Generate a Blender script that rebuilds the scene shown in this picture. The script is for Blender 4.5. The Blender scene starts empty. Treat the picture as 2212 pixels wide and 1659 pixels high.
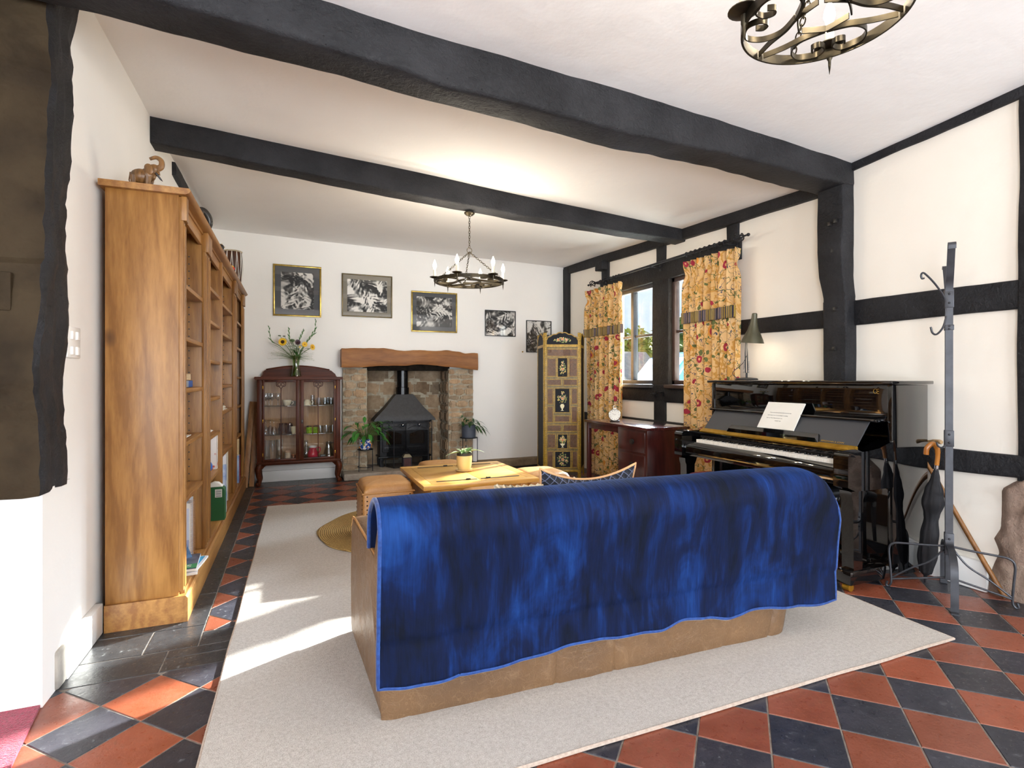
import bpy, bmesh, math, random
from math import sin, cos, pi, radians, sqrt, atan2, hypot
from mathutils import Vector, Matrix, Euler, noise
random.seed(7)
SC = bpy.context.scene
COL = SC.collection

# ------------------------------------------------------------------ helpers
def lin(h):
    h = h.lstrip('#')
    c = [int(h[i:i+2], 16)/255 for i in (0, 2, 4)]
    return tuple((x/12.92 if x <= .04045 else ((x+.055)/1.055)**2.4) for x in c) + (1.0,)

class NT:
    """small node-tree writer"""
    def __init__(s, name):
        s.m = bpy.data.materials.new(name); s.m.use_nodes = True
        s.t = s.m.node_tree; s.t.nodes.clear()
        s.out = s.t.nodes.new('ShaderNodeOutputMaterial')
    def n(s, typ, ins=None, **kw):
        nd = s.t.nodes.new('ShaderNode'+typ)
        for k, v in kw.items(): setattr(nd, k, v)
        for k, v in (ins or {}).items(): s.set(nd, k, v)
        return nd
    def set(s, nd, k, v):
        i = nd.inputs[k]
        if isinstance(v, bpy.types.NodeSocket): s.t.links.new(v, i)
        elif isinstance(v, bpy.types.Node): s.t.links.new(v.outputs[0], i)
        else: i.default_value = v
    def coord(s, which='Object', scale=(1, 1, 1), rot=(0, 0, 0), loc=(0, 0, 0)):
        tc = s.n('TexCoord')
        return s.n('Mapping', {'Vector': tc.outputs[which], 'Scale': scale, 'Rotation': rot, 'Location': loc}).outputs[0]
    def noise(s, vec, scale=5, detail=4, rough=.55, dist=0):
        return s.n('TexNoise', {'Vector': vec, 'Scale': scale, 'Detail': detail, 'Roughness': rough, 'Distortion': dist})
    def ramp(s, fac, stops, interp='LINEAR'):
        r = s.n('ValToRGB'); r.color_ramp.interpolation = interp
        e = r.color_ramp.elements
        while len(e) < len(stops): e.new(.5)
        for q, (p, c) in zip(e, stops):
            q.position = p; q.color = c if len(c) == 4 else tuple(c)+(1,)
        s.set(r, 'Fac', fac); return r.outputs[0]
    def mix(s, fac, a, b, blend='MIX'):
        nd = s.n('Mix', data_type='RGBA', blend_type=blend)
        s.set(nd, 0, fac); s.set(nd, 6, a); s.set(nd, 7, b)
        return nd.outputs[2]
    def math(s, op, a, b=0.0, c=0.0):
        nd = s.n('Math', operation=op); s.set(nd, 0, a); s.set(nd, 1, b); s.set(nd, 2, c); return nd.outputs[0]
    def bump(s, h, strength=.3, dist=.01, normal=None):
        nd = s.n('Bump', {'Height': h, 'Strength': strength, 'Distance': dist})
        if normal is not None: s.set(nd, 'Normal', normal)
        return nd.outputs[0]
    def bsdf(s, **ins):
        b = s.n('BsdfPrincipled')
        for k, v in ins.items(): s.set(b, k.replace('_', ' '), v)
        s.t.links.new(b.outputs[0], s.out.inputs[0]); return b

def mat(name, c1, c2=None, rough=.5, metal=0.0, scale=8, stretch=(1, 1, 1), bump=0.0, bscale=None, detail=4,
        lo=.35, hi=.65, coat=0.0, sheen=0.0, spec=None, bdist=.01, emis=None, estr=0.0, coatr=.05):
    t = NT(name); b = t.bsdf(Roughness=rough, Metallic=metal)
    v = None
    if c2 or bump: v = t.coord('Object', stretch)
    if c2:
        f = t.noise(v, scale, detail)
        t.set(b, 'Base Color', t.ramp(f.outputs[0], [(lo, lin(c1)), (hi, lin(c2))]))
    else: t.set(b, 'Base Color', lin(c1))
    if bump:
        f = t.noise(v, bscale or scale*3, 3); t.set(b, 'Normal', t.bump(f.outputs[0], bump, bdist))
    if coat: t.set(b, 'Coat Weight', coat); t.set(b, 'Coat Roughness', coatr)
    if sheen: t.set(b, 'Sheen Weight', sheen); t.set(b, 'Sheen Roughness', .4)
    if spec is not None: t.set(b, 'Specular IOR Level', spec)
    if emis: t.set(b, 'Emission Color', lin(emis)); t.set(b, 'Emission Strength', estr)
    return t.m

def wood(name, c1, c2, axis='Z', rough=.4, scale=1.0, knots=False, bump=.08, coat=0.0, spec=.5):
    t = NT(name); b = t.bsdf(Roughness=rough); t.set(b, 'Specular IOR Level', spec)
    st = {'X': (.12, 1, 1), 'Y': (1, .12, 1), 'Z': (1, 1, .12)}[axis]
    v = t.coord('Object', tuple(q*scale for q in st))
    big = t.noise(v, 7, 5, .6, 1.2)
    fine = t.noise(t.coord('Object', tuple((q if q < 1*1 else 1)*scale for q in st)), 90, 3, .6)
    wv = t.n('TexWave', {'Vector': v, 'Scale': 5.5*1.0, 'Distortion': 9, 'Detail': 3, 'Detail Scale': 1.6, 'Detail Roughness': .55}, bands_direction={'X': 'Y', 'Y': 'X', 'Z': 'DIAGONAL'}[axis])
    f = t.math('ADD', t.math('MULTIPLY', big.outputs[0], .6), t.math('ADD', t.math('MULTIPLY', fine.outputs[0], .27), t.math('MULTIPLY', wv.outputs['Fac'], .11)))
    col = t.ramp(f, [(.38, lin(c2)), (.62, lin(c1))])
    if knots:
        vo = t.n('TexVoronoi', {'Vector': t.coord('Object', (1.7, 1.7, 1.1)), 'Scale': 1.6})
        k = t.ramp(vo.outputs['Distance'], [(.03, (1, 1, 1)), (.10, (0, 0, 0))])
        col = t.mix(k, col, lin('#4a2c14'))
    t.set(b, 'Base Color', col)
    if bump: t.set(b, 'Normal', t.bump(fine.outputs[0], bump, .004))
    if coat: t.set(b, 'Coat Weight', coat); t.set(b, 'Coat Roughness', .12)
    return t.m

def thin_glass(name, tint='#ffffff', refl=.10, rough=.02):
    t = NT(name)
    tr = t.n('BsdfTransparent', {'Color': lin(tint)})
    gl = t.n('BsdfGlossy', {'Roughness': rough})
    fr = t.n('Fresnel', {'IOR': 1.45}); ge = t.n('NewGeometry')
    # reflect at the outer side only; the way out of the thin sheet is clear
    f = t.math('MULTIPLY', t.math('ADD', t.math('MULTIPLY', fr.outputs[0], .9), refl), t.math('SUBTRACT', 1.0, ge.outputs['Backfacing']))
    mx = t.n('MixShader'); t.set(mx, 0, f); t.set(mx, 1, tr); t.set(mx, 2, gl)
    t.t.links.new(mx.outputs[0], t.out.inputs[0]); return t.m

class MB:
    """collects shapes in world coordinates and links them as ONE mesh object"""
    def __init__(s): s.bm = bmesh.new(); s.mi = 0; s.lay = None; s.c = (1, 1, 1, 1)
    def colour(s, c):
        if s.lay is None: s.lay = s.bm.loops.layers.float_color.new('tile')
        s.c = c; return s
    def mat(s, i): s.mi = i; return s
    def _v(s, co): return s.bm.verts.new(co)
    def _f(s, vs, smooth=True):
        try: f = s.bm.faces.new(vs)
        except ValueError: return None
        f.material_index = s.mi; f.smooth = smooth
        if s.lay:
            for l in f.loops: l[s.lay] = s.c
        return f
    def box(s, x0, x1, y0, y1, z0, z1, bev=0.0, seg=2, M=None):
        t = bmesh.new()
        bmesh.ops.create_cube(t, size=1)
        for v in t.verts: v.co = Vector((x0+(v.co.x+.5)*(x1-x0), y0+(v.co.y+.5)*(y1-y0), z0+(v.co.z+.5)*(z1-z0)))
        if bev > 0:
            bev = min(bev, .49*min(abs(x1-x0), abs(y1-y0), abs(z1-z0)))
            bmesh.ops.bevel(t, geom=list(t.edges), offset=bev, segments=seg, affect='EDGES', profile=.5)
        return s.add(t, M)
    def add(s, t, M=None):
        mp = {}
        for v in t.verts: mp[v] = s._v((M @ v.co) if M else v.co)
        for f in t.faces: s._f([mp[v] for v in f.verts])
        t.free(); return s
    def tube(s, pts, r, seg=8, closed=False, cap=True):
        pts = [Vector(p) for p in pts]; n = len(pts)
        rr = r if isinstance(r, (list, tuple)) else [r]*n
        rings = []; up = None
        for i, p in enumerate(pts):
            a = pts[(i-1) % n] if closed or i > 0 else p
            b = pts[(i+1) % n] if closed or i < n-1 else p
            d = (b-a)
            d = d.normalized() if d.length > 1e-9 else Vector((0, 0, 1))
            if up is None: up = Vector((0, 0, 1)) if abs(d.z) < .9 else Vector((1, 0, 0))
            u = (up - d*up.dot(d))
            u = u.normalized() if u.length > 1e-6 else d.orthogonal().normalized()
            w = d.cross(u); up = u
            rings.append([s._v(p+(u*cos(2*pi*k/seg)+w*sin(2*pi*k/seg))*rr[i]) for k in range(seg)])
        m = n if closed else n-1
        for i in range(m):
            A, B = rings[i], rings[(i+1) % n]
            for k in range(seg): s._f([A[k], A[(k+1) % seg], B[(k+1) % seg], B[k]])
        if cap and not closed:
            s._f(rings[0][::-1]); s._f(rings[-1])
        return s
    def ribbon(s, pts, w, th, wdir=None, closed=False):
        """flat bar: width w along wdir (or Z), thickness th"""
        pts = [Vector(p) for p in pts]; n = len(pts); rings = []
        for i, p in enumerate(pts):
            a = pts[(i-1) % n] if closed or i > 0 else p
            b = pts[(i+1) % n] if closed or i < n-1 else p
            d = (b-a).normalized()
            W = Vector(wdir) if wdir else Vector((0, 0, 1))
            W = (W-d*W.dot(d)).normalized(); T = d.cross(W)
            rings.append([s._v(p+W*w/2*a_+T*th/2*b_) for a_, b_ in ((-1, -1), (1, -1), (1, 1), (-1, 1))])
        m = n if closed else n-1
        for i in range(m):
            A, B = rings[i], rings[(i+1) % n]
            for k in range(4): s._f([A[k], A[(k+1) % 4], B[(k+1) % 4], B[k]])
        if not closed: s._f(rings[0][::-1]); s._f(rings[-1])
        return s
    def lathe(s, prof, c=(0, 0, 0), seg=24, M=None, caps=True):
        rings = []
        for r, z in prof:
            ring = []
            for k in range(seg):
                co = Vector((r*cos(2*pi*k/seg), r*sin(2*pi*k/seg), z))
                if M: co = M @ co
                ring.append(s._v(co+Vector(c)))
            rings.append(ring)
        for A, B in zip(rings, rings[1:]):
            for k in range(seg): s._f([A[k], A[(k+1) % seg], B[(k+1) % seg], B[k]])
        if caps:
            if prof[0][0] > 1e-5: s._f(rings[0][::-1])
            if prof[-1][0] > 1e-5: s._f(rings[-1])
        return s
    def prism(s, poly, a, b, axis='Z', smooth=False):
        """poly in the two other axes (in order XY, XZ or YZ) extruded along axis from a to b"""
        def co(p, h):
            return {'Z': (p[0], p[1], h), 'Y': (p[0], h, p[1]), 'X': (h, p[0], p[1])}[axis]
        A = [s._v(co(p, a)) for p in poly]; B = [s._v(co(p, b)) for p in poly]
        n = len(poly)
        s._f(A[::-1], False); s._f(B, False)
        for i in range(n): s._f([A[i], A[(i+1) % n], B[(i+1) % n], B[i]], smooth)
        return s
    def ell(s, c, r, su=16, sv=10, M=None):
        t = bmesh.new(); bmesh.ops.create_uvsphere(t, u_segments=su, v_segments=sv, radius=1)
        for v in t.verts:
            q = Vector((v.co.x*r[0], v.co.y*r[1], v.co.z*r[2]))
            v.co = (M @ q if M else q)+Vector(c)
        return s.add(t)
    def grid(s, nu, nv, fn, closed_u=False):
        V = [[s._v(fn(i/(nu-1) if not closed_u else i/nu, j/(nv-1))) for j in range(nv)] for i in range(nu)]
        m = nu if closed_u else nu-1
        for i in range(m):
            for j in range(nv-1): s._f([V[i][j], V[(i+1) % nu][j], V[(i+1) % nu][j+1], V[i][j+1]])
        return V
    def quad(s, a, b, c, d): s._f([s._v(a), s._v(b), s._v(c), s._v(d)], False); return s
    def poly(s, pts): s._f([s._v(p) for p in pts], False); return s
    def leaf(s, base, d, up, L, w, droop=.4, n=6, fold=.15):
        """a pointed leaf starting at base in direction d, curving down by droop*L"""
        base = Vector(base); d = Vector(d).normalized(); up = Vector(up)
        side = d.cross(up)
        side = side.normalized() if side.length > 1e-4 else Vector((1, 0, 0))
        up = side.cross(d).normalized(); rows = []
        for i in range(n+1):
            t = i/n
            p = base+d*L*t+Vector((0, 0, -1))*droop*L*t*t
            ww = w*sin(pi*min(1, t*.92+.06))**.8*(1-t**4)
            rows.append((s._v(p-side*ww/2+up*ww*fold), s._v(p), s._v(p+side*ww/2+up*ww*fold)))
        for A, B in zip(rows, rows[1:]):
            s._f([A[0], A[1], B[1], B[0]]); s._f([A[1], A[2], B[2], B[1]])
        return s
    def wobble(s, amp, freq=3, seed=0.0, axes=(1, 1, 1)):
        for v in s.bm.verts:
            p = v.co*freq+Vector((seed, seed*1.7, seed*.3))
            d = noise.noise_vector(p)
            v.co += Vector((d.x*amp*axes[0], d.y*amp*axes[1], d.z*amp*axes[2]))
        return s
    def build(s, name, mats, parent=None, sharp=35, subsurf=0, solid=0, origin=None, uv=None):
        me = bpy.data.meshes.new(name)
        off = Vector((0, 0, 0))
        if parent is not None: off = WORLD(parent)
        elif origin is not None: off = Vector(origin)
        elif s.bm.verts:
            xs = [v.co.x for v in s.bm.verts]; ys = [v.co.y for v in s.bm.verts]; zs = [v.co.z for v in s.bm.verts]
            off = Vector(((min(xs)+max(xs))/2, (min(ys)+max(ys))/2, min(zs)))
        bmesh.ops.recalc_face_normals(s.bm, faces=list(s.bm.faces))
        for v in s.bm.verts: v.co -= off
        s.bm.to_mesh(me); s.bm.free()
        if sharp: me.set_sharp_from_angle(angle=radians(sharp))
        for m in (mats if isinstance(mats, (list, tuple)) else [mats]): me.materials.append(m)
        o = bpy.data.objects.new(name, me); COL.objects.link(o)
        if parent is not None: o.parent = parent
        else: o.location = off
        if solid:
            md = o.modifiers.new('solid', 'SOLIDIFY'); md.thickness = solid; md.offset = 0
        if subsurf:
            md = o.modifiers.new('sub', 'SUBSURF'); md.levels = subsurf; md.render_levels = subsurf
        return o

def WORLD(o):
    p = Vector((0, 0, 0))
    while o is not None: p += o.location; o = o.parent
    return p

def tag(o, label=None, cat=None, group=None, kind=None):
    if label: o['label'] = label
    if cat: o['category'] = cat
    if group: o['group'] = group
    if kind: o['kind'] = kind
    return o
def thing(name, loc, label, cat, group=None, rz=0):
    o = bpy.data.objects.new(name, None); COL.objects.link(o); o.empty_display_size = .05
    o.location = loc; o.rotation_euler = (0, 0, rz)
    return tag(o, label, cat, group)
def struct(o, label, cat):
    return tag(o, label, cat, kind='structure')
def dup(root, loc, rz=None, label=None, scale=None):
    kids = [k for k in COL.objects if k.parent == root]
    r = root.copy(); COL.objects.link(r); r.location = loc
    if rz is not None: r.rotation_euler = (0, 0, rz)
    if scale: r.scale = (scale,)*3
    if label: r['label'] = label
    for ch in kids:
        c = ch.copy(); COL.objects.link(c); c.parent = r
        for g in [k for k in COL.objects if k.parent == ch]:
            d = g.copy(); COL.objects.link(d); d.parent = c
    return r
def text(name, body, size, M, m, parent=None, ext=.0002, align='LEFT'):
    cu = bpy.data.curves.new(name, 'FONT'); cu.body = body; cu.size = size; cu.extrude = ext; cu.align_x = align
    cu.materials.append(m); tmp = bpy.data.objects.new(name+'_curve', cu); COL.objects.link(tmp)
    bpy.context.view_layer.update()
    me = bpy.data.meshes.new_from_object(tmp.evaluated_get(bpy.context.evaluated_depsgraph_get()))
    bpy.data.objects.remove(tmp); o = bpy.data.objects.new(name, me); COL.objects.link(o)
    if parent is not None:
        o.parent = parent; M = Matrix.Translation(-WORLD(parent)) @ M
    o.matrix_local = M
    return o
def frame_mat(o, x, y):
    """matrix with origin o, local X along x, local Y along y"""
    x = Vector(x).normalized(); y = Vector(y); y = (y-x*y.dot(x)).normalized(); z = x.cross(y)
    m = Matrix((x, y, z)).transposed().to_4x4(); m.translation = Vector(o); return m
def arc(c, r, a0, a1, n, u=(1, 0, 0), v=(0, 0, 1)):
    c, u, v = Vector(c), Vector(u), Vector(v)
    return [c+u*r*cos(a0+(a1-a0)*i/n)+v*r*sin(a0+(a1-a0)*i/n) for i in range(n+1)]
def spiral(c, r0, r1, a0, a1, n, u=(1, 0, 0), v=(0, 0, 1)):
    c, u, v = Vector(c), Vector(u), Vector(v); out = []
    for i in range(n+1):
        t = i/n; r = r0+(r1-r0)*t; a = a0+(a1-a0)*t
        out.append(c+u*r*cos(a)+v*r*sin(a))
    return out
def bez(p, n=12):
    """Catmull-Rom through points"""
    p = [Vector(q) for q in p]; out = []
    for i in range(len(p)-1):
        a = p[max(i-1, 0)]; b = p[i]; c = p[i+1]; d = p[min(i+2, len(p)-1)]
        for k in range(n):
            t = k/n
            out.append(.5*((2*b)+(c-a)*t+(2*a-5*b+4*c-d)*t*t+(3*b-a-3*c+d)*t**3))
    out.append(p[-1]); return out
def lerp(a, b, t): return a+(b-a)*t
def table(xs, ys, x):
    if x <= xs[0]: return ys[0]
    for a, b, c, d in zip(xs, xs[1:], ys, ys[1:]):
        if x <= b:
            t = (x-a)/(b-a); t = t*t*(3-2*t); return c+(d-c)*t
    return ys[-1]
SUN_E = 40.0; WIN_E = 16000.0; REAR_FILL_E = 225.0; EXPO = 0.12; LAMP_E = 6.0
# ------------------------------------------------------------------ materials
def m_plaster(name, c, bump=.25):
    t = NT(name); b = t.bsdf(Roughness=.9); t.set(b, 'Specular IOR Level', .2)
    v = t.coord('Object')
    n1 = t.noise(v, 1.3, 3); n2 = t.noise(v, 60, 4, .6); n3 = t.noise(v, 6, 3)
    t.set(b, 'Base Color', t.mix(t.ramp(n1.outputs[0], [(.4, (0, 0, 0)), (.7, (1, 1, 1))]), lin(c), tuple(q*.96 for q in lin(c)[:3])+(1,)))
    h = t.math('ADD', t.math('MULTIPLY', n2.outputs[0], .12), n3.outputs[0])
    t.set(b, 'Normal', t.bump(h, bump, .015)); return t.m
PLASTER = m_plaster('white_plaster', '#f4f2ee')
PLASTER_W = m_plaster('cream_plaster', '#f5efe4')
CEIL = m_plaster('ceiling_plaster', '#f7f6f5', .3)
PAINTW = mat('white_gloss_paint', '#f2f1ee', rough=.4, bump=.05, scale=20)

def m_timber():
    t = NT('black_painted_oak'); b = t.bsdf(Roughness=.6); t.set(b, 'Specular IOR Level', .3)
    v = t.coord('Object', (1, 1, 1)); n1 = t.noise(v, 4, 5, .6); n2 = t.noise(v, 38, 5, .65, .6)
    vo = t.n('TexVoronoi', {'Vector': v, 'Scale': 26})
    pit = t.ramp(vo.outputs['Distance'], [(.03, (0, 0, 0)), (.10, (1, 1, 1))])
    col = t.ramp(n1.outputs[0], [(.35, lin('#18181b')), (.7, lin('#2a2a2d'))])
    t.set(b, 'Base Color', t.mix(t.math('MULTIPLY', t.math('SUBTRACT', 1.0, pit), .6), col, lin('#08080a')))
    h = t.math('ADD', n2.outputs[0], t.math('MULTIPLY', pit, .4))
    t.set(b, 'Normal', t.bump(t.math('ADD', h, t.math('MULTIPLY', n1.outputs[0], 1.5)), .55, .02)); return t.m
TIMBER = m_timber()
TIMBER2 = mat('dark_brown_post', '#281f14', '#3a2f20', rough=.75, spec=.15, scale=5, bump=.6, bscale=14, bdist=.02)

def m_tile(name, c1, c2, stain, amt):
    t = NT(name); b = t.bsdf()
    v = t.coord('Object'); at = t.n('Attribute', attribute_name='tile')
    n1 = t.noise(v, 7, 5, .6); n2 = t.noise(v, 34, 6, .68); n3 = t.noise(v, 3.1, 4, .6)
    col = t.ramp(n1.outputs[0], [(.3, lin(c1)), (.7, lin(c2))])
    col = t.mix(1.0, col, at.outputs['Color'], 'MULTIPLY')
    sp = t.math('MULTIPLY', t.ramp(n2.outputs[0], [(.58, (0, 0, 0)), (.66, (1, 1, 1))]),
                t.ramp(n3.outputs[0], [(.45, (0, 0, 0)), (.62, (1, 1, 1))]))
    col = t.mix(t.math('MULTIPLY', sp, amt), col, lin(stain))
    t.set(b, 'Base Color', col)
    t.set(b, 'Roughness', t.ramp(n2.outputs[0], [(.35, (.24,)*3), (.7, (.5,)*3)]))
    t.set(b, 'Normal', t.bump(t.math('ADD', t.math('MULTIPLY', n2.outputs[0], .5), n1.outputs[0]), .35, .008)); return t.m
RED_TILE = m_tile('red_quarry_tile', '#87462f', '#9c5842', '#6b4c34', .8)
BLACK_TILE = m_tile('black_quarry_tile', '#2c2d34', '#3f3e46', '#85878b', .6)
SLATE = m_tile('dark_slate', '#26282c', '#3a3b3d', '#8d8f90', .5)
GROUT = mat('grout', '#8a8076', '#6a6058', rough=.9, scale=30)

OAK_Z = wood('golden_oak_upright', '#a3743c', '#7c5122', 'Z', .42, knots=True, bump=.12)
OAK_Y = wood('golden_oak_shelf', '#ab7b40', '#845628', 'Y', .42, bump=.1)
PINE_Z = wood('pale_pine', '#b08050', '#8a5d34', 'Z', .5)
TABLE_OAK = wood('light_oak_table', '#dcab5c', '#c08d42', 'X', .32, .8, bump=.05, coat=.3)
TABLE_OAK_Z = wood('light_oak_table_side', '#d3a257', '#b7843d', 'Z', .36, .8, bump=.05)
MANTEL = wood('mantel_oak', '#9c6836', '#744620', 'X', .6, .7, bump=.3)
MAHOG = wood('mahogany', '#5a2a14', '#3a180b', 'Z', .4, bump=.04, spec=.25)
MAHOG_X = wood('mahogany_rail', '#5c2b14', '#3c1b0c', 'X', .45, bump=.04, spec=.2)
DESKW = wood('dark_red_desk_wood', '#491e1b', '#2f1211', 'Z', .3, bump=.05, coat=.4)
DESKT = wood('dark_red_desk_top', '#4e2220', '#371615', 'Y', .22, bump=.03, coat=.7)
CARVED = wood('carved_brown_wood', '#8a6238', '#5a3d20', 'Z', .4, 3)
DARKCARVED = mat('blackened_wood', '#1c1a19', '#2e2a27', rough=.35, scale=12)

def m_leather(name, c1, c2, c3):
    t = NT(name); b = t.bsdf(Roughness=.42)
    v = t.coord('Object'); n1 = t.noise(v, 2.2, 4, .6); n2 = t.noise(v, 9, 5, .65, 1.5)
    vo = t.n('TexVoronoi', {'Vector': t.noise(v, 5, 3).outputs[1], 'Scale': 9}, feature='DISTANCE_TO_EDGE')
    cr = t.ramp(vo.outputs['Distance'], [(.0, (1, 1, 1)), (.025, (0, 0, 0))])
    col = t.ramp(n1.outputs[0], [(.3, lin(c1)), (.7, lin(c2))])
    col = t.mix(t.ramp(n2.outputs[0], [(.55, (0, 0, 0)), (.8, (.5,)*3)]), col, lin(c3))
    col = t.mix(t.math('MULTIPLY', cr, .35), col, lin(c3))
    t.set(b, 'Base Color', col)
    t.set(b, 'Roughness', t.ramp(n2.outputs[0], [(.3, (.32,)*3), (.7, (.5,)*3)]))
    g = t.n('TexVoronoi', {'Vector': v, 'Scale': 180})
    h = t.math('ADD', t.math('MULTIPLY', g.outputs['Distance'], .12), t.math('ADD', n2.outputs[0], t.math('MULTIPLY', n1.outputs[0], 1.5)))
    t.set(b, 'Normal', t.bump(h, .3, .02)); return t.m
LEATHER = m_leather('worn_tan_leather', '#5d4632', '#74573b', '#97795a')
LEATHER_O = m_leather('tan_leather_ottoman', '#a06f3c', '#b4834c', '#c29a68')
RED_LEATHER = mat('dark_red_leather', '#5d1218', '#7a1c22', rough=.3, scale=6)

def m_velvet():
    t = NT('royal_blue_velvet'); b = t.bsdf(Roughness=.75)
    v = t.coord('Object', (1, .45, .45)); w = t.coord('Object', (1, .06, .06))
    n1 = t.noise(v, 5.5, 5, .62, .9); n2 = t.noise(w, 150, 2); n3 = t.noise(t.coord('Object', (1, .2, .2)), 16, 3, .6, .6)
    f = t.math('ADD', t.math('MULTIPLY', n1.outputs[0], .62), t.math('ADD', t.math('MULTIPLY', n3.outputs[0], .28), t.math('MULTIPLY', n2.outputs[0], .12)))
    t.set(b, 'Base Color', t.ramp(f, [(.38, lin('#020818')), (.50, lin('#041233')), (.60, lin('#082456')), (.74, lin('#174080'))]))
    t.set(b, 'Sheen Weight', .16); t.set(b, 'Sheen Roughness', .35); t.set(b, 'Sheen Tint', lin('#5f8ee0'))
    t.set(b, 'Specular IOR Level', .15)
    t.set(b, 'Normal', t.bump(t.math('ADD', n2.outputs[0], n3.outputs[0]), .25, .01)); return t.m
VELVET = m_velvet()
VELVET_EDGE = mat('blue_binding', '#10306c', '#1d4688', rough=.8, scale=60, sheen=.3)

def m_carpet():
    t = NT('pale_wool_carpet'); b = t.bsdf(Roughness=.95); t.set(b, 'Specular IOR Level', .1)
    v = t.coord('Object'); n1 = t.noise(v, 260, 3, .7); n2 = t.noise(v, 2, 3); n3 = t.noise(v, 70, 3)
    f = t.math('ADD', t.math('MULTIPLY', n1.outputs[0], .7), t.math('MULTIPLY', n3.outputs[0], .3))
    col = t.ramp(f, [(.35, lin('#9e968e')), (.62, lin('#cfc9c3'))])
    t.set(b, 'Base Color', t.mix(t.math('MULTIPLY', n2.outputs[0], .2), col, lin('#b8aa98')))
    t.set(b, 'Normal', t.bump(f, .8, .006)); t.set(b, 'Sheen Weight', .15); return t.m
CARPET = m_carpet()
CARPET_EDGE = mat('carpet_binding', '#b7a79a', '#a39284', rough=.9, scale=80)
def m_jute():
    t = NT('braided_jute'); b = t.bsdf(Roughness=.9)
    v = t.coord('Object'); 
    r = t.n('VectorMath', {0: v}, operation='LENGTH')
    w = t.math('SINE', t.math('MULTIPLY', r.outputs['Value'], 420.0)); n = t.noise(v, 130, 3, .7)
    f = t.math('ADD', t.math('MULTIPLY', w, .22), n.outputs[0])
    t.set(b, 'Base Color', t.ramp(f, [(.25, lin('#7d5f31')), (.75, lin('#c9a766'))]))
    t.set(b, 'Normal', t.bump(f, .8, .01)); return t.m
JUTE = m_jute()
MATRED = mat('crimson_mat_pile', '#7d0f2e', '#a81c46', rough=.95, scale=120, bump=.9, bscale=200, sheen=.3)

IRON = mat('black_iron', '#26262a', '#35353a', rough=.45, metal=.6, scale=20, bump=.1)
IRON_G = mat('grey_steel_stand', '#38393d', '#434449', rough=.42, metal=.5, scale=15)
BRONZE = mat('antiqued_bronze_iron', '#2c271f', '#4a4130', rough=.36, metal=.8, scale=14)
BRASS = mat('brass', '#d6a83e', '#b98c2c', rough=.3, metal=.8, scale=10)
CHROME = mat('chrome', '#d8d8d8', rough=.12, metal=1.0)
CASTIRON = mat('cast_iron', '#1f2023', '#2c2d31', rough=.5, metal=.35, scale=30, bump=.15)
HOODIRON = mat('painted_steel_hood', '#2a2a2c', '#353537', rough=.5, metal=.3, scale=30, bump=.12)
STOVEGLASS = mat('smoked_stove_glass', '#1a120b', '#2b1f14', rough=.12, scale=8)
PIANO = mat('black_polyester_gloss', '#060607', rough=.04, coat=1.0, coatr=.02)
PIANO_M = mat('black_satin_panel', '#3d3e42', rough=.45)
IVORY = mat('white_keys', '#efece4', rough=.25)
EBONY = mat('black_keys', '#0c0c0d', rough=.3)
GLASS = thin_glass('thin_clear_glass', '#fdfefe', .03)
PANE = thin_glass('window_glass', '#f6fbff', .0, .01)
CRYSTAL = thin_glass('drinking_glass', '#f4f7f8', .16, .04)
GREENGLASS = thin_glass('green_glass', '#5f9a1e', .15, .05)
WATERGLASS = thin_glass('vase_glass', '#e4efd8', .16, .03)
PAPER = mat('white_paper', '#efede6', '#e6e3da', rough=.8, scale=3)
INK = mat('dark_ink', '#3a3a3e', rough=.8)
GILT = mat('gold_paint', '#c8a24a', '#a8822e', rough=.35, metal=.6, scale=30)
WHITEC = mat('white_china', '#ecebe6', rough=.2)
CREAMC = mat('cream_glazed_pot', '#e0c890', '#d8bc80', rough=.3, scale=6)
BLACKC = mat('matt_black_pot', '#26272b', rough=.5)
def col(name, h, rough=.5, **k): return mat(name, h, rough=rough, **k)
# ------------------------------------------------------------------ room shell
XR, XL, YB, YF = 3.67, -.88, 6.94, -3.0
def clip(poly, a, b, c):
    """keep the part of a convex polygon where a*x+b*y<=c"""
    out = []
    for i in range(len(poly)):
        p, q = poly[i], poly[(i+1) % len(poly)]
        dp, dq = a*p[0]+b*p[1]-c, a*q[0]+b*q[1]-c
        if dp <= 0: out.append(p)
        if dp*dq < 0:
            t = dp/(dp-dq); out.append((p[0]+(q[0]-p[0])*t, p[1]+(q[1]-p[1])*t))
    return out
def clip_rect(poly, x0, x1, y0, y1):
    for a, b, c in ((-1, 0, -x0), (1, 0, x1), (0, -1, -y0), (0, 1, y1)):
        poly = clip(poly, a, b, c)
        if len(poly) < 3: return []
    return poly
def area(p): return .5*sum(p[i][0]*p[(i+1) % len(p)][1]-p[(i+1) % len(p)][0]*p[i][1] for i in range(len(p)))
def inset(poly, d):
    if area(poly) < 0: poly = poly[::-1]
    out = list(poly)
    for i in range(len(poly)):
        p, q = poly[i], poly[(i+1) % len(poly)]
        L = hypot(q[0]-p[0], q[1]-p[1])
        if L < 1e-6: continue
        nx, ny = (q[1]-p[1])/L, -(q[0]-p[0])/L
        out = clip(out, nx, ny, nx*p[0]+ny*p[1]-d)
        if len(out) < 3: return []
    return out
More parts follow.
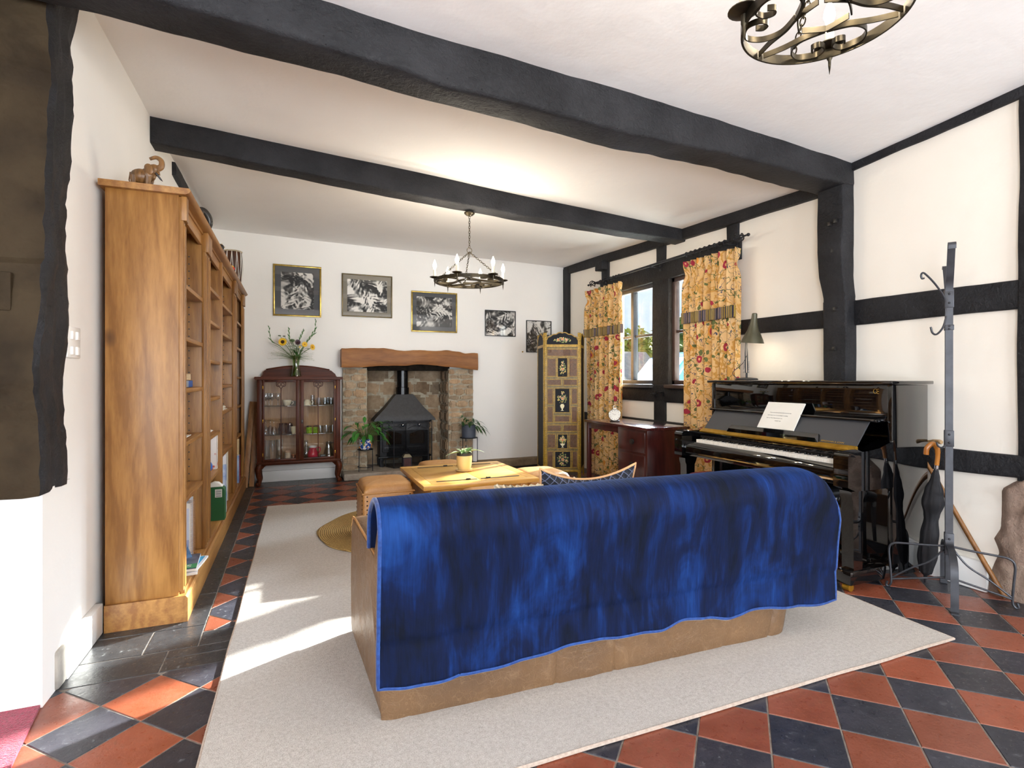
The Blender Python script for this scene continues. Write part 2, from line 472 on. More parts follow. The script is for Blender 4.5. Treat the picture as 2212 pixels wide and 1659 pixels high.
def build_floor():
    bm = bmesh.new(); lay = bm.loops.layers.float_color.new('tile')
    rnd = random.Random(3)
    def tile(poly, mi, jit=.16, joint=.0022):
        poly = inset(poly, joint)
        if len(poly) < 3 or abs(area(poly)) < 4e-4: return
        top = inset(poly, .0022)
        if len(top) != len(poly): top = poly
        k = 1-rnd.random()*jit*2; w = (rnd.random()-.5)*.12
        c = (k*(1+w), k, k*(1-w), 1)
        tx, ty = (rnd.random()-.5)*.006, (rnd.random()-.5)*.006
        cx = sum(p[0] for p in poly)/len(poly); cy = sum(p[1] for p in poly)/len(poly)
        T = [bm.verts.new((p[0], p[1], -.0008+(p[0]-cx)*tx+(p[1]-cy)*ty)) for p in top]
        B = [bm.verts.new((p[0], p[1], -.0035)) for p in poly]
        fs = [bm.faces.new(T)]
        n = len(T)
        for i in range(n): fs.append(bm.faces.new([B[i], B[(i+1) % n], T[(i+1) % n], T[i]]))
        for f in fs:
            f.material_index = mi
            for l in f.loops: l[lay] = c
    h = .16164
    def diamonds(ox, oy, sgn, regions):
        for a in range(-60, 60):
            for b in range(-60, 60):
                if (a+b) % 2: continue
                # a: steps in x, b: steps in y of the diamond centre (one half-diagonal off the vertex)
                cx, cy = ox+a*h, oy+(b+1)*h
                if cx < -3.4 or cx > 4 or cy < -3.2 or cy > 7.3: continue
                red = (a % 2 == 0)
                if sgn < 0: red = not red
                for x0, x1, y0, y1 in regions:
                    p = clip_rect([(cx-h, cy), (cx, cy-h), (cx+h, cy), (cx, cy+h)], x0, x1, y0, y1)
                    if p: tile(p, 0 if red else 1)
    diamonds(1.7582, 1.6146, 1, [(-3.2, -.2, -3, 2.605), (-.2, 3.69, -3, 2.95)])
    diamonds(.038, 6.2556, -1, [(-.405, 3.69, 2.95, 6.60)])
    # slate bands: beside the bookcase, before it, and along the back wall
    y = 3.03
    while y < 6.93:
        y2 = min(y+.43, 6.94); tile([(-.9, y), (-.405, y), (-.405, y2), (-.9, y2)], 2, .1); y = y2
    for x0, x1, y0, y1 in ((-.9, -.52, 2.605, 2.80), (-.52, -.2, 2.605, 2.72), (-.9, -.62, 2.80, 3.03), (-.62, -.405, 2.80, 3.03), (-.52, -.2, 2.72, 2.80),
                           (-.405, -.2, 2.80, 2.95)):
        tile([(x0, y0), (x1, y0), (x1, y1), (x0, y1)], 2, .1)
    x = -.405
    while x < 3.69:
        x2 = min(x+.46, 3.69); tile([(x, 6.60), (x2, 6.60), (x2, 6.94), (x, 6.94)], 2, .1); x = x2
    f = [bm.verts.new(p) for p in ((-3.2, -3, -.003), (3.69, -3, -.003), (3.69, 7.4, -.003), (-3.2, 7.4, -.003))]
    g = bm.faces.new(f); g.material_index = 3
    me = bpy.data.meshes.new('floor'); bm.to_mesh(me); bm.free()
    for m in (RED_TILE, BLACK_TILE, SLATE, GROUT): me.materials.append(m)
    o = bpy.data.objects.new('floor', me); COL.objects.link(o)
    struct(o, 'worn red and black quarry tile floor laid as diamonds', 'floor')
build_floor()

def ceil_z(x, y, near):
    s = (x-XL)/(XR-XL)
    if not near:
        t = (y-2.87)/(YB-2.87); l = 2.955-.03*t; r = 2.66+.175*t
    else:
        t = (y-1.65)/.95; l = 2.80; r = 2.80-.065*max(t, -2)
    return l+(r-l)*s+noise.noise((x*.9, y*.9, 0))*.012
def ceiling(name, x0, x1, y0, y1, label):
    m = MB(); nx, ny = 40, 36
    mid = lambda x: 2.46+.075*x
    def f(u, v):
        x = lerp(x0, x1, u); y = lerp(y0 if y0 is not None else mid(x), y1 if y1 is not None else mid(x), v)
        return (x, y, ceil_z(x, y, y1 is None))
    m.grid(nx, ny, f)
    struct(m.build(name, CEIL, origin=(0, 0, 0), sharp=60), label, 'ceiling')
ceiling('ceiling', -1.0, XR+.1, None, 7.1, 'white plaster ceiling over the fireplace end of the room')
ceiling('ceiling', -3.2, XR+.1, YF, None, 'white plaster ceiling on the near side of the thick beam')

def wallbox(name, boxes, m, label):
    b = MB()
    for q in boxes: b.box(*q)
    return struct(b.build(name, m, origin=(0, 0, 0)), label, 'wall')
wallbox('wall_back', [(-1.1, .84, YB, 7.2, 0, 3.1), (1.90, 3.9, YB, 7.2, 0, 3.1), (.84, 1.90, YB, 7.2, 1.34, 3.1)], PLASTER, 'white plaster back wall around the fireplace')
WY0, WY1, WZ0, WZ1 = 3.98, 5.74, 1.15, 2.28
wallbox('wall_right', [(XR, 3.87, YF, WY0, 0, 3.1), (XR, 3.87, WY1, 7.2, 0, 3.1), (XR, 3.87, WY0, WY1, 0, WZ0), (XR, 3.87, WY0, WY1, WZ1, 3.1)], PLASTER_W, 'cream panels of the timber framed window wall')
wallbox('wall_left', [(-1.1, XL, 2.74, 7.2, 0, 3.1), (-1.35, -.862, 2.49, 2.76, 0, .80), (-3.3, -1.3, 2.55, 2.75, 0, 3.1)], PLASTER, 'white plaster wall behind the tall bookcase')
wallbox('wall_front', [(-3.3, -2.9, YF-.2, YF, 0, 3.1), (-.85, 1.2, YF-.2, YF, 0, 3.1), (3.4, 3.9, YF-.2, YF, 0, 3.1), (-3.3, 3.9, YF-.2, YF, 2.4, 3.1), (-3.3, 3.9, YF-.2, YF, 0, .12)], PLASTER, 'white wall behind the camera with openings added for the fill lights')  # openings are made up, shaped to let the rear fill lights in
wallbox('wall_passage', [(-3.3, -3.2, YF, 2.6, 0, 3.1)], PLASTER, 'white wall of the passage on the left')

# ---- timbers
def timber(name, secs, label, n=24, wob=.008, seed=0, m=TIMBER, ch=.012, chain=False):
    """secs: list of 4-corner loops (3D); a rounded, uneven bar is run through them"""
    b = MB(); loops = []
    S = [[Vector(p) for p in s] for s in secs]
    for i in range(len(S)-1):
        for k in range(n+(1 if i == len(S)-2 else 0)):
            t = k/n; loops.append([S[i][j].lerp(S[i+1][j], t) for j in range(4)])
    rings = []
    for L in loops:
        ring = []
        for j in range(4):
            p, a, c = L[j], L[j-1], L[(j+1) % 4]
            ea, ec = (a-p), (c-p); la, lc = ea.length, ec.length
            for e, l in ((ea, la), (ec, lc)):
                ring.append(p+e/l*min(ch, l*.4))
                if e is ea: ring.append(p+(ea/la+ec/lc)*min(ch, la*.4, lc*.4)*.3)
            # a mid point on the next side keeps the long faces uneven
            ring.append((p+c)/2)
        for q in ring:
            d = noise.noise_vector(q*2.1+Vector((seed, 0, 0)))*wob+noise.noise_vector(q*7+Vector((0, seed, 3)))*wob*.45
            q += d
        rings.append([b._v(q) for q in ring])
    for A, B in zip(rings, rings[1:]):
        for k in range(len(A)): b._f([A[k], A[(k+1) % len(A)], B[(k+1) % len(A)], B[k]])
    b._f(rings[0][::-1]); b._f(rings[-1])
    return struct(b.build(name, m, origin=(0, 0, 0), sharp=50), label, 'beam')
def xsec(x, y0, y1, z0, z1): return [(x, y0, z0), (x, y1, z0), (x, y1, z1), (x, y0, z1)]
def zsec(z, x0, x1, y0, y1): return [(x0, y0, z), (x1, y0, z), (x1, y1, z), (x0, y1, z)]
def ysec(y, x0, x1, z0, z1): return [(x0, y, z0), (x1, y, z0), (x1, y, z1), (x0, y, z1)]
timber('trim_1', [xsec(-1.3, 2.27, 2.52, 2.63, 3.02), xsec(-.2, 2.345, 2.575, 2.61, 3.0), xsec(.8, 2.41, 2.60, 2.575, 3.0), xsec(1.7, 2.46, 2.68, 2.555, 3.0), xsec(2.4, 2.50, 2.71, 2.57, 3.0), xsec(3.70, 2.60, 2.85, 2.575, 3.0)],
       'thick black ceiling beam across the middle of the room', 26, .014, 2, ch=.02)
timber('trim_2', [xsec(-.9, 4.17, 4.33, 2.775, 3.05), xsec(.93, 4.23, 4.40, 2.67, 3.0), xsec(1.8, 4.27, 4.44, 2.635, 2.95), xsec(3.68, 4.36, 4.53, 2.605, 2.9)], 'thinner black ceiling beam above the round chandelier', 30, .008, 5)
XW = XR-.025
timber('trim_3', [ysec(2.72, XW-.02, 3.75, 2.575, 2.75), ysec(4.36, XW-.02, 3.75, 2.62, 2.76), ysec(7.0, XW-.01, 3.75, 2.725, 2.92)], 'black wall plate under the ceiling above the window', 36, .007, 8)
timber('trim_4', [ysec(-1, XW, 3.75, 2.80, 3.0), ysec(1.6, XW, 3.75, 2.745, 2.95), ysec(2.64, XW, 3.75, 2.685, 2.9)], 'thin black wall plate running toward the camera', 30, .005, 9)
# main post with its jowl, then the squared lower part
timber('trim_5', [zsec(1.74, 3.565, 3.75, 2.590, 2.755), zsec(1.80, 3.575, 3.75, 2.585, 2.765), zsec(1.95, 3.565, 3.75, 2.60, 2.79), zsec(2.14, 3.55, 3.75, 2.60, 2.795), zsec(2.30, 3.565, 3.75, 2.60, 2.81), zsec(2.66, 3.56, 3.75, 2.60, 2.80)],
       'swelling black post head carrying the thick beam', 8, .007, 12)
timber('trim_5', [zsec(0, 3.565, 3.75, 2.585, 2.755), zsec(1.77, 3.565, 3.75, 2.58, 2.76)], 'squared black post behind the piano', 30, .003, 13)
timber('trim_6', [zsec(0, XW, 3.75, 6.80, 6.95), zsec(2.8, XW-.02, 3.75, 6.79, 6.95)], 'black corner post between back wall and window wall', 30, .006, 14)
for y0, y1, lab in ((5.76, 5.92, 'short black stud above the left curtain'), (4.66, 4.80, 'short black stud above the middle of the window'), (3.65, 3.785, 'short black stud above the right curtain')):
    timber('trim_7', [zsec(2.44, XW, 3.75, y0, y1), zsec(2.72, XW, 3.75, y0-.005, y1+.005)], lab, 10, .005, y0)
struct(MB().box(XW-.09, XR, 5.77, 5.93, 2.585, 2.70, .012).wobble(.008, 6).build('trim_7', TIMBER), 'stubby black timber end under the wall plate', 'beam')
timber('trim_8', [ysec(3.62, XW, 3.75, 2.275, 2.47), ysec(5.95, XW, 3.75, 2.275, 2.475)], 'black window head behind the curtain pole', 30, .004, 21)
timber('trim_9', [zsec(.76, XW, 3.75, 4.655, 4.85), zsec(1.15, XW, 3.75, 4.655, 4.85)], 'black stud below the window sill', 12, .003, 22)
timber('trim_9', [zsec(1.15, XR-.02, 3.80, 4.60, 4.88), zsec(2.30, XR-.02, 3.80, 4.60, 4.88)], 'broad black mullion between the two windows', 16, .003, 23)
timber('trim_10', [ysec(3.85, XW, 3.75, .965, 1.14), ysec(6.0, XW, 3.75, .965, 1.14)], 'black rail under the window sill', 30, .003, 24)
timber('trim_11', [ysec(3.85, XW-.03, 3.75, .64, .765), ysec(6.8, XW-.03, 3.75, .64, .765)], 'black rail behind the desk', 30, .003, 25)
timber('trim_12', [ysec(2.75, XW, 3.75, 1.59, 1.725), ysec(3.95, XW, 3.75, 1.61, 1.735)], 'black rail between post and right curtain', 20, .005, 26)
timber('trim_12', [ysec(-1, XW, 3.75, 1.58, 1.75), ysec(1.65, XW, 3.75, 1.597, 1.757), ysec(2.6, XW, 3.75, 1.593, 1.77)], 'black rail behind the coat stand top', 20, .005, 27)
timber('trim_13', [ysec(-1, XW, 3.75, .69, .82), ysec(1.65, XW, 3.75, .674, .797), ysec(2.6, XW, 3.75, .64, .80)], 'black lower rail beside the piano', 20, .004, 28)
timber('trim_14', [zsec(.66, XW, 3.75, 1.50, 1.668), zsec(2.78, XW, 3.75, 1.50, 1.66)], 'black post at the right edge', 20, .006, 29)
# pegs and bolts on the main post
for y, z in ((2.70, 2.325), (2.655, 2.335), (2.675, 2.13), (2.66, 1.71), (2.665, 1.43)):
    b = MB(); b.box(3.548, 3.59, y-.011, y+.011, z-.014, z+.014, .003)
    struct(b.build('trim_15', DARKCARVED), 'square peg in the black post', 'peg')
# left: weathered post of the passage
def left_post():
    b = MB(); nz = 80; rings = []
    for i in range(nz+1):
        z = .79+(2.97-.79)*i/nz; t = i/nz
        lean = .10*max(0, (z-1.3)/1.6)
        y0 = 2.475+lean; y1 = table([.79, 1.1, 1.6, 1.75, 2.2, 2.6, 3.0], [2.70, 2.70, 2.715, 2.715, 2.76, 2.80, 2.90], z)
        xo = -.862+.006*sin(z*9)
        bulge = .055*math.exp(-((z-1.27)/.16)**2); y0 -= .01+bulge*.55
        if z > 1.66: y0 += .025
        ring = [(-1.30, y0, z), (xo-.05, y0-.004, z), (xo-.008, y0+.006, z), (xo+.004, y0+.03, z)]
        for k in range(1, 6): ring.append((xo+.002+.008*sin(k*2+z*7), lerp(y0+.03, y1, k/6), z))
        ring += [(xo, y1, z), (-1.30, y1, z)]
        rings.append([b._v(Vector(p)+noise.noise_vector(Vector(p)*6)*.012+noise.noise_vector(Vector(p)*22)*.006) for p in ring])
    for A, B in zip(rings, rings[1:]):
        for k in range(len(A)): b._f([A[k], A[(k+1) % len(A)], B[(k+1) % len(A)], B[k]])
    b._f(rings[0][::-1]); b._f(rings[-1])
    o = b.build('trim_16', [TIMBER, TIMBER2], origin=(0, 0, 0), sharp=40)
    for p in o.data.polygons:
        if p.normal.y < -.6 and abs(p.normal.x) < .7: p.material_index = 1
    struct(o, 'weathered black post at the left edge with a split bulge', 'post')
left_post()
struct(MB().box(-1.02, -.94, 2.455, 2.50, 1.46, 1.60, .006).build('trim_16', TIMBER2), 'small dark wooden block on the left post', 'block')
timber('trim_17', [ysec(4.85, XL-.02, XL+.025, 2.80, 2.90), ysec(6.6, XL-.02, XL+.03, 2.78, 2.90)], 'short black timber edge above the bookcase', 20, .012, 31)
# skirting
struct(MB().box(XL, -.845, 2.68, 3.11, 0, .145, .006).build('baseboard_left', PAINTW), 'white skirting board beside the bookcase end', 'skirting board')
struct(MB().box(XL, -.85, 2.60, 2.68, 0, .15, .012).wobble(.006, 20).build('baseboard_left', mat('bare_grey_plaster', '#b9b4aa', '#98928a', rough=.9, scale=12)), 'bare grey plaster end of the left skirting', 'skirting board')
struct(MB().box(XL, .52, 6.905, YB, 0, .13, .006).build('baseboard_back', PAINTW), 'white skirting board behind the glass cabinet', 'skirting board')
struct(MB().box(3.635, XR, 1.80, 3.5, 0, .17, .008).build('baseboard_right', PAINTW), 'white skirting board behind the coat stand', 'skirting board')
# stone showing through at the right edge and a stone ledge by the hearth
def m_stone(name, c1, c2, c3, s=6):
    t = NT(name); b = t.bsdf(Roughness=.9)
    v = t.coord('Object'); n1 = t.noise(v, s, 5, .65); n2 = t.noise(v, s*7, 5, .7); at = t.n('Attribute', attribute_name='tile')
    c = t.ramp(n1.outputs[0], [(.3, lin(c1)), (.55, lin(c2)), (.75, lin(c3))])
    c = t.mix(1.0, c, at.outputs['Color'], 'MULTIPLY') if s == 9 else c
    t.set(b, 'Base Color', c); t.set(b, 'Normal', t.bump(t.math('ADD', n1.outputs[0], t.math('MULTIPLY', n2.outputs[0], .5)), .7, .03)); return t.m
ROUGHSTONE = m_stone('rough_pink_stone', '#6f5d52', '#937d6e', '#a89684', 7)
LEDGESTONE = m_stone('brown_ledge_stone', '#6b5a44', '#86735a', '#9c8a70', 7)
HEARTHSTONE = m_stone('pale_hearth_stone', '#8f8376', '#aa9f92', '#bdb3a6', 8)
def stone_patch():
    b = MB(); edge = [(.685, 1.64), (.64, 1.70), (.60, 1.745), (.38, 1.75), (.31, 1.785), (.24, 1.757), (.13, 1.795), (.0, 1.825)]
    zs = [e[0] for e in edge][::-1]; ys = [e[1] for e in edge][::-1]
    def f(u, v):
        z = v*.685
        ye = ys[-1]
        for i in range(len(zs)-1):
            if zs[i] <= z <= zs[i+1]: ye = lerp(ys[i], ys[i+1], (z-zs[i])/(zs[i+1]-zs[i])); break
        y = lerp(ye, 1.0, u**1.3)
        d = min(1, u*9)
        r = noise.noise((y*9, z*9, 1))*.5+abs(noise.noise((y*5, z*7, 4)))+noise.noise((y*25, z*25, 7))*.2
        return (XR+.004-d*(.022+.035*r), y, z)
    b.grid(40, 36, f)
    struct(b.build('wall_stone', ROUGHSTONE, origin=(0, 0, 0), sharp=0), 'rough pinkish stone showing at the right edge by the floor', 'stonework')
stone_patch()
b = MB(); b.box(2.30, 3.64, 6.82, 6.96, 0, .11, .02, 3)
bmesh.ops.subdivide_edges(b.bm, edges=list(b.bm.edges), cuts=4, use_grid_fill=True)
struct(b.wobble(.015, 7).build('wall_ledge', LEDGESTONE, sharp=60), 'low brown stone ledge along the back wall right of the hearth', 'ledge')

# ---- windows
FRAMEG = mat('grey_black_window_frame', '#3b3c40', '#48494d', rough=.5, scale=10)
FRAMEB = mat('brown_black_window_frame', '#3a2c2a', '#463a38', rough=.5, scale=10)
def window(name, y0, y1, div, m, label):
    t = thing(name, (3.72, (y0+y1)/2, WZ0), label, 'window'); t['kind'] = 'structure'
    b = MB()
    for q in ((y0, y0+.045), (y1-.045, y1)): b.box(3.695, 3.76, q[0], q[1], WZ0, WZ1, .004)
    b.box(3.695, 3.76, y0, y1, WZ1-.05, WZ1, .004); b.box(3.695, 3.76, y0, y1, WZ0, WZ0+.05, .004)
    b.build('window_frame', m, t)
    ys = [y0+.045]+([div-.025, div+.025] if div else [])+[y1-.045]
    if div: MB().box(3.69, 3.755, div-.025, div+.025, WZ0+.05, WZ1-.05, .004).build('window_mullion', m, t)
    for a, c in zip(ys[::2], ys[1::2]):
        MB().box(3.715, 3.745, a, c, 1.695, 1.725, .003).build('glazing_bar', m, t)
        MB().box(3.728, 3.732, a, c, WZ0+.05, WZ1-.05).build('pane', PANE, t)
    MB().box(3.60, 3.70, y0-.02, y1+.02, WZ0-.035, WZ0+.005, .006).build('window_sill', m, t)
window('window_1', 4.88, WY1, 5.31, FRAMEG, 'grey framed window left of the broad mullion')
window('window_2', WY0, 4.60, None, FRAMEB, 'brown framed window right of the broad mullion')
for y in (4.80, 4.69):
    b = MB(); b.box(3.585, 3.64, y-.03, y+.03, 1.045+(.02 if y < 4.75 else 0), 1.06+(.02 if y < 4.75 else 0), .003); b.box(3.63, 3.65, y-.012, y+.012, 1.03, 1.08, .002)
    tag(b.build('window_catch', IRON), 'small black catch on the stud, '+('left' if y > 4.75 else 'right')+' of the pair', 'catch', 'catches under the sill')
# ------------------------------------------------------------------ bookcase and what stands in and on it
def bookcase():
    t = thing('bookcase', (-.68, 4.87, 0), 'long golden oak bookcase with adjustable shelves along the left wall', 'bookcase')
    X0, X1 = -.84, -.52
    MB().box(X0, -.5345, 3.115, 3.14, 0, 2.14, .002).build('side_panel', OAK_Z, t)
    MB().box(X0, -.5345, 6.595, 6.62, 0, 2.14, .002).build('side_panel', OAK_Z, t)
    MB().box(X0, -.826, 3.14, 6.595, .1, 2.14).build('back_panel', OAK_Z, t)
    b = MB(); b.prism([(-.86, 2.135), (-.50, 2.135), (-.485, 2.143), (-.478, 2.155), (-.485, 2.166), (-.86, 2.166)], 3.085, 6.655, 'Y')
    b.box(X0, -.528, 3.14, 6.6, 2.118, 2.136); b.build('cornice', OAK_Y, t)
    MB().box(-.555, -.535, 3.14, 6.6, 2.055, 2.12, .002).build('frieze_rail', OAK_Y, t)
    b = MB(); b.prism([(X0, 0), (-.493, 0), (-.493, .118), (-.503, .130), (X0, .130)], 3.10, 6.635, 'Y'); b.build('plinth', OAK_Y, t)
    MB().box(X0, -.512, 3.14, 6.6, .128, .15, .003).build('bottom_shelf', OAK_Y, t)
    def stile(y0, y1):
        b = MB(); b.box(-.535, -.514, y0, y1, .15, 2.13, .003)
        k = 3 if y1-y0 > .1 else 1
        for i in range(k+1):
            y = lerp(y0+.012, y1-.012, i/k); b.box(-.517, -.508, y-.007, y+.007, .17, 1.99, .003)
        b.build('stile', OAK_Z, t)
        MB().box(-.525, -.500, y0-.004, y1+.004, 2.01, 2.132, .003).build('capital_block', OAK_Z, t)
    for a, c in ((3.115, 3.165), (3.84, 4.02), (5.60, 5.78), (6.50, 6.62)): stile(a, c)
    holes = {3.845: 1, 4.70: 1, 5.605: 1}
    for a, c in ((3.845, 3.87), (3.99, 4.015), (4.70, 4.735), (5.605, 5.63), (5.75, 5.775)):
        b = MB(); b.box(X0+.015, -.528 if c-a < .03 else -.516, a, c, .15, 2.12, .002)
        if a in holes:
            b.mat(1)
            for k in range(40):
                z = .22+k*.045; b.poly([(-.605+.0045*cos(q*pi/3), a-.0008, z+.0045*sin(q*pi/3)) for q in range(6)])
        b.build('upright', [OAK_Z, INK], t)
    bays = (((3.14, 3.845), (1.72, 1.44, 1.165, .88, .58)), ((4.015, 4.70), (1.85, 1.62, 1.347, 1.083, .818, .525)),
            ((4.735, 5.605), (1.825, 1.59, 1.375, 1.165, .95, .61)), ((5.775, 6.595), (1.80, 1.535, 1.237, .935, .625)))
    for (a, c), zs in bays:
        for z in zs:
            MB().box(X0+.015, -.53, a+.002, c-.002, z-.024, z, .003).build('shelf', OAK_Y, t)
bookcase()

# -- on top
def elephant():
    t = thing('elephant_carving', (-.70, 3.22, 2.166), 'small carved wooden elephant with raised trunk on top of the bookcase', 'carving')
    x0, y0, z0 = -.70, 3.22, 2.166
    b = MB()
    b.ell((x0-.018, y0, z0+.075), (.045, .034, .037)); b.ell((x0+.012, y0, z0+.085), (.036, .030, .034))
    for dx, dy in ((-.044, -.017), (-.040, .017), (.016, -.017), (.020, .017)):
        b.tube([(x0+dx, y0+dy, z0+.07), (x0+dx-.002, y0+dy, z0+.035), (x0+dx+.001, y0+dy, z0)], [.017, .012, .0125], 10)
    b.ell((x0+.040, y0, z0+.118), (.026, .022, .026)); b.tube([(x0+.02, y0, z0+.10), (x0+.04, y0, z0+.118)], [.026, .024], 10)
    b.tube(bez([(x0+.05, y0, z0+.122), (x0+.070, y0, z0+.136), (x0+.070, y0, z0+.166), (x0+.048, y0, z0+.180), (x0+.02, y0, z0+.168)], 6), [.017-.0004*i for i in range(25)], 10)
    b.tube([(x0-.062, y0, z0+.09), (x0-.068, y0, z0+.05), (x0-.06, y0, z0+.02)], [.004, .003, .002], 6)
    b.tube([(x0+.05, y0, z0+.103), (x0+.062, y0, z0+.097), (x0+.06, y0, z0+.11)], [.010, .008, .003], 8)
    b.build('body', CARVED, t)
    for s in (-1, 1):
        MB().ell((x0+.022, y0+s*.026, z0+.108), (.022, .007, .030), M=Matrix.Rotation(s*.35, 3, 'Z') @ Matrix.Rotation(-.5, 3, 'Y')).build('ear', CARVED, t)
        MB().tube([(x0+.048, y0+s*.012, z0+.098), (x0+.066, y0+s*.014, z0+.075), (x0+.074, y0+s*.014, z0+.066)], [.005, .004, .001], 6).build('tusk', DARKCARVED, t)
elephant()
b = MB(); b.tube(bez([(-.66, 3.30, 2.172), (-.60, 3.31, 2.175), (-.565, 3.31, 2.185), (-.553, 3.31, 2.20), (-.560, 3.31, 2.214), (-.573, 3.31, 2.216), (-.580, 3.31, 2.206)], 6), [.005]*12+[.006+.0006*i for i in range(25)], 10)
tag(b.build('curled_carving', wood('pale_carved_wood', '#c49a5c', '#9d7238', 'X', .4, 3)), 'pale curled wooden carving beside the elephant', 'carving')
b = MB(); b.tube(bez([(-.63, 4.02, 2.20), (-.60, 4.04, 2.29), (-.565, 4.06, 2.325), (-.535, 4.08, 2.30), (-.525, 4.09, 2.255), (-.545, 4.1, 2.215), (-.575, 4.1, 2.215)], 8), [.034-.0004*i for i in range(49)], 12)
tag(b.build('ram_horn', DARKCARVED), 'black curled horn on top of the bookcase', 'horn')
t = thing('photo_card', (-.62, 4.33, 2.166), 'white bordered photo card propped up behind the black horn', 'card')
b = MB(); b.box(-.68, -.545, 4.325, 4.328, 2.166, 2.36); b.build('card', PAPER, t)
b = MB(); b.box(-.67, -.555, 4.3235, 4.325, 2.18, 2.35); b.build('picture', mat('pale_photo', '#d6d2d6', '#b4b6c4', rough=.4, scale=14), t)
def figure():
    t = thing('dark_figurine', (-.545, 4.98, 2.166), 'black figurine with gold specks on top of the bookcase', 'figurine')
    MB().lathe([(.03, 0), (.034, .01), (.026, .03), (.034, .06), (.036, .08), (.024, .105), (.018, .11)], (-.56, 4.98, 2.166), 16).build('body', DARKCARVED, t)
    b = MB(); b.ell((-.557, 4.975, 2.295), (.026, .024, .028)); b.mat(1); [b.ell((-.553+.026*cos(a), 4.975-.02, 2.295+.022*sin(a)), (.004, .004, .004), 6, 4) for a in (0, 1.3, 2.6, 4)]; b.build('head', [DARKCARVED, GILT], t)
    b = MB(); b.lathe([(.03, .0), (.034, .006), (.03, .012)], (-.56, 4.98, 2.235), 16); b.build('collar', GILT, t)
figure()
def drum():
    c = (-.60, 6.36, 2.166); t = thing('hand_drum', c, 'tall brown drum with white zigzag cords on the far end of the bookcase', 'drum')
    MB().lathe([(.075, .02), (.088, .10), (.094, .19), (.092, .30), (.083, .385)], c, 28).build('shell', wood('drum_wood', '#5b3113', '#3a1d0a', 'Z', .35), t)
    HP = mat('pale_hoop', '#cbbfa6', '#a89b80', rough=.7, scale=20)
    for z, r in ((.392, .086), (.015, .078)): MB().tube([(c[0]+r*cos(a*pi/14), c[1]+r*sin(a*pi/14), c[2]+z) for a in range(28)], .008, 8, True).build('hoop', HP, t)
    MB().lathe([(0, .397), (.084, .395)], c, 28, caps=False).build('drum_skin', mat('drum_skin', '#d8cdb4', rough=.7), t)
    b = MB(); n = 12
    for k in range(n):
        a, a2, a3 = 2*pi*k/n, 2*pi*(k+.5)/n, 2*pi*(k+1)/n
        def pt(an, z): r = table([.02, .1, .19, .3, .385], [.079, .092, .098, .096, .088], z); return (c[0]+r*cos(an), c[1]+r*sin(an), c[2]+z)
        for A, B in ((a, a2), (a3, a2)): b.tube([pt(lerp(A, B, q/6), lerp(.385, .02, q/6)) for q in range(7)], .0028, 6)
    b.build('cords', PAPER, t)
drum()
t = thing('toy_bird', (-.545, 5.62, 2.166), 'red and yellow rounded toy on top of the bookcase', 'toy')
MB().ell((-.545, 5.62, 2.245), (.034, .024, .022)).build('body', col('toy_red', '#d8301e', .4), t)
MB().ell((-.548, 5.62, 2.258), (.030, .020, .018)).build('back', col('toy_yellow', '#efb52a', .4), t)
MB().lathe([(.022, 0), (.02, .006), (.006, .012), (.006, .062)], (-.545, 5.62, 2.166), 14).build('stand', PAINTW, t)

# -- books and papers
def book(x0, x1, y0, y1, z0, z1, cover, label, group=None, spine='X', pages=PAPER, name='book', rz=0, tilt=0, extra=None, cat='book'):
    """closed book: two boards and a spine round a block of pages; spine faces +X (or -Y)"""
    d = (x1-x0, y1-y0, z1-z0); k = d.index(min(d)); th = min(.003, d[k]*.18); e = .004
    t = thing(name, ((x0+x1)/2, (y0+y1)/2, z0), label, cat, group)
    lo = [x0, y0, z0]; hi = [x1, y1, z1]
    b = MB()
    for a in (0, 1):
        l, h = list(lo), list(hi)
        if a: l[k] = h[k]-th
        else: h[k] = l[k]+th
        b.box(l[0], h[0], l[1], h[1], l[2], h[2], .0008)
    l, h = list(lo), list(hi)
    if spine == 'X': l[0] = h[0]-.003
    elif spine == '-X': h[0] = l[0]+.003
    else: h[1] = l[1]+.003
    b.box(l[0], h[0], l[1], h[1], l[2], h[2], .0008); b.build('cover', cover, t)
    l, h = [q+e for q in lo], [q-e for q in hi]; l[k] = lo[k]+th; h[k] = hi[k]-th
    MB().box(l[0], h[0], l[1], h[1], l[2], h[2]).build('pages', pages, t)
    t.rotation_euler = (0, tilt, rz)
    return t
def sheets(name, x0, x1, y0, y1, z0, n, th, label, jit=.012, cat='paper', rz=0, m=PAPER):
    b = MB(); r = random.Random(n)
    for i in range(n):
        dx, dy = (r.random()-.5)*2*jit, (r.random()-.5)*2*jit
        b.box(x0+dx, x1+dx, y0+dy, y1+dy, z0+i*th, z0+i*th+th*.8)
    o = b.build(name, m); o.rotation_euler = (0, 0, rz); return tag(o, label, cat)
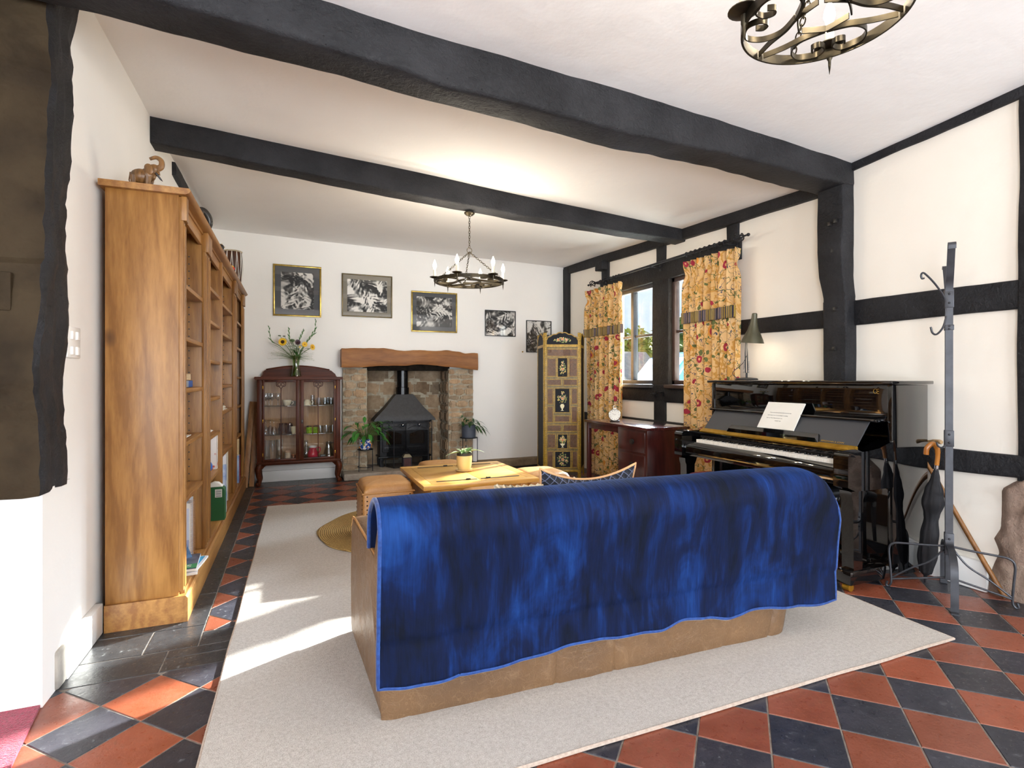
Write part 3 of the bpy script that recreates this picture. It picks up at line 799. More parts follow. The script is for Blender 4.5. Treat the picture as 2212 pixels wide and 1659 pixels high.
# ragged stack of paper standing on the top shelf of the first bay
b = MB(); r = random.Random(4)
for i in range(26):
    y = 3.16+i*.0085; h = .20-.004*abs(i-8)+(r.random()-.5)*.008; dx = (r.random()-.5)*.012
    b.box(-.76+dx, -.556+dx-.0012*max(0, i-12), y, y+.006, 1.722, 1.722+h)
tag(b.build('paper_stack', PAPER), 'ragged stack of white paper on the top shelf nearest the camera', 'paper')
book(-.76, -.565, 3.30, 3.70, 1.166, 1.206, col('cover_grey_blue', '#8f98a6'), 'grey book with blue spine lying under the brown book', 'two books lying in the first bay', 'X')
MB().box(-.568, -.563, 3.58, 3.70, 1.168, 1.204).build('spine_band', col('band_blue', '#2b56a0'), [o for o in COL.objects if o.name.startswith('book')][-1])
book(-.755, -.57, 3.27, 3.71, 1.207, 1.248, mat('cover_brown', '#8c6a4c', '#a8825e', scale=6), 'brown covered book lying on the grey one', 'two books lying in the first bay', '-X', pages=mat('cream_pages', '#d9c6a6', '#bfa988', rough=.9, scale=90))
sheets('papers', -.72, -.56, 3.32, 3.62, .881, 3, .003, 'few white papers lying on the fourth shelf of the first bay')
def spiral_book():
    t = thing('spiral_book', (-.66, 3.74, .151), 'white spiral bound book standing at the bottom of the bookcase', 'book')
    MB().box(-.78, -.568, 3.742, 3.752, .151, .50, .001).build('back_pages', mat('grey_card', '#c3c4c8', rough=.7), t)
    MB().box(-.78, -.575, 3.722, 3.738, .151, .465, .001).build('cover', PAPER, t)
    b = MB(); b.box(-.77, -.60, 3.7205, 3.722, .442, .452); b.build('title_bar', INK, t)
    b = MB(); b.box(-.77, -.585, 3.7208, 3.722, .185, .435); b.build('printed_field', col('pale_blue_print', '#d3d8e8', .8), t)
    b = MB(); b.box(-.77, -.585, 3.7200, 3.7208, .20, .245); b.build('blue_band', col('blue_grey_print', '#a9b4d6', .8), t)
    b = MB(); r = random.Random(1)
    for i, z in enumerate((.405, .395, .375, .362, .350, .34, .333, .32, .30, .26)):
        b.box(-.765, -.60-r.random()*.05, 3.7196, 3.7208, z, z+.0035 if i > 1 else z+.006)
    b.build('print_lines', col('print_grey', '#8b8d98', .8), t)
    b = MB(); b.box(-.70, -.59, 3.7196, 3.720, .158, .195); b.build('label', PAPER, t)
    b = MB(); [b.box(-.66+i*.006, -.66+i*.006+(.002 if i % 3 else .004), 3.719, 3.7196, .163, .188) for i in range(10)]; b.build('barcode', INK, t)
    MB().box(-.78, -.58, 3.722, 3.74, .1505, .1545).build('red_base', col('red_edge', '#d4242e'), t)
    b = MB()
    for i in range(42):
        z = .165+i*.0076; b.tube([(-.573+.017*cos(a), 3.735+.014*sin(a), z+.0012*a) for a in [q*2*pi/10 for q in range(10)]], .0014, 5)
    b.build('spiral', mat('copper_wire', '#c9a184', rough=.35, metal=.7), t)
spiral_book()
t = book(-.70, -.545, 3.52, 3.60, .152, .30, mat('blue_cover', '#2a4f86', '#7fa6cf', scale=22, detail=2), 'blue and white booklet leaning beside the spiral book', None, '-Y', name='booklet', rz=.5, tilt=-.35)
def magazine(x0, x1, y0, y1, z, th, top, label, rz, parts=()):
    t = thing('magazine', ((x0+x1)/2, (y0+y1)/2, z), label, 'magazine', 'magazines fanned at the bottom of the bookcase')
    MB().box(x0, x1, y0, y1, z, z+th, .001).build('pages', PAPER, t)
    MB().box(x0, x1, y0, y1, z+th, z+th+.001).build('cover', top, t)
    for nm, q, m in parts: MB().box(q[0], q[1], q[2], q[3], z+th+.001, z+th+.0016).build(nm, m, t)
    t.rotation_euler = (0, 0, rz); return t
WHITEP = col('white_cover', '#eceaf0', .4)
magazine(-.74, -.50, 3.33, 3.58, .151, .012, WHITEP, 'white magazine at the bottom of the fanned pile', .12)
magazine(-.72, -.478, 3.37, 3.61, .165, .010, WHITEP, 'white magazine with light blue stripe under the green one', -.10, (('stripe', (-.53, -.492, 3.38, 3.60), col('sky_blue', '#3fa0cc', .4)),))
t = magazine(-.74, -.50, 3.33, 3.61, .177, .010, mat('dark_photo', '#3c4152', '#6d7486', rough=.4, scale=12), 'dark covered magazine with a green title band on the pile', .06, (('title_band', (-.74, -.50, 3.345, 3.42), col('leaf_green', '#3f9b62', .4)),))
text('title', 'Safe', .055, frame_mat((-.525, 3.405, .1892), (-1, 0, 0), (0, -1, 0)), PAPER, t)
# second bay
def green_box():
    t = thing('green_box', (-.64, 4.60, .151), 'green boxed set with barcode label at the bottom of the second bay', 'box')
    b = MB(); x0, x1, z0, z1, c = -.80, -.485, .151, .40, .03
    b.prism([(x0, z0), (x1, z0), (x1, z1-c)]+[(x1-c+c*cos(a), z1-c+c*sin(a)) for a in (.4, .8, 1.2)]+[(x1-c, z1), (x0, z1)], 4.56, 4.66, 'Y')
    b.build('box', col('box_green', '#1f5a30', .35), t)
    MB().box(-.80, -.575, 4.5585, 4.561, .175, .375).build('picture', mat('box_picture', '#3a2a34', '#5c4658', rough=.35, scale=9), t)
    b = MB(); b.ell((-.655, 4.559, .235), (.045, .003, .055), 14, 8); b.build('picture_figure', mat('picture_pale', '#b9b3b6', '#8d8790', scale=30), t)
    MB().box(-.548, -.502, 4.5585, 4.561, .325, .385).build('label', PAPER, t)
    b = MB(); [b.box(-.543, -.507, 4.557, 4.5585, .33+i*.006, .33+i*.006+(.002 if i % 3 else .004)) for i in range(9)]; b.build('barcode', mat('bar_grey', '#6d6f74'), t)
green_box()
book(-.78, -.545, 4.63, 4.69, .526, .78, mat('cover_white_red', '#efe9e6', '#cf5a4a', scale=16, lo=.6, hi=.66), 'white book with red pictures standing in the second bay', None, 'X')
t = MB(); t.ell((-.60, 4.45, .575), (.05, .05, .05)); tag(t.build('blue_ball', col('ball_blue', '#2f62b4', .35)), 'blue ball on the lowest shelf of the second bay', 'ball')
b = MB(); b.grid(6, 3, lambda u, v: (-.70+.14*u, 4.40+.16*v, .828+.035*abs(sin(u*pi))*(1-.4*v)))
tag(b.build('folded_leaflet', mat('leaflet', '#f0eeec', '#e0a090', scale=14, lo=.6, hi=.7), solid=.002), 'folded white and red leaflet on a shelf of the second bay', 'leaflet')
# third bay
book(-.78, -.54, 4.74, 4.775, 1.826, 2.045, mat('green_white_cover', '#5f9a78', '#dfe8dd', scale=20), 'pale green book standing on the top shelf behind the partition', None, 'X')
sheets('papers', -.74, -.56, 4.85, 5.35, .951, 6, .005, 'pile of papers and a slim book on a shelf of the third bay', .02, 'papers')
for y0, y1, x1, z1, m, lab in ((4.80, 4.84, -.50, .53, mat('blue_white_cover', '#3f78c4', '#dfe6f0', scale=11), 'blue and white puzzle book at the near side of the third bay'),
                               (5.02, 5.06, -.53, .50, mat('yellow_teal_cover', '#d8d04a', '#2a9c9c', scale=10, lo=.48, hi=.5), 'yellow and teal children\'s book in the bottom of the third bay'),
                               (5.20, 5.23, -.54, .58, WHITEP, 'first of two tall white books in the bottom of the third bay'),
                               (5.27, 5.30, -.535, .58, col('ivory_cover', '#e2dbc8', .5), 'ivory tall book behind the white one in the third bay'),
                               (5.42, 5.45, -.55, .56, col('dark_green_board', '#123424', .5), 'dark green board at the back of the third bay')):
    book(-.80, x1, y0, y1, .151, z1, m, lab, 'books in the bottom of the third bay', 'X')
b = MB(); b.prism([(-.64, .402), (-.50, .402), (-.53, .43), (-.56, .435)], 4.57, 4.64, 'Y'); tag(b.build('folded_paper', PAPER), 'white folded paper on top of the green box', 'paper')
# fourth bay
def bowl(c, r, h, m, label, cat='bowl', name='bowl'):
    b = MB(); b.lathe([(r*.5, 0), (r*.55, .004), (r*.85, h*.5), (r, h), (r*.96, h), (r*.8, h*.5), (r*.45, .01), (0, .01)], c, 24)
    return tag(b.build(name, m), label, cat)
book(-.70, -.55, 5.86, 6.06, 1.238, 1.252, col('navy_cover', '#27406e'), 'thin blue book under the white bowl', None, 'X')
bowl((-.615, 5.97, 1.2525), .085, .075, WHITEC, 'white bowl on a blue book in the far bay')
for y0, y1, z1, m, lab in ((5.80, 5.815, 2.0, WHITEP, 'white book on the top shelf of the far bay'), (5.85, 5.89, 2.02, col('brown_cover', '#7a4a2c'), 'brown book on the top shelf of the far bay'), (5.93, 5.95, 1.99, WHITEP, 'slim white book behind the brown one on the top shelf of the far bay')):
    book(-.78, -.55, y0, y1, 1.801, z1, m, lab, 'books on the top shelf of the far bay', 'X')
book(-.80, -.535, 6.30, 6.34, .151, .58, col('tan_box', '#c9ad80', .6), 'tall tan box file in the bottom of the far bay', None, 'X', name='box_file', cat='box')
book(-.80, -.525, 5.80, 5.83, .151, .50, WHITEP, 'white tall book at the near side of the far bay', 'X')
t = book(-.80, -.515, 6.12, 6.20, .151, .43, mat('blue_pink_cover', '#a9bddc', '#6f8fc0', scale=8), 'light blue boxed book with red edge in the far bay', None, 'X')
MB().box(-.64, -.56, 6.118, 6.12, .22, .31).build('cover_picture', mat('navy_picture', '#16284e', '#2c4a80', scale=20), t)
MB().box(-.519, -.5145, 6.12, 6.20, .151, .43).build('red_edge', col('edge_red', '#a03044'), t)

# planks leaning in the corner
for i, (dx, lab) in enumerate(((0, 'wooden plank leaning in the corner, nearer the bookcase'), (.062, 'second wooden plank leaning in the corner, nearer the glass cabinet'))):
    b = MB(); a = Vector((-.505+dx, 6.65+i*.04, 0)); c = Vector((-.445+dx*.8, 6.885, .95-i*.005))
    d = (c-a).normalized(); M = frame_mat((0, 0, 0), d, (1, 0, 0)); M.translation = a
    b.box(0, (c-a).length, -.026, .026, -.011, .011, .002, M=M)
    for v in b.bm.verts: v.co.z = max(v.co.z, 0)
    tag(b.build('plank', PINE_Z), lab, 'plank', 'planks in the corner')
# ------------------------------------------------------------------ glazed cabinet, its contents and the flowers
CX0, CX1, CY0, CY1 = -.385, .51, 6.64, 6.895
CABIN = wood('sunlit_cabinet_back', '#b58a5c', '#95693e', 'Z', .5, bump=.03)  # sunlit look of the inner back is put into its wood colour
def cabinet():
    t = thing('display_cabinet', ((CX0+CX1)/2, (CY0+CY1)/2, 0), 'dark mahogany glazed cabinet on claw feet left of the fireplace', 'cabinet')
    MB().box(CX0, CX1, CY1-.012, CY1, .25, 1.21).build('back_panel', CABIN, t)
    for a, c in ((CX0, CX0+.02), (CX1-.02, CX1)): MB().box(a, c, CY0+.02, CY1, .25, 1.21, .002).build('side_panel', MAHOG, t)
    b = MB(); b.prism([(CX0-.02, 1.205), (CX1+.02, 1.205), (CX1+.03, 1.22), (CX1+.022, 1.238), (CX0-.022, 1.238), (CX0-.03, 1.22)], CY0-.025, CY1, 'Y'); b.build('top', MAHOG_X, t)
    # arched gallery at the back of the top
    pts = [(-.36, 1.238)]+[(-.36+.03*k/5, 1.238+.055*(k/5)**2) for k in range(1, 6)]+[(-.315, 1.315)]
    xs = [-.30+.70*k/16 for k in range(17)]
    arch = [(x, 1.318+.045*sin(pi*(x+.30)/.70)) for x in xs]
    pts = pts+arch+[(.418, 1.315)]+[(.49-.03*(5-k)/5*1 if k else .455, 1.238+.055*((5-k)/5)**2) for k in range(1, 6)]
    b = MB(); b.prism(pts, CY1-.04, CY1-.015, 'Y')
    b.tube([(x, CY1-.03, z+.003) for x, z in arch], .010, 8); b.build('gallery', MAHOG_X, t)
    MB().box(CX0, CX1, CY0, CY1, .235, .275, .006).build('base_rail', MAHOG_X, t)
    b = MB(); b.box(CX0-.008, CX1+.008, CY0-.012, CY1, .250, .262, .004); b.build('base_moulding', MAHOG_X, t)
    for a, c in ((CX0, CX0+.05), (CX1-.05, CX1)): MB().box(a, c, CY0, CY0+.025, .275, 1.205, .003).build('corner_stile', MAHOG, t)
    for nm, a, c, hinge in (('left', CX0+.052, .060, CX0+.06), ('right', .066, CX1-.052, CX1-.06)):
        b = MB(); w = .026
        b.box(a, a+w+(.014 if nm == 'right' else 0), CY0-.004, CY0+.018, .278, 1.203, .003); b.box(c-w-(.014 if nm == 'left' else 0), c, CY0-.004, CY0+.018, .278, 1.203, .003)
        b.box(a, c, CY0-.003, CY0+.017, .278, .304, .003); b.box(a, c, CY0-.003, CY0+.017, 1.178, 1.203, .003)
        d = b.build('door', MAHOG, t)
        b = MB(); b.box(a+w, c-w, CY0+.006, CY0+.009, .30, 1.18); b.build('pane', GLASS, d)
        m = (a+c)/2; b = MB(); b.box(m-.005, m+.005, CY0-.001, CY0+.012, .30, 1.105, .002)
        y = CY0+.004
        for s in (-1, 1):
            b.tube(bez([(m, y, 1.10), (m+s*.018, y, 1.125), (m+s*.045, y, 1.135), (m+s*.05, y, 1.178)], 6), .004, 6)
            b.tube(arc((m+s*.018, y, 1.15), .017, 0, 2*pi, 14)[:-1], .003, 6, True)
        b.tube([(m-.052, y, 1.176), (m+.052, y, 1.176)], .004, 6); b.build('glazing_fret', MAHOG, d)
        b = MB(); [b.box(hinge-.003, hinge+.003, CY0-.006, CY0, z, z+.035, .001) for z in (.34, .72, 1.1)]; b.build('hinge', BRASS, d)
        if nm == 'right':
            b = MB(); b.box(a+.014, a+.030, CY0-.008, CY0-.004, .70, .74, .002); b.tube([(a+.022, CY0-.008, .745), (a+.022, CY0-.02, .745)], .004, 8); b.build('lock', DARKCARVED, d)
    for z in (.575, .904): MB().box(CX0+.022, CX1-.022, CY0+.03, CY1-.014, z-.006, z, .001).build('shelf', thin_glass('shelf_glass', '#cfd8cf', .12), t)
    for sx, x in ((-1, CX0+.03), (1, CX1-.03)):
        for sy, y in ((-1, CY0+.03), (1, CY1-.05)):
            b = MB(); o = .05 if sy < 0 else .01
            b.tube(bez([(x, y, .245), (x+sx*.018, y+sy*o*.35, .19), (x+sx*.012, y+sy*o*.3, .12), (x+sx*.002, y+sy*o*.2, .06), (x+sx*.014, y+sy*o*.55, .02)], 5), [.036-.0009*i for i in range(21)], 12)
            b.tube(bez([(x-sx*.06, y, .243), (x-sx*.03, y, .228), (x, y, .20)], 4), [.012, .014, .016, .018, .02, .022, .023, .024, .024], 8)
            l = b.build('leg', MAHOG_X, t)
            b = MB(); fx, fy = x+sx*.014, y+sy*o*.55
            b.ell((fx, fy, .022), (.024, .024, .022))
            for a in (-1.1, -.4, .4, 1.1):
                an = atan2(sy, sx)+a; b.tube([(fx+.012*cos(an), fy+.012*sin(an), .045), (fx+.026*cos(an), fy+.026*sin(an), .026), (fx+.024*cos(an), fy+.024*sin(an), .004)], [.009, .008, .004], 6)
            b.build('claw_foot', MAHOG_X, l)
cabinet()

def vessel(name, prof, loc, m, label, cat, group=None, seg=20, extra=None):
    b = MB(); b.lathe(prof, (0, 0, 0), seg, caps=False)
    if extra: extra(b)
    o = b.build(name, m, origin=(0, 0, 0)); o.location = loc
    return tag(o, label, cat, group)
WINE = [(0, .001), (.027, .001), (.028, .004), (.006, .010), (.004, .05), (.012, .062), (.030, .085), (.034, .105), (.027, .145), (.026, .145), (.032, .105), (.028, .087), (.004, .064)]
TUMB = [(0, .001), (.028, .001), (.030, .004), (.034, .085), (.0325, .085), (.028, .008), (0, .008)]
SHOT = [(0, .001), (.020, .001), (.021, .003), (.026, .06), (.0245, .06), (.019, .008), (0, .008)]
FLUTE = [(0, .001), (.03, .001), (.031, .004), (.006, .012), (.005, .09), (.016, .11), (.026, .16), (.024, .235), (.0225, .235), (.0245, .16), (.004, .105)]
UPWINE = [(r, .165-z*1.13) for r, z in WINE]
def many(name, prof, pts, m, label, cat, group, seg=16, z=0):
    first = None
    for i, (x, y) in enumerate(pts):
        lab = label[i] if isinstance(label, (list, tuple)) else label
        if first is None: first = vessel(name, prof, (x, y, z), m, lab, cat, group, seg)
        else:
            o = first.copy(); COL.objects.link(o); o.location = (x, y, z); o['label'] = lab
YS, ZT, ZM, ZB = 6.75, .905, .576, .276
many('sherry_glass', WINE, [(-.30, YS), (-.235, YS+.02), (-.17, YS-.02), (-.27, YS+.08)], CRYSTAL, 'small stemmed glass on the top shelf behind the left cabinet door', 'glass', 'stemmed glasses on the top cabinet shelf', z=ZT)
many('hanging_wine_glass', UPWINE, [(-.30, YS), (-.215, YS-.02), (-.255, YS+.08), (-.14, YS+.06)], CRYSTAL, 'upturned wine glass on the middle shelf behind the left cabinet door', 'glass', 'upturned glasses on the middle cabinet shelf', z=ZM)
many('tumbler', TUMB, [(.275, YS), (.345, YS+.01), (.41, YS-.01), (.38, YS+.09)], CRYSTAL, 'clear tumbler on the top shelf behind the right cabinet door', 'glass', 'tumblers on the top cabinet shelf', z=ZT)
many('cut_tumbler', TUMB, [(.29, YS), (.36, YS), (.425, YS-.015)], CRYSTAL, 'cut glass tumbler on the middle shelf behind the right cabinet door', 'glass', 'tumblers on the middle cabinet shelf', z=ZM)
many('tall_glass_vase', [(0, .001), (.038, .001), (.040, .005), (.036, .12), (.042, .235), (.0405, .235), (.0345, .12), (.036, .01), (0, .01)], [(-.29, YS), (-.155, YS+.03)], CRYSTAL, ['tall clear glass vase in the bottom left corner of the cabinet', 'tall clear glass vase beside the flute in the cabinet bottom'], 'vase', 'tall glasses in the cabinet bottom', 20, ZB)
vessel('flute_glass', FLUTE, (-.225, YS-.02, ZB), CRYSTAL, 'tall stemmed flute between the two glass vases in the cabinet', 'glass')
vessel('highball_glass', [(0, .001), (.022, .001), (.026, .115), (.0245, .115), (.021, .008), (0, .008)], (.205, YS+.04, ZT), CRYSTAL, 'tall narrow glass on the top shelf right of the cream cup', 'glass')
def cup(loc, m, lab, r=.045, h=.062, name='tea_cup', flip=False, side=1):
    t = thing(name, loc, lab, 'cup')
    p = [(r*.55, 0), (r*.6, .004), (r*.9, h*.45), (r, h), (r*.95, h), (r*.84, h*.45), (0, .008)]
    if flip: p = [(a, h-z) for a, z in p]
    MB().lathe(p, loc, 20, caps=False).build('body', m, t)
    MB().tube(arc((loc[0]+side*r*.95, loc[1], loc[2]+h*.5), h*.3, -1.6, 1.6, 10, (side, 0, 0)), .0045, 6).build('handle', m, t)
CREAMCUP = mat('cream_china', '#e2d9c0', '#cfc3a4', rough=.25, scale=40)
cup((-.075, YS-.02, ZT), CREAMCUP, 'cream tea cup on the top shelf behind the left cabinet door', .05, .065)
vessel('grey_dish', [(0, .002), (.04, .002), (.06, .05), (.057, .05), (.038, .008), (0, .008)], (.0, YS+.06, ZT), col('grey_green_glaze', '#8d9484', .3), 'grey green dish behind the cream cup in the cabinet', 'dish')
cup((.145, YS-.02, ZT), CREAMCUP, 'upturned cream cup on the top shelf behind the right cabinet door', .047, .066, flip=True)
cup((.0, YS-.05, ZM), mat('cream_mug_glaze', '#dccfa8', '#c7552f', rough=.3, scale=20, lo=.62, hi=.7), 'cream mug on the middle shelf beside the black jar', .036, .088, 'mug')
def jar(loc, body, lid, lab, r=.032, h=.09, name='jar'):
    t = thing(name, loc, lab, 'jar')
    MB().lathe([(0, .001), (r*.9, .001), (r, .008), (r, h*.72), (r*.8, h*.8), (r*.8, h*.84)], loc, 20, caps=False).build('body', body, t)
    MB().lathe([(r*.86, h*.80), (r*.95, h*.82), (r*.95, h*.93), (r*.6, h), (0, h)], loc, 20).build('lid', lid, t)
jar((-.045, YS+.05, ZM), col('black_contents', '#151518', .25), CHROME, 'black preserve jar with wire clip on the middle shelf', .035, .125)
vessel('amber_beaker', [(0, .001), (.042, .001), (.044, .005), (.046, .125), (.044, .125), (.042, .01), (0, .01)], (-.115, YS-.01, ZM), thin_glass('amber_glass', '#c9b184', .14), 'amber glass beaker on the middle cabinet shelf', 'glass')
JL = mat('dark_metal_lid', '#4a3a34', '#5d4c44', rough=.3, metal=.5, scale=20)
GREENJ = mat('bright_green_contents', '#5d8a12', '#86b52a', rough=.15, scale=30)
jar((.165, YS-.03, ZM), GREENJ, JL, 'bright green jar with dark lid, left of the pair', .034, .092, 'green_jar')
jar((.240, YS-.03, ZM), GREENJ, JL, 'bright green jar with dark lid, right of the pair', .034, .092, 'green_jar')
def red_jug():
    l = (.205, YS-.02, ZB); t = thing('red_jug', l, 'crimson jug with white rim in the bottom of the cabinet', 'jug')
    RJ = mat('crimson_glaze', '#a3122f', '#c22846', rough=.12, scale=14)
    MB().lathe([(0, .001), (.045, .001), (.052, .008), (.060, .04), (.055, .075), (.036, .115), (.040, .132), (.037, .132), (.032, .115)], l, 24, caps=False).build('body', RJ, t)
    MB().lathe([(.0375, .128), (.042, .132), (.046, .146), (.043, .148), (.036, .13)], l, 24, caps=False).build('rim', WHITEC, t)
    MB().tube(bez([(l[0]+.038, l[1], l[2]+.125), (l[0]+.075, l[1], l[2]+.128), (l[0]+.080, l[1], l[2]+.09), (l[0]+.055, l[1], l[2]+.055)], 6), .007, 8).build('handle', RJ, t)
red_jug()
def coffee_pot():
    l = (.385, YS+.03, ZB); t = thing('glass_coffee_pot', l, 'clear glass coffee pot at the bottom right of the cabinet', 'pot')
    MB().lathe([(0, .001), (.055, .001), (.065, .02), (.055, .08), (.035, .15), (.038, .185), (.036, .185), (.033, .15), (.053, .08), (.06, .02)], l, 24, caps=False).build('body', CRYSTAL, t)
    MB().tube(bez([(l[0]+.036, l[1], l[2]+.17), (l[0]+.075, l[1], l[2]+.165), (l[0]+.08, l[1], l[2]+.11), (l[0]+.05, l[1], l[2]+.08)], 6), .004, 8).build('handle', INK, t)
coffee_pot()
b = MB(); b.box(.285, .345, YS-.055, YS-.015, ZB, ZB+.045, .004, M=None); b.box(.265, .42, YS-.06, YS-.01, ZB, ZB+.012, .004); tag(b.build('black_grinder', DARKCARVED), 'small black box on a dark stand before the glass coffee pot', 'box')
vessel('glass_carafe', [(0, .001), (.05, .001), (.058, .02), (.055, .09), (.018, .15), (.02, .21), (.018, .21), (.016, .15), (.052, .09), (.055, .02)], (.135, YS+.06, ZB), CRYSTAL, 'clear glass carafe behind the crimson jug', 'carafe')
jar((-.065, YS-.01, ZB), mat('storage_contents', '#cbb9a0', '#b09c82', scale=30), mat('cork_lid', '#c8a888', '#b59070', scale=30), 'pale storage jar with cork lid in the cabinet bottom', .032, .105, 'storage_jar')
vessel('copper_cup', [(0, .001), (.024, .001), (.030, .06), (.028, .06), (.022, .006), (0, .006)], (-.005, YS-.05, ZB), mat('copper', '#c27a4c', '#a85e34', rough=.25, metal=.9), 'small copper cup in the bottom of the cabinet', 'cup')

# -- the vase and each flower in it
VX, VY, VZ = .022, 6.76, 1.2385
vessel('glass_vase', [(0, .002), (.055, .002), (.060, .008), (.052, .05), (.038, .11), (.036, .15), (.044, .20), (.056, .245), (.0545, .245), (.0425, .20), (.0345, .15), (.036, .11), (.049, .05), (.055, .014), (0, .014)], (VX, VY, VZ), WATERGLASS, 'flared clear vase of garden flowers on the glazed cabinet', 'vase', seg=32)
STEM = mat('green_stem', '#5f7a34', '#48642a', rough=.6, scale=20)
LEAFG = mat('flower_leaf', '#2f5a24', '#477a34', rough=.45, scale=15)
PETY = mat('yellow_petal', '#efbb18', '#f6cf3a', rough=.5, scale=30)
SEED = mat('dark_seed_head', '#2a1708', '#40260f', rough=.9, scale=60)
PLUM = mat('dark_plum_petal', '#280a1c', '#3d1430', rough=.5, scale=30)
def stem_pts(tip, k, r=.03):
    a = k*2.4; base = Vector((VX+r*cos(a), VY+r*sin(a)*.7, VZ+.018)); neck = Vector((VX-.014*cos(a+.7), VY-.012*sin(a), VZ+.15))
    tip = Vector(tip); mid = neck.lerp(tip, .5)+Vector(((tip.x-VX)*-.12, 0, .02))
    return bez([base, neck, mid, tip], 8)
def sunflower(tip, face, R, label, k, petals=PETY, centre=SEED, n=20, cr=.42, nm='sunflower'):
    tip = Vector(tip); face = Vector(face).normalized()
    t = thing(nm, (VX, VY, VZ+.016), label, 'flower', 'flowers in the glass vase')
    MB().tube(stem_pts(tip, k), .0035, 6).build('stem', STEM, t)
    u = face.orthogonal().normalized(); v = face.cross(u); b = MB()
    for layer in (0, 1):
        for i in range(n):
            a = 2*pi*(i+.5*layer)/n; d = u*cos(a)+v*sin(a)
            b.leaf(tip+d*R*cr*.8+face*(.003-layer*.003), d+face*(.25-.2*layer), face, R*(1-cr)*1.15, R*.28, -.0, 4, .1)
    b.build('petals', petals, t)
    M = frame_mat((0, 0, 0), u, v).to_3x3()
    MB().ell(tip+face*.004, (R*cr, R*cr, R*.22), 14, 8, M=M).build('centre', centre, t)
    b = MB()
    for s in (-1, 1):
        p = stem_pts(tip, k)[17 if s > 0 else 21]; b.leaf(p, (s*.8, -.3, .3), (0, 0, 1), .07, .035, .5)
    b.build('leaf', LEAFG, t)
sunflower((-.120, VY-.05, 1.640), (-.25, -1, .15), .050, 'large sunflower with dark centre at the left of the vase', 0)
sunflower((.116, VY-.04, 1.618), (.1, -1, .1), .034, 'small yellow flower in the right middle of the bunch', 1, n=14, cr=.3, centre=mat('golden_centre', '#b07a10', '#d29a20', scale=60))
sunflower((.200, VY-.02, 1.588), (.75, -.7, .1), .040, 'yellow sunflower facing right at the right of the vase', 2, n=16, cr=.35, centre=mat('golden_disc', '#a86f0c', '#cf9418', scale=60))
sunflower((.040, VY-.05, 1.640), (.1, -1, .25), .034, 'dark plum flower in the middle of the bunch', 3, PLUM, SEED, 18, .3, 'dahlia')
sunflower((-.02, VY+.02, 1.66), (0, -.6, .8), .036, 'dark green seed head flower at the top of the bunch', 4, LEAFG, mat('green_head', '#33482a', '#4a6238', scale=50), 14, .5, 'seed_head')
sunflower((.065, VY-.06, 1.585), (.1, -1, .1), .016, 'tiny pale yellow flower below the plum one', 5, mat('pale_yellow_petal', '#e8dc90'), PETY, 10, .4, 'small_daisy')
for i, (tip, lab) in enumerate((((-.155, VY, 1.715), 'flat dark green flower head at upper left of the bunch'), ((-.105, VY+.02, 1.712), 'second flat dark green flower head beside the left one'))):
    t = thing('yarrow', (VX, VY, VZ+.016), lab, 'flower', 'flowers in the glass vase'); MB().tube(stem_pts(tip, 6+i), .002, 6).build('stem', STEM, t)
    MB().ell(tip, (.018, .018, .006), 12, 6).build('flower_head', mat('dark_head', '#37462e', '#4c5c3c', scale=80), t)
for i, (tip, mid, lab) in enumerate((((.238, VY, 1.90), (.225, VY, 1.76), 'tall gladiolus spray curving up at the far right'), ((.225, VY-.03, 1.79), (.16, VY, 1.68), 'gladiolus spray reaching out to the right'),
                                     ((-.265, VY, 1.80), (-.24, VY, 1.66), 'gladiolus spray at the far left of the vase'), ((.10, VY, 1.775), (.07, VY, 1.70), 'short bud spray above the plum flower'), ((-.055, VY, 1.79), (-.05, VY, 1.70), 'short bud spray at the top of the bunch'))):
    t = thing('gladiolus_spray', (VX, VY, VZ+.016), lab, 'flower', 'flowers in the glass vase')
    P = bez([(VX, VY, VZ+.02), (VX, VY, VZ+.16), ((VX*2+mid[0]*3)/5, VY, (1.42+mid[2]*2)/3), mid, tip], 8)
    MB().tube(P, [.003]*20+[.0025]*(len(P)-20), 6).build('stem', STEM, t)
    b = MB()
    for k in range(7):
        p = P[-1-k*2]; d = (P[-1-k*2]-P[-3-k*2]).normalized(); s = 1 if k % 2 else -1
        b.leaf(p, d+Vector((s*.25, 0, 0)), (0, -1, 0), .035+.004*k, .011, 0, 4)
    b.build('buds', LEAFG, t)
for i, (cx, cz, lab) in enumerate(((-.20, 1.49, 'misty white gypsophila spray at the left of the vase'), (.15, 1.47, 'misty white gypsophila spray at the right of the vase'), (-.19, 1.60, 'thin white gypsophila sprig under the left sunflower'))):
    t = thing('gypsophila', (VX, VY, VZ+.016), lab, 'flower', 'flowers in the glass vase'); b = MB(); f = MB(); r = random.Random(i)
    root = Vector((VX, VY, VZ+.2)); b.tube([(VX, VY, VZ+.02), root], .0012, 4)
    for k in range(26 if i < 2 else 14):
        q = Vector((cx+(r.random()-.5)*.15, VY-.02+(r.random()-.5)*.06, cz+(r.random()-.5)*.11)); b.tube(bez([root, root.lerp(q, .6)+Vector((0, 0, .012)), q], 4), .0006, 4)
        for _ in range(3): f.ell(q+Vector(((r.random()-.5)*.02, (r.random()-.5)*.02, (r.random()-.5)*.02)), (.0028,)*3, 6, 4)
    b.build('stem', STEM, t); f.build('blossoms', mat('gypsophila_white', '#ddd8cc', rough=.8), t)
b = MB(); r = random.Random(9)
for k in range(34):
    a = r.random()*2*pi; h = r.random(); b.leaf((VX+.03*cos(a), VY+.02*sin(a), VZ+.20+.16*h), (cos(a), sin(a)*.6, .9-.5*h), (0, 0, 1), .06+.04*r.random(), .026, .5, 5)
b.tube([(VX, VY, VZ+.02), (VX, VY, VZ+.36)], .004, 6)
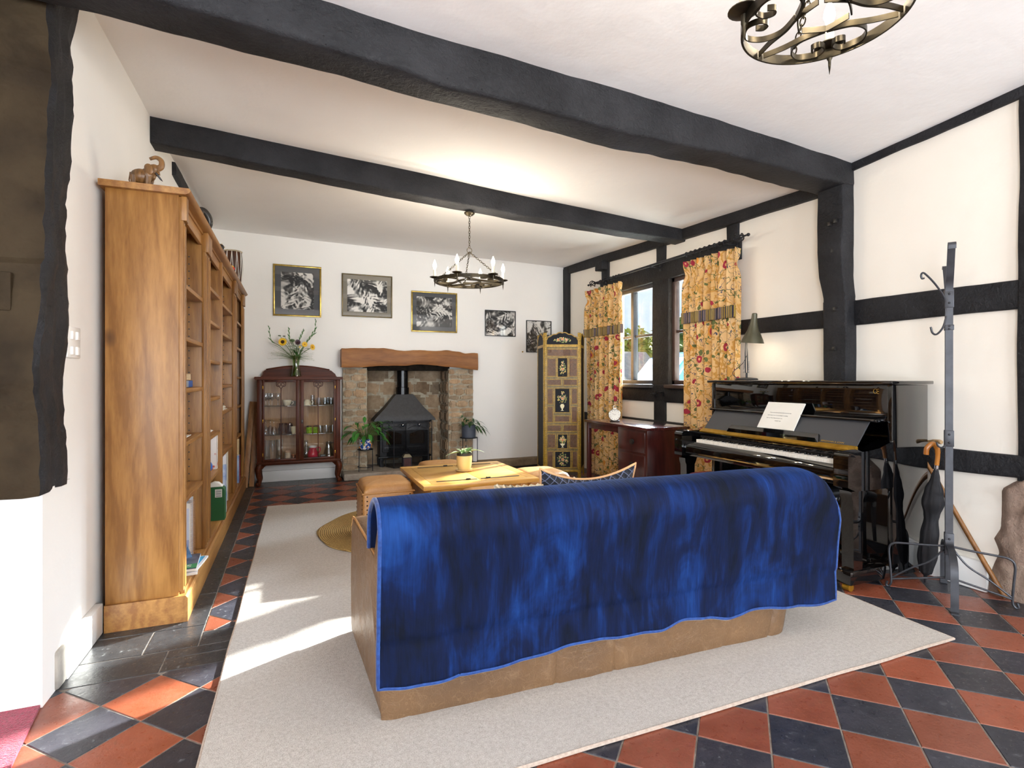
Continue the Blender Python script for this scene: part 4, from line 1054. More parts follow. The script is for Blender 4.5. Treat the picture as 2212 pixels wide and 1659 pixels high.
tag(b.build('foliage_sprig', LEAFG), 'dark green foliage filling the middle of the bunch', 'foliage')
# ------------------------------------------------------------------ fireplace, stove and hearth things
STONE = m_stone('fireplace_stone', '#947c62', '#b89e80', '#cdb89a', 9)
MORTAR = mat('lime_mortar', '#b3ab98', '#9b917e', rough=.95, scale=20, bump=.4)
def stones(b, o, u, n, W, H, rnd, rh=(.05, .11), rl=(.09, .22), prot=(.014, .038), dark=1.0, joint=.014):
    """irregular courses of stones on the rectangle at o spanned by u (width W) and Z (height H), bulging along n"""
    o, u, n = Vector(o), Vector(u), Vector(n); z = 0
    while z < H-.02:
        h = min(rnd.uniform(*rh), H-z)
        if H-z-h < .03: h = H-z
        x = -rnd.random()*.03
        while x < W-.015:
            l = rnd.uniform(*rl)
            if W-x-l < .05: l = W-x
            p = rnd.uniform(*prot); x0 = max(x, 0)
            t = bmesh.new(); bmesh.ops.create_cube(t, size=1)
            bmesh.ops.bevel(t, geom=list(t.edges), offset=.19, segments=2, affect='EDGES')
            w, hh = x+l-x0-joint, h-joint
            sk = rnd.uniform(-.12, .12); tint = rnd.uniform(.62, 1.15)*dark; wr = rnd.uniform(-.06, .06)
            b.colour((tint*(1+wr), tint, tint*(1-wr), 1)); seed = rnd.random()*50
            for v in t.verts:
                q = v.co; a = (q.x+.5)*w; c = (q.z+.5)*hh+sk*q.x*h*.5; d = (q.y+.5)*(p+.03)-.03
                k = noise.noise_vector(Vector((a*9+seed, c*9, d*9)))*.016
                v.co = o+u*(x0+joint/2+a+k.x)+Vector((0, 0, z+joint/2+c+k.z*.7))+n*(d+k.y*.6)
            b.add(t); x += l
        z += h
def fireplace():
    t = thing('fireplace', (1.38, 6.85, 0), 'rough stone fireplace with a wavy oak mantel beam', 'fireplace')
    r = random.Random(11)
    for nm, x0, x1 in (('left', .555, .845), ('right', 1.895, 2.235)):
        b = MB(); b.mat(1); b.box(x0, x1, 6.885, 7.28, .075, 1.35); b.mat(0)
        low = .09 if nm == 'left' else 0
        stones(b, (x0, 6.885, .08), (1, 0, 0), (0, -1, 0), x1-x0, 1.265, r, (.045, .115), (.09, .21))
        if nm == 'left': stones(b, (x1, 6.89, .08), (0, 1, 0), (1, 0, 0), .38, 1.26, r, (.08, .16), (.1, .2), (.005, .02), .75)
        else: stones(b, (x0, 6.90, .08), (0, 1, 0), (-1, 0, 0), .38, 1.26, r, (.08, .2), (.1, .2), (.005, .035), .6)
        b.build('pillar', [STONE, MORTAR], t, sharp=75)
    MB().box(.80, 1.92, 6.925, 7.29, 1.322, 1.42).build('recess_lintel', mat('dark_lintel_stone', '#16130f', '#2a251f', rough=.95, scale=14, spec=.1), t)  # dark block closing the gap under the mantel
    b = MB(); b.mat(1); b.box(.84, 1.90, 7.27, 7.40, 0, 1.6); b.box(.84, 1.90, 6.96, 7.40, 1.42, 1.5); b.mat(0)
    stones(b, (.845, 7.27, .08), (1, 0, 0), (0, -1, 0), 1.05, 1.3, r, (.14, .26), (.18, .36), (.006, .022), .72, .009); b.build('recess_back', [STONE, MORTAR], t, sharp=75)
    b = MB(); b.box(.545, 2.33, 6.62, 7.28, 0, .08, .012, 2)
    bmesh.ops.subdivide_edges(b.bm, edges=[e for e in b.bm.edges if e.calc_length() > .3], cuts=8, use_grid_fill=True); b.wobble(.008, 6)
    b.build('hearth_slab', HEARTHSTONE, t, sharp=60)
    # mantel: wavy top and bottom edge
    b = MB(); x0, x1 = .53, 2.26
    xs = [0, .1, .28, .42, .55, .66, .76, .84, .90, .97, 1]; tops = [1.582, 1.590, 1.594, 1.566, 1.578, 1.572, 1.586, 1.572, 1.548, 1.556, 1.556]
    bots = [1.350, 1.352, 1.375, 1.378, 1.398, 1.388, 1.370, 1.362, 1.350, 1.335, 1.328]
    n = 70; rings = []
    for i in range(n+1):
        s = i/n; x = lerp(x0, x1, s); zt = table(xs, tops, s); zb = table(xs, bots, s); yf = 6.735+.012*sin(s*9)+.01*noise.noise((s*8, 0, 0))
        ring = [(x, yf+.014, zb), (x, yf, zb+.03), (x, yf+.004, (zb+zt)/2), (x, yf, zt-.03), (x, yf+.014, zt), (x, 6.96, zt-.01), (x, 6.96, zb+.01)]
        rings.append([b._v(Vector(p)+noise.noise_vector(Vector(p)*16)*.004) for p in ring])
    for A, B in zip(rings, rings[1:]):
        for k in range(7): b._f([A[k], A[(k+1) % 7], B[(k+1) % 7], B[k]])
    b._f(rings[0][::-1]); b._f(rings[-1]); b.build('mantel_beam', MANTEL, t, sharp=40)
fireplace()
def stove():
    t = thing('wood_stove', (1.34, 7.1, .08), 'black wood burning stove with sloping hood in the stone fireplace', 'stove')
    yf = 7.0
    b = MB(); b.box(1.02, 1.665, yf, 7.24, .20, .67, .012); b.box(1.0, 1.685, yf-.015, 7.24, .645, .675, .006); b.box(1.0, 1.685, yf-.03, 7.24, .195, .215, .006); b.build('body', CASTIRON, t)
    b = MB()
    lo = [(.945, yf-.035), (1.74, yf-.035), (1.74, 7.245), (.945, 7.245)]; hi = [(1.235, 7.06), (1.462, 7.06), (1.462, 7.235), (1.235, 7.235)]
    secs = [(lo, .668, 0), (lo, .684, 0), (lo, .69, .1), (lo, .76, .34), (hi, 1.01, 1)]
    rings = []
    for _, z, k in ((0, .668, 0), (0, .686, 0), (0, .75, .20), (0, .84, .52), (0, 1.01, 1)):
        rings.append([b._v((lerp(p[0], q[0], k), lerp(p[1], q[1], k), z)) for p, q in zip(lo, hi)])
    for A, B in zip(rings, rings[1:]):
        for k in range(4): b._f([A[k], A[(k+1) % 4], B[(k+1) % 4], B[k]], False)
    b._f(rings[0][::-1], False); b._f(rings[-1], False); b.build('hood', HOODIRON, t)
    b = MB(); c = (1.335, 7.14, 0); b.lathe([(.086, 1.008), (.086, 1.10), (.074, 1.105), (.074, 1.43)], c, 28); b.build('flue_pipe', mat('gloss_black_flue', '#131315', rough=.2, metal=.3), t)
    for s, x0, x1 in ((-1, 1.05, 1.335), (1, 1.35, 1.635)):
        b = MB(); b.box(x0, x1, yf-.035, yf, .27, .635, .006)
        b.tube(bez([(x0+.02, yf-.036, .565), ((x0+x1)/2+s*-.03, yf-.036, .60), (x1-.02, yf-.036, .565)], 8), .006, 6); b.box(x0+.02, x1-.02, yf-.042, yf-.03, .30, .345, .004)
        d = b.build('door', CASTIRON, t)
        xa, xb = x0+.045, x1-.045; pts = [(xa, .37), (xb, .37), (xb, .50)]+[(lerp(xb, xa, k/8), .50+.045*sin(pi*(k/8)*.5+(0 if s < 0 else pi/2))*1) for k in range(1, 8)]+[(xa, .50 if s > 0 else .545)]
        b = MB(); b.prism(pts, yf-.039, yf-.034, 'Y'); b.build('door_glass', STOVEGLASS, d)
        b = MB(); [b.ell((x0+.05+k*.045, yf-.042, .322), (.010, .004, .006), 8, 6) for k in range(5)]; b.build('air_vent', col('vent_dark', '#0b0b0c'), d)
        hx = 1.315 if s < 0 else 1.37; b = MB(); b.tube([(hx, yf-.036, .30), (hx, yf-.07, .30)], .006, 8); b.ell((hx, yf-.075, .30), (.012, .012, .012), 10, 8); b.build('door_knob', IRON, d)
    for x in (1.05, 1.635):
        for y in (yf+.02, 7.2): b = MB(); b.tube([(x, y, .205), (x+(.012 if x > 1.3 else -.012), y, .14), (x, y, .08)], [.040, .026, .032], 8); b.build('leg', CASTIRON, t)
stove()
def fire_screen():
    t = thing('fire_screen', (1.39, 6.84, .08), 'black wire mesh fire screen with two folding wings before the stove', 'fire screen')
    mesh = NT('fine_wire_mesh'); v = mesh.coord('Object', (500, 500, 500)); tr = mesh.n('BsdfTransparent'); di = mesh.n('BsdfDiffuse', {'Color': lin('#151517')}); mx = mesh.n('MixShader'); mesh.set(mx, 0, .52); mesh.set(mx, 1, tr); mesh.set(mx, 2, di); mesh.t.links.new(mx.outputs[0], mesh.out.inputs[0]); WIRE = mesh.m
    y = 6.845; A, B = (1.172, y), (1.612, y-.005)
    for nm, p, q in (('wing', (1.098, 7.02), A), ('centre', A, B), ('wing', B, (1.695, 6.985))):
        b = MB(); b.tube([(*p, .082), (*p, .56), (*q, .56), (*q, .082)], .006, 6, True); fr = b.build('screen_panel', IRON, t)
        b = MB(); b.quad((*p, .085), (*q, .085), (*q, .56), (*p, .56)); b.build('wire_mesh', WIRE, fr)
        if nm == 'wing':
            for e in (p, q): pass
            mx_, my = (p[0]+q[0])/2, (p[1]+q[1])/2; b = MB()
            b.tube([(*p, .56), (*p, .65)], .005, 6); b.tube([(*q, .56), (*q, .65)], .005, 6)
            for e in (p, q):
                c = Vector((e[0]+(mx_-e[0])*.45, e[1]+(my-e[1])*.45, .65)); u = Vector((e[0]-mx_, e[1]-my, 0)).normalized(); b.tube(arc(c, .024, 0, pi, 10, u), .005, 6)
            b.tube(bez([(p[0], p[1], .57), (mx_, my, .61), (p[0], p[1], .64)], 6), .004, 6); b.build('scroll_work', IRON, fr)
    b = MB(); b.tube(bez([(1.18, y, .57), (1.27, y, .635), (1.36, y, .68), (1.41, y, .64), (1.43, y, .61)], 8), .004, 6); b.tube(bez([(1.605, y, .57), (1.52, y, .635), (1.43, y, .68), (1.38, y, .64), (1.36, y, .61)], 8), .004, 6); b.build('arched_rail', IRON, t)
    for x in (1.285, 1.495):
        b = MB(); b.ell((x, y, .625), (.022, .022, .022), 14, 10); b.build('glass_ball', thin_glass('blue_glass_ball', '#6fa3c4', .25), t)
        b = MB(); b.tube(arc((x, y, .628), .030, pi, 2*pi, 10), .003, 6); b.tube([(x-.02, y, .575), (x, y, .60), (x+.02, y, .575)], .003, 6); b.build('ball_cup', IRON, t)
fire_screen()
def lantern():
    c = (1.318, 6.76, .08); t = thing('lantern', c, 'small dark house shaped lantern on the hearth before the fire screen', 'lantern'); w = .048
    b = MB()
    for sx in (-1, 1):
        for sy in (-1, 1): b.box(c[0]+sx*w-.005, c[0]+sx*w+.005, c[1]+sy*w-.005, c[1]+sy*w+.005, .082, .225)
    b.box(c[0]-w-.006, c[0]+w+.006, c[1]-w-.006, c[1]+w+.006, .081, .092); b.box(c[0]-w-.006, c[0]+w+.006, c[1]-w-.006, c[1]+w+.006, .22, .23); b.build('frame', IRON, t)
    b = MB(); b.box(c[0]-w+.004, c[0]+w-.004, c[1]-w+.001, c[1]+w-.001, .092, .22); b.build('side_panel', mat('red_brown_panel', '#3a1f22', '#4c2c2e', rough=.3, scale=20), t)
    b = MB(); rs = [[b._v((c[0]+sx*k, c[1]+sy*k, z)) for sx, sy in ((-1, -1), (1, -1), (1, 1), (-1, 1))] for k, z in ((.056, .23), (.036, .262))]
    for k in range(4): b._f([rs[0][k], rs[0][(k+1) % 4], rs[1][(k+1) % 4], rs[1][k]], False)
    b._f(rs[1], False); b._f(rs[0][::-1], False); b.box(c[0]-.03, c[0]+.03, c[1]-.03, c[1]+.03, .262, .268); b.build('roof', mat('tarnished_brass', '#7d7460', '#5f5848', rough=.4, metal=.5), t)
    MB().tube(arc((c[0], c[1], .272), .016, 0, pi, 8), .003, 6).build('handle', IRON, t)
lantern()
def plant_stand(c, r, zt, label, zr):
    t = thing('plant_stand', (c[0], c[1], .08), label, 'plant stand')
    b = MB(); b.tube([(c[0]+r*cos(a*pi/14), c[1]+r*sin(a*pi/14), zt) for a in range(28)], .005, 6, True); b.lathe([(0, zt-.004), (r, zt-.004), (r, zt), (0, zt)], (c[0], c[1], 0), 28, caps=False); b.build('ring_top', IRON, t)
    MB().tube([(c[0]+r*cos(a*pi/14), c[1]+r*sin(a*pi/14), zr) for a in range(28)], .004, 6, True).build('lower_ring', IRON, t)
    for k in range(3):
        a = -2.6+k*2*pi/3; MB().tube([(c[0]+r*cos(a), c[1]+r*sin(a), zt), (c[0]+r*1.02*cos(a), c[1]+r*1.02*sin(a), .081)], .005, 6).build('leg', IRON, t)
plant_stand((.815, 6.80), .092, .345, 'black wire plant stand left of the stove', .135)
plant_stand((2.135, 6.76), .115, .44, 'taller black wire plant stand right of the stove', .11)
LG1 = mat('glossy_green_leaf', '#2f6a2a', '#4d8f3c', rough=.3, scale=14)
LG2 = mat('dark_green_leaf', '#25441f', '#3c6233', rough=.35, scale=14)
LG3 = mat('striped_leaf', '#6f9a52', '#cfdcae', rough=.4, scale=26, lo=.45, hi=.55, stretch=(1, 1, .2))
POTPAT = mat('blue_white_orange_pot', '#e8e6e0', '#2a4fa0', rough=.25, scale=34, detail=1, lo=.5, hi=.54)
def lily():
    c = (.815, 6.80, .346); t = thing('peace_lily', c, 'bushy green peace lily in a patterned blue and white pot on the left stand', 'plant')
    b = MB(); b.lathe([(.052, 0), (.062, .006), (.074, .06), (.076, .125), (.070, .125), (.066, .06), (0, .05)], c, 28); b.build('pot', POTPAT, t)
    b = MB(); [b.ell((c[0]+.0755*cos(a), c[1]+.0755*sin(a), c[2]+z), (.008, .008, .010), 8, 6) for a, z in [(-2.8+.5*k, .03+.03*((k*2) % 3)) for k in range(8)]]; b.build('pot_spots', col('orange_spot', '#d9862c', .3), t)
    b = MB(); s = MB(); r = random.Random(5)
    for k in range(44):
        a = r.random()*2*pi; h = r.random()
        base = Vector((c[0]+.03*cos(a), c[1]+.03*sin(a), c[2]+.12)); reach = .07+.13*r.random(); tip = base+Vector((cos(a)*reach*1.25, sin(a)*reach*.8-.02, .05+.17*h))
        s.tube(bez([base, base.lerp(tip, .55)+Vector((0, 0, .03)), tip], 5), .0022, 5)
        b.leaf(tip, (cos(a)*1.0, sin(a)*.7-.15, .45-.9*(1-h)), (0, 0, 1), .10+.05*r.random(), .042+.012*r.random(), .55, 6)
    for x, z in ((-.26, .22), (.24, .17), (.26, .10), (-.02, .33), (-.15, .27)):
        tip = Vector((c[0]+x*.62, c[1]-.03, c[2]+z)); s.tube(bez([(c[0], c[1], c[2]+.12), (c[0]+x*.3, c[1], c[2]+z*.8+.03), tip], 6), .0022, 5); b.leaf(tip, (x, -.1, .12 if z < .25 else .7), (0, 0, 1), .13, .045, .4, 6)
    s.build('stalks', STEM, t); b.build('leaves', LG1, t)
lily()
def jade():
    c = (2.135, 6.76, .441); t = thing('trailing_plant', c, 'dark leaved trailing plant in a blue grey pot on the right stand', 'plant')
    b = MB(); b.lathe([(.085, 0), (.092, .004), (.094, .165), (.086, .165), (.084, .14), (0, .14)], c, 28); b.build('pot', mat('blue_grey_pot', '#3f4552', '#4d5462', rough=.55, scale=10), t)
    b = MB(); s = MB(); r = random.Random(8)
    for k, (x, z, y) in enumerate(((-.10, .20, 0), (-.08, .28, -.02), (-.03, .25, -.04), (.02, .24, -.06), (.06, .22, -.02), (.12, .20, -.04), (.17, .14, -.05), (.20, .09, -.06), (.10, .13, -.07), (.0, .2, -.06))):
        base = Vector((c[0]+.02*(k % 3-1), c[1], c[2]+.14)); tip = Vector((c[0]+x, c[1]+y, c[2]+z)); s.tube(bez([base, base.lerp(tip, .5)+Vector((0, 0, .04)), tip], 5), .002, 5)
        for q in range(3):
            d = Vector((x*2+(r.random()-.5)*.5, y*2-.2+(r.random()-.5)*.5, (z-.2)*2)); b.leaf(base.lerp(tip, .6+.2*q)+Vector((0, 0, .012)), d, (0, 0, 1), .085+.03*r.random(), .034, .6, 5)
    s.build('stalks', STEM, t); b.build('leaves', LG2, t)
jade()
# ------------------------------------------------------------------ rugs, table, ottomans, sofa
def rug():
    t = thing('carpet_rug', (1.35, 3.55, 0), 'large pale beige carpet under the sofa and coffee table', 'rug')
    C = [(-.282, 1.53), (2.842, 1.532), (2.95, 5.36), (-.232, 5.555)]
    b = MB(); n = 50
    def f(u, v):
        p = Vector(C[0]).lerp(Vector(C[1]), u).lerp(Vector(C[3]).lerp(Vector(C[2]), u), v)
        e = min(u, 1-u, v, 1-v)
        return (p.x+noise.noise((v*9, u*9, 2))*.006, p.y+noise.noise((v*9, u*9, 7))*.006, .012+noise.noise((p.x*3, p.y*3, 0))*.0012*(1 if e > .02 else 0))
    V = b.grid(n, n, f)
    ring = [V[i][0] for i in range(n)]+[V[n-1][j] for j in range(1, n)]+[V[i][n-1] for i in range(n-2, -1, -1)]+[V[0][j] for j in range(n-2, 0, -1)]
    low = [b._v((v.co.x, v.co.y, .0005)) for v in ring]
    for i in range(len(ring)): b._f([ring[i], ring[(i+1) % len(ring)], low[(i+1) % len(ring)], low[i]])
    b.build('pile', CARPET, t)
    b = MB(); b.tube([(v.x, v.y, .007) for v in [Vector(f(i/40, 0)) for i in range(41)]+[Vector(f(1, i/40)) for i in range(1, 41)]+[Vector(f(1-i/40, 1)) for i in range(1, 41)]+[Vector(f(0, 1-i/40)) for i in range(1, 40)]], .0065, 6, True); b.build('bound_edge', CARPET_EDGE, t)
rug()
b = MB(); R = .77; n = 90
rings = [[b._v((.945+r*R*(1+.012*sin(9*a)+.01*sin(4*a+1))*cos(a), 4.36+r*R*(1+.012*sin(9*a)+.01*sin(4*a+1))*sin(a), z)) for a in [2*pi*k/n for k in range(n)]] for r, z in ((1, .0135), (1.006, .020), (.99, .0245), (.7, .025), (.35, .025), (.02, .025))]
for A, B in zip(rings, rings[1:]):
    for k in range(n): b._f([A[k], A[(k+1) % n], B[(k+1) % n], B[k]])
b._f(rings[-1]); tag(b.build('jute_rug', JUTE, origin=(.945, 4.36, .0135), sharp=0), 'round braided jute rug under the coffee table', 'rug')
b = MB(); P = [(-.872, 2.515), (-.80, 2.02), (-1.9, 1.9), (-1.9, 2.40)]
t_ = [b._v((*p, .012)) for p in P]; l_ = [b._v((*p, .0005)) for p in P]; b._f(t_, False)
for i in range(4): b._f([t_[i], t_[(i+1) % 4], l_[(i+1) % 4], l_[i]], False)
tag(b.build('door_mat', MATRED), 'crimson mat at the lower left edge', 'mat')

def coffee_table():
    t = thing('coffee_table', (1.27, 4.11, .025), 'square light oak storage coffee table with iron hinge straps', 'table')
    x0, x1, y0, y1, z = .83, 1.712, 3.655, 4.56, .47; m = 1.277
    for nm, a, c in (('a', x0+.075, m-.001), ('b', m+.001, x1-.075)): MB().box(a, c, y0+.075, y1-.075, z-.030, z, .002).build('lid_leaf', TABLE_OAK, t)
    for p, q in ((y0, y0+.074), (y1-.074, y1)): MB().box(x0, x1, p, q, z-.032, z, .006).build('top_border', TABLE_OAK, t)
    BORD = wood('light_oak_border', '#d6a255', '#b8853c', 'Y', .32, .8, coat=.3)
    for p, q in ((x0, x0+.074), (x1-.074, x1)): MB().box(p, q, y0+.074, y1-.074, z-.032, z, .004).build('top_border', BORD, t)
    a0, a1, b0, b1 = .90, 1.642, 3.725, 4.49
    for x in (a0, a1-.06):
        for y in (b0, b1-.06): MB().box(x, x+.06, y, y+.06, .026, z-.032, .003).build('corner_post', TABLE_OAK_Z, t)
    for q in ((a0+.06, a1-.06, b0+.012, b0+.03), (a0+.06, a1-.06, b1-.03, b1-.012), (a0+.012, a0+.03, b0+.06, b1-.06), (a1-.03, a1-.012, b0+.06, b1-.06)):
        b = MB(); b.box(*q, .05, z-.034); b.build('side_panel', TABLE_OAK_Z, t)
        e = -.008 if q[2] < 4 and q[1]-q[0] > .1 else 0
        b = MB(); b.box(q[0], q[1], q[2]-.008, q[3]+.008, z-.075, z-.034, .003) if q[1]-q[0] > .1 else b.box(q[0]-.008, q[1]+.008, q[2], q[3], z-.075, z-.034, .003)
        b.box(q[0], q[1], q[2]-.008, q[3]+.008, .04, .10, .003) if q[1]-q[0] > .1 else b.box(q[0]-.008, q[1]+.008, q[2], q[3], .04, .10, .003)
        b.build('rail', TABLE_OAK, t)
    for y in (3.79, 4.50-.06):
        for s, xa, xb in ((1, .955, 1.262), (-1, 1.293, 1.60)):
            b = MB(); b.box(xa, xb, y-.008, y+.008, z, z+.003, .001); p = xb-.07 if s > 0 else xa+.06
            b.prism([(p-.016, y), (p+.016, y-.016), (p+.016, y+.016)] if s > 0 else [(p+.016, y), (p-.016, y-.016), (p-.016, y+.016)], z+.003, z+.010); b.build('hinge_strap', IRON, t)
coffee_table()
def table_plant():
    c = (1.278, 4.165, .4705); t = thing('table_plant', c, 'striped strap leaved plant in a cream pot on the coffee table', 'plant')
    b = MB(); b.lathe([(.04, 0), (.066, .003), (.072, .014), (.068, .014), (.05, .008), (0, .008)], c, 28); b.build('saucer', CREAMC, t)
    b = MB(); b.lathe([(.044, .009), (.050, .012), (.060, .05), (.064, .10), (.062, .125), (.058, .125), (.058, .1), (0, .09)], c, 32); b.build('pot', CREAMC, t)
    b = MB(); b.lathe([(.0585, .11), (.0605, .126), (.061, .148), (.057, .148), (.056, .13), (0, .125)], c, 32); b.build('inner_pot', BLACKC, t)
    b = MB()
    for a, L, up, w in ((2.9, .16, .55, .034), (3.4, .17, .75, .036), (2.3, .15, 1.2, .034), (1.5, .13, 1.6, .030), (.5, .17, 1.2, .036), (.05, .18, .9, .034), (-.3, .20, .8, .032), (4.2, .14, .9, .034), (-1.2, .13, 1.1, .036), (3.15, .19, .5, .03), (.9, .14, 1.6, .03), (-2.2, .16, 1.3, .032)):
        b.leaf((c[0]+.01*cos(a), c[1]+.01*sin(a), c[2]+.13), (cos(a), sin(a), up), (-cos(a), -sin(a), 1), L, w, .55, 8, .2)
    b.build('leaves', LG3, t)
table_plant()

def ottoman(x0, x1, y0, y1, label, zt=.46):
    t = thing('ottoman', ((x0+x1)/2, (y0+y1)/2, .0), label, 'ottoman', None)
    zb = .0255; zc = zt-.075
    b = MB(); b.box(x0, x1, y0, y1, zb, zc+.01, .022, 3); b.build('body', LEATHER_O, t)
    b = MB(); n = 22
    def f(u, v):
        x, y = 2*u-1, 2*v-1
        px = lerp(x0-.004, x1+.004, u); py = lerp(y0-.004, y1+.004, v)
        d = (1-abs(x)**5)*(1-abs(y)**5)
        return (px-(.012*x*abs(x)**6 if d < .3 else 0), py-(.012*y*abs(y)**6 if d < .3 else 0), zc+.016+(zt-zc-.016)*max(d, 0)**.42)
    V = b.grid(n, n, f)
    ring = [V[i][0] for i in range(n)]+[V[n-1][j] for j in range(1, n)]+[V[i][n-1] for i in range(n-2, -1, -1)]+[V[0][j] for j in range(n-2, 0, -1)]
    low = [b._v((v.co.x, v.co.y, zc)) for v in ring]
    for i in range(len(ring)): b._f([ring[i], ring[(i+1) % len(ring)], low[(i+1) % len(ring)], low[i]])
    b.build('padded_top', LEATHER_O, t, sharp=60)
    b = MB(); b.tube([(x0-.002, y0-.002, zc+.006), (x1+.002, y0-.002, zc+.006), (x1+.002, y1+.002, zc+.006), (x0-.002, y1+.002, zc+.006)], .005, 6, True); b.build('piping', LEATHER_O, t)
    b = MB()
    for x in (x0+.03, x1-.03):
        for k in range(11): b.ell((x, y0-.001, .06+k*.031), (.0055, .003, .0055), 8, 6)
    for y in (y0+.03, y1-.03):
        for k in range(11):
            for x in (x0-.001, x1+.001): b.ell((x, y, .06+k*.031), (.003, .0055, .0055), 8, 6)
    b.build('studs', mat('aged_stud', '#4a3624', '#2f2218', rough=.35, metal=.7), t)
ottoman(.455, .822, 3.935, 4.36, 'square tan leather ottoman left of the coffee table')
ottoman(1.075, 1.455, 3.265, 3.64, 'square tan leather ottoman in front of the coffee table')
ottoman(1.735, 2.10, 3.85, 4.28, 'square tan leather ottoman right of the coffee table')
ottoman(1.06, 1.45, 4.585, 4.97, 'square tan leather ottoman behind the coffee table, toward the stove')

# ---- sofa (built square, then turned a little)
SX, SY = .294, 1.882
def sofa():
    t = thing('leather_sofa', (SX+.93, SY+.38, .012), 'worn tan leather sofa seen from behind', 'sofa')
    L, zb = 1.865, .013
    def W(x, y, z): return (SX+x, SY+y, z)
    b = MB(); b.box(SX+.02, SX+L-.02, SY+.12, SY+.74, zb, .30, .02); b.build('base_frame', LEATHER, t)
    # back: a leaning shell with a rolled top
    prof = [(.02, zb), (0, zb+.01), (-.012, .20), (-.045, .45), (-.085, .64), (-.092, .70), (-.07, .745), (-.01, .765), (.06, .758), (.13, .72), (.18, .62), (.21, .40), (.21, .25)]
    P = bez([(0, y, z) for y, z in prof], 4)
    b = MB(); nx = 120
    seams = [.088, .386, .671, .943, 1.229, 1.51, 1.771]
    def f(u, v):
        i = min(int(v*(len(P)-1)+.5), len(P)-1); p = P[i]; x = u*L
        e = min(u, 1-u)*L; pinch = max(0, 1-e/.06)**2
        y, z = p.y, p.z
        cx, cz = .06, .5
        y = lerp(y, cx, pinch*.25); z = z-(z-.05)*pinch*.05 if z > .4 else z
        d = min(abs(x-s) for s in seams)
        if z < .6 and p.y < .05: y += .010*math.exp(-(d/.006)**2)-.004*noise.noise((x*7, z*9, 1))-.008*max(0, .2-z)*sin(x*34+3*sin(x*7))*(1 if .5 < x < 1.1 else .3)
        flare = .0 if u < .5 else (u-.5)*2*(.10*min(1, max(0, z/.6)))
        return W(x+flare, y, z)
    V = b.grid(nx, len(P), f)
    for col_, rev in ((V[0], 0), (V[-1], 1)):
        c = sum((v.co for v in col_), Vector())/len(col_); c.x += .035*(1 if rev else -1); cv = b._v(c)
        for A, B in zip(col_, col_[1:]): b._f([A, B, cv])
    b.build('back', LEATHER, t, sharp=50)
    # seams of the back as thin welts
    for nm, x0, x1, fl in (('left', 0, .20, 0), ('right', L-.20, L, .09)):
        b = MB(); s = 12
        def g(u, v):
            # outline in (y,z): bottom back -> bottom front -> top front -> top back
            return None
        ys, ye, zt = .015, .768, .565
        pts = [(ys, zb), (ye-.01, zb), (ye, zb+.03), (ye+.004, .30), (ye-.004, zt-.05), (ye-.03, zt-.004), (ye-.10, zt), (.36, zt-.006), (.12, zt-.015), (ys+.02, zt-.03)]
        n = len(pts); cols = []
        for k in range(s+1):
            u = k/s; e = min(u, 1-u); r = .016*max(0, 1-e/.12)**2
            cy, cz = .40, .29; ring = []
            for y, z in pts:
                d = Vector((y-cy, z-cz)); d = d*(1-r*2.2/max(d.length, .01)*.5)
                ring.append(b._v(W(lerp(x0, x1, u)+fl*max(0, z/.56)-(.05*max(0, y/.77)*(1-u) if fl == 0 else 0)+.012*noise.noise((y*4, z*4, x0))*(1 if e < .2 else 0), cy+d.x, max(zb, cz+d.y))))
            cols.append(ring)
        for A, B in zip(cols, cols[1:]):
            for k in range(n): b._f([A[k], A[(k+1) % n], B[(k+1) % n], B[k]])
        b._f(cols[0][::-1]); b._f(cols[-1]); a = b.build('arm', LEATHER, t, sharp=40)
        for xx in ((x0+.006, x1-.006)):
            b = MB(); b.tube([W(xx+fl*z/.56-(.05*max(0, y/.77) if fl == 0 and xx < .1 else 0), y, z) for y, z in ((ye-.002, .12), (ye-.002, .3), (ye-.01, zt-.05), (ye-.035, zt-.006), (ye-.10, zt+.001), (.36, zt-.005), (.14, zt-.014))], .0055, 6); b.build('piping', LEATHER_O, a)
    for a, c in ((.205, .93), (.935, 1.66)):
        b = MB(); b.box(SX+a, SX+c, SY+.20, SY+.765, .30, .42, .04, 3); b.build('seat_cushion', LEATHER, t)
        b = MB(); b.box(SX+a+.01, SX+c-.01, SY+.19, SY+.33, .41, .715, .055, 3); b.wobble(.008, 6); b.build('back_cushion', LEATHER, t)
    return t
SOFA = sofa()
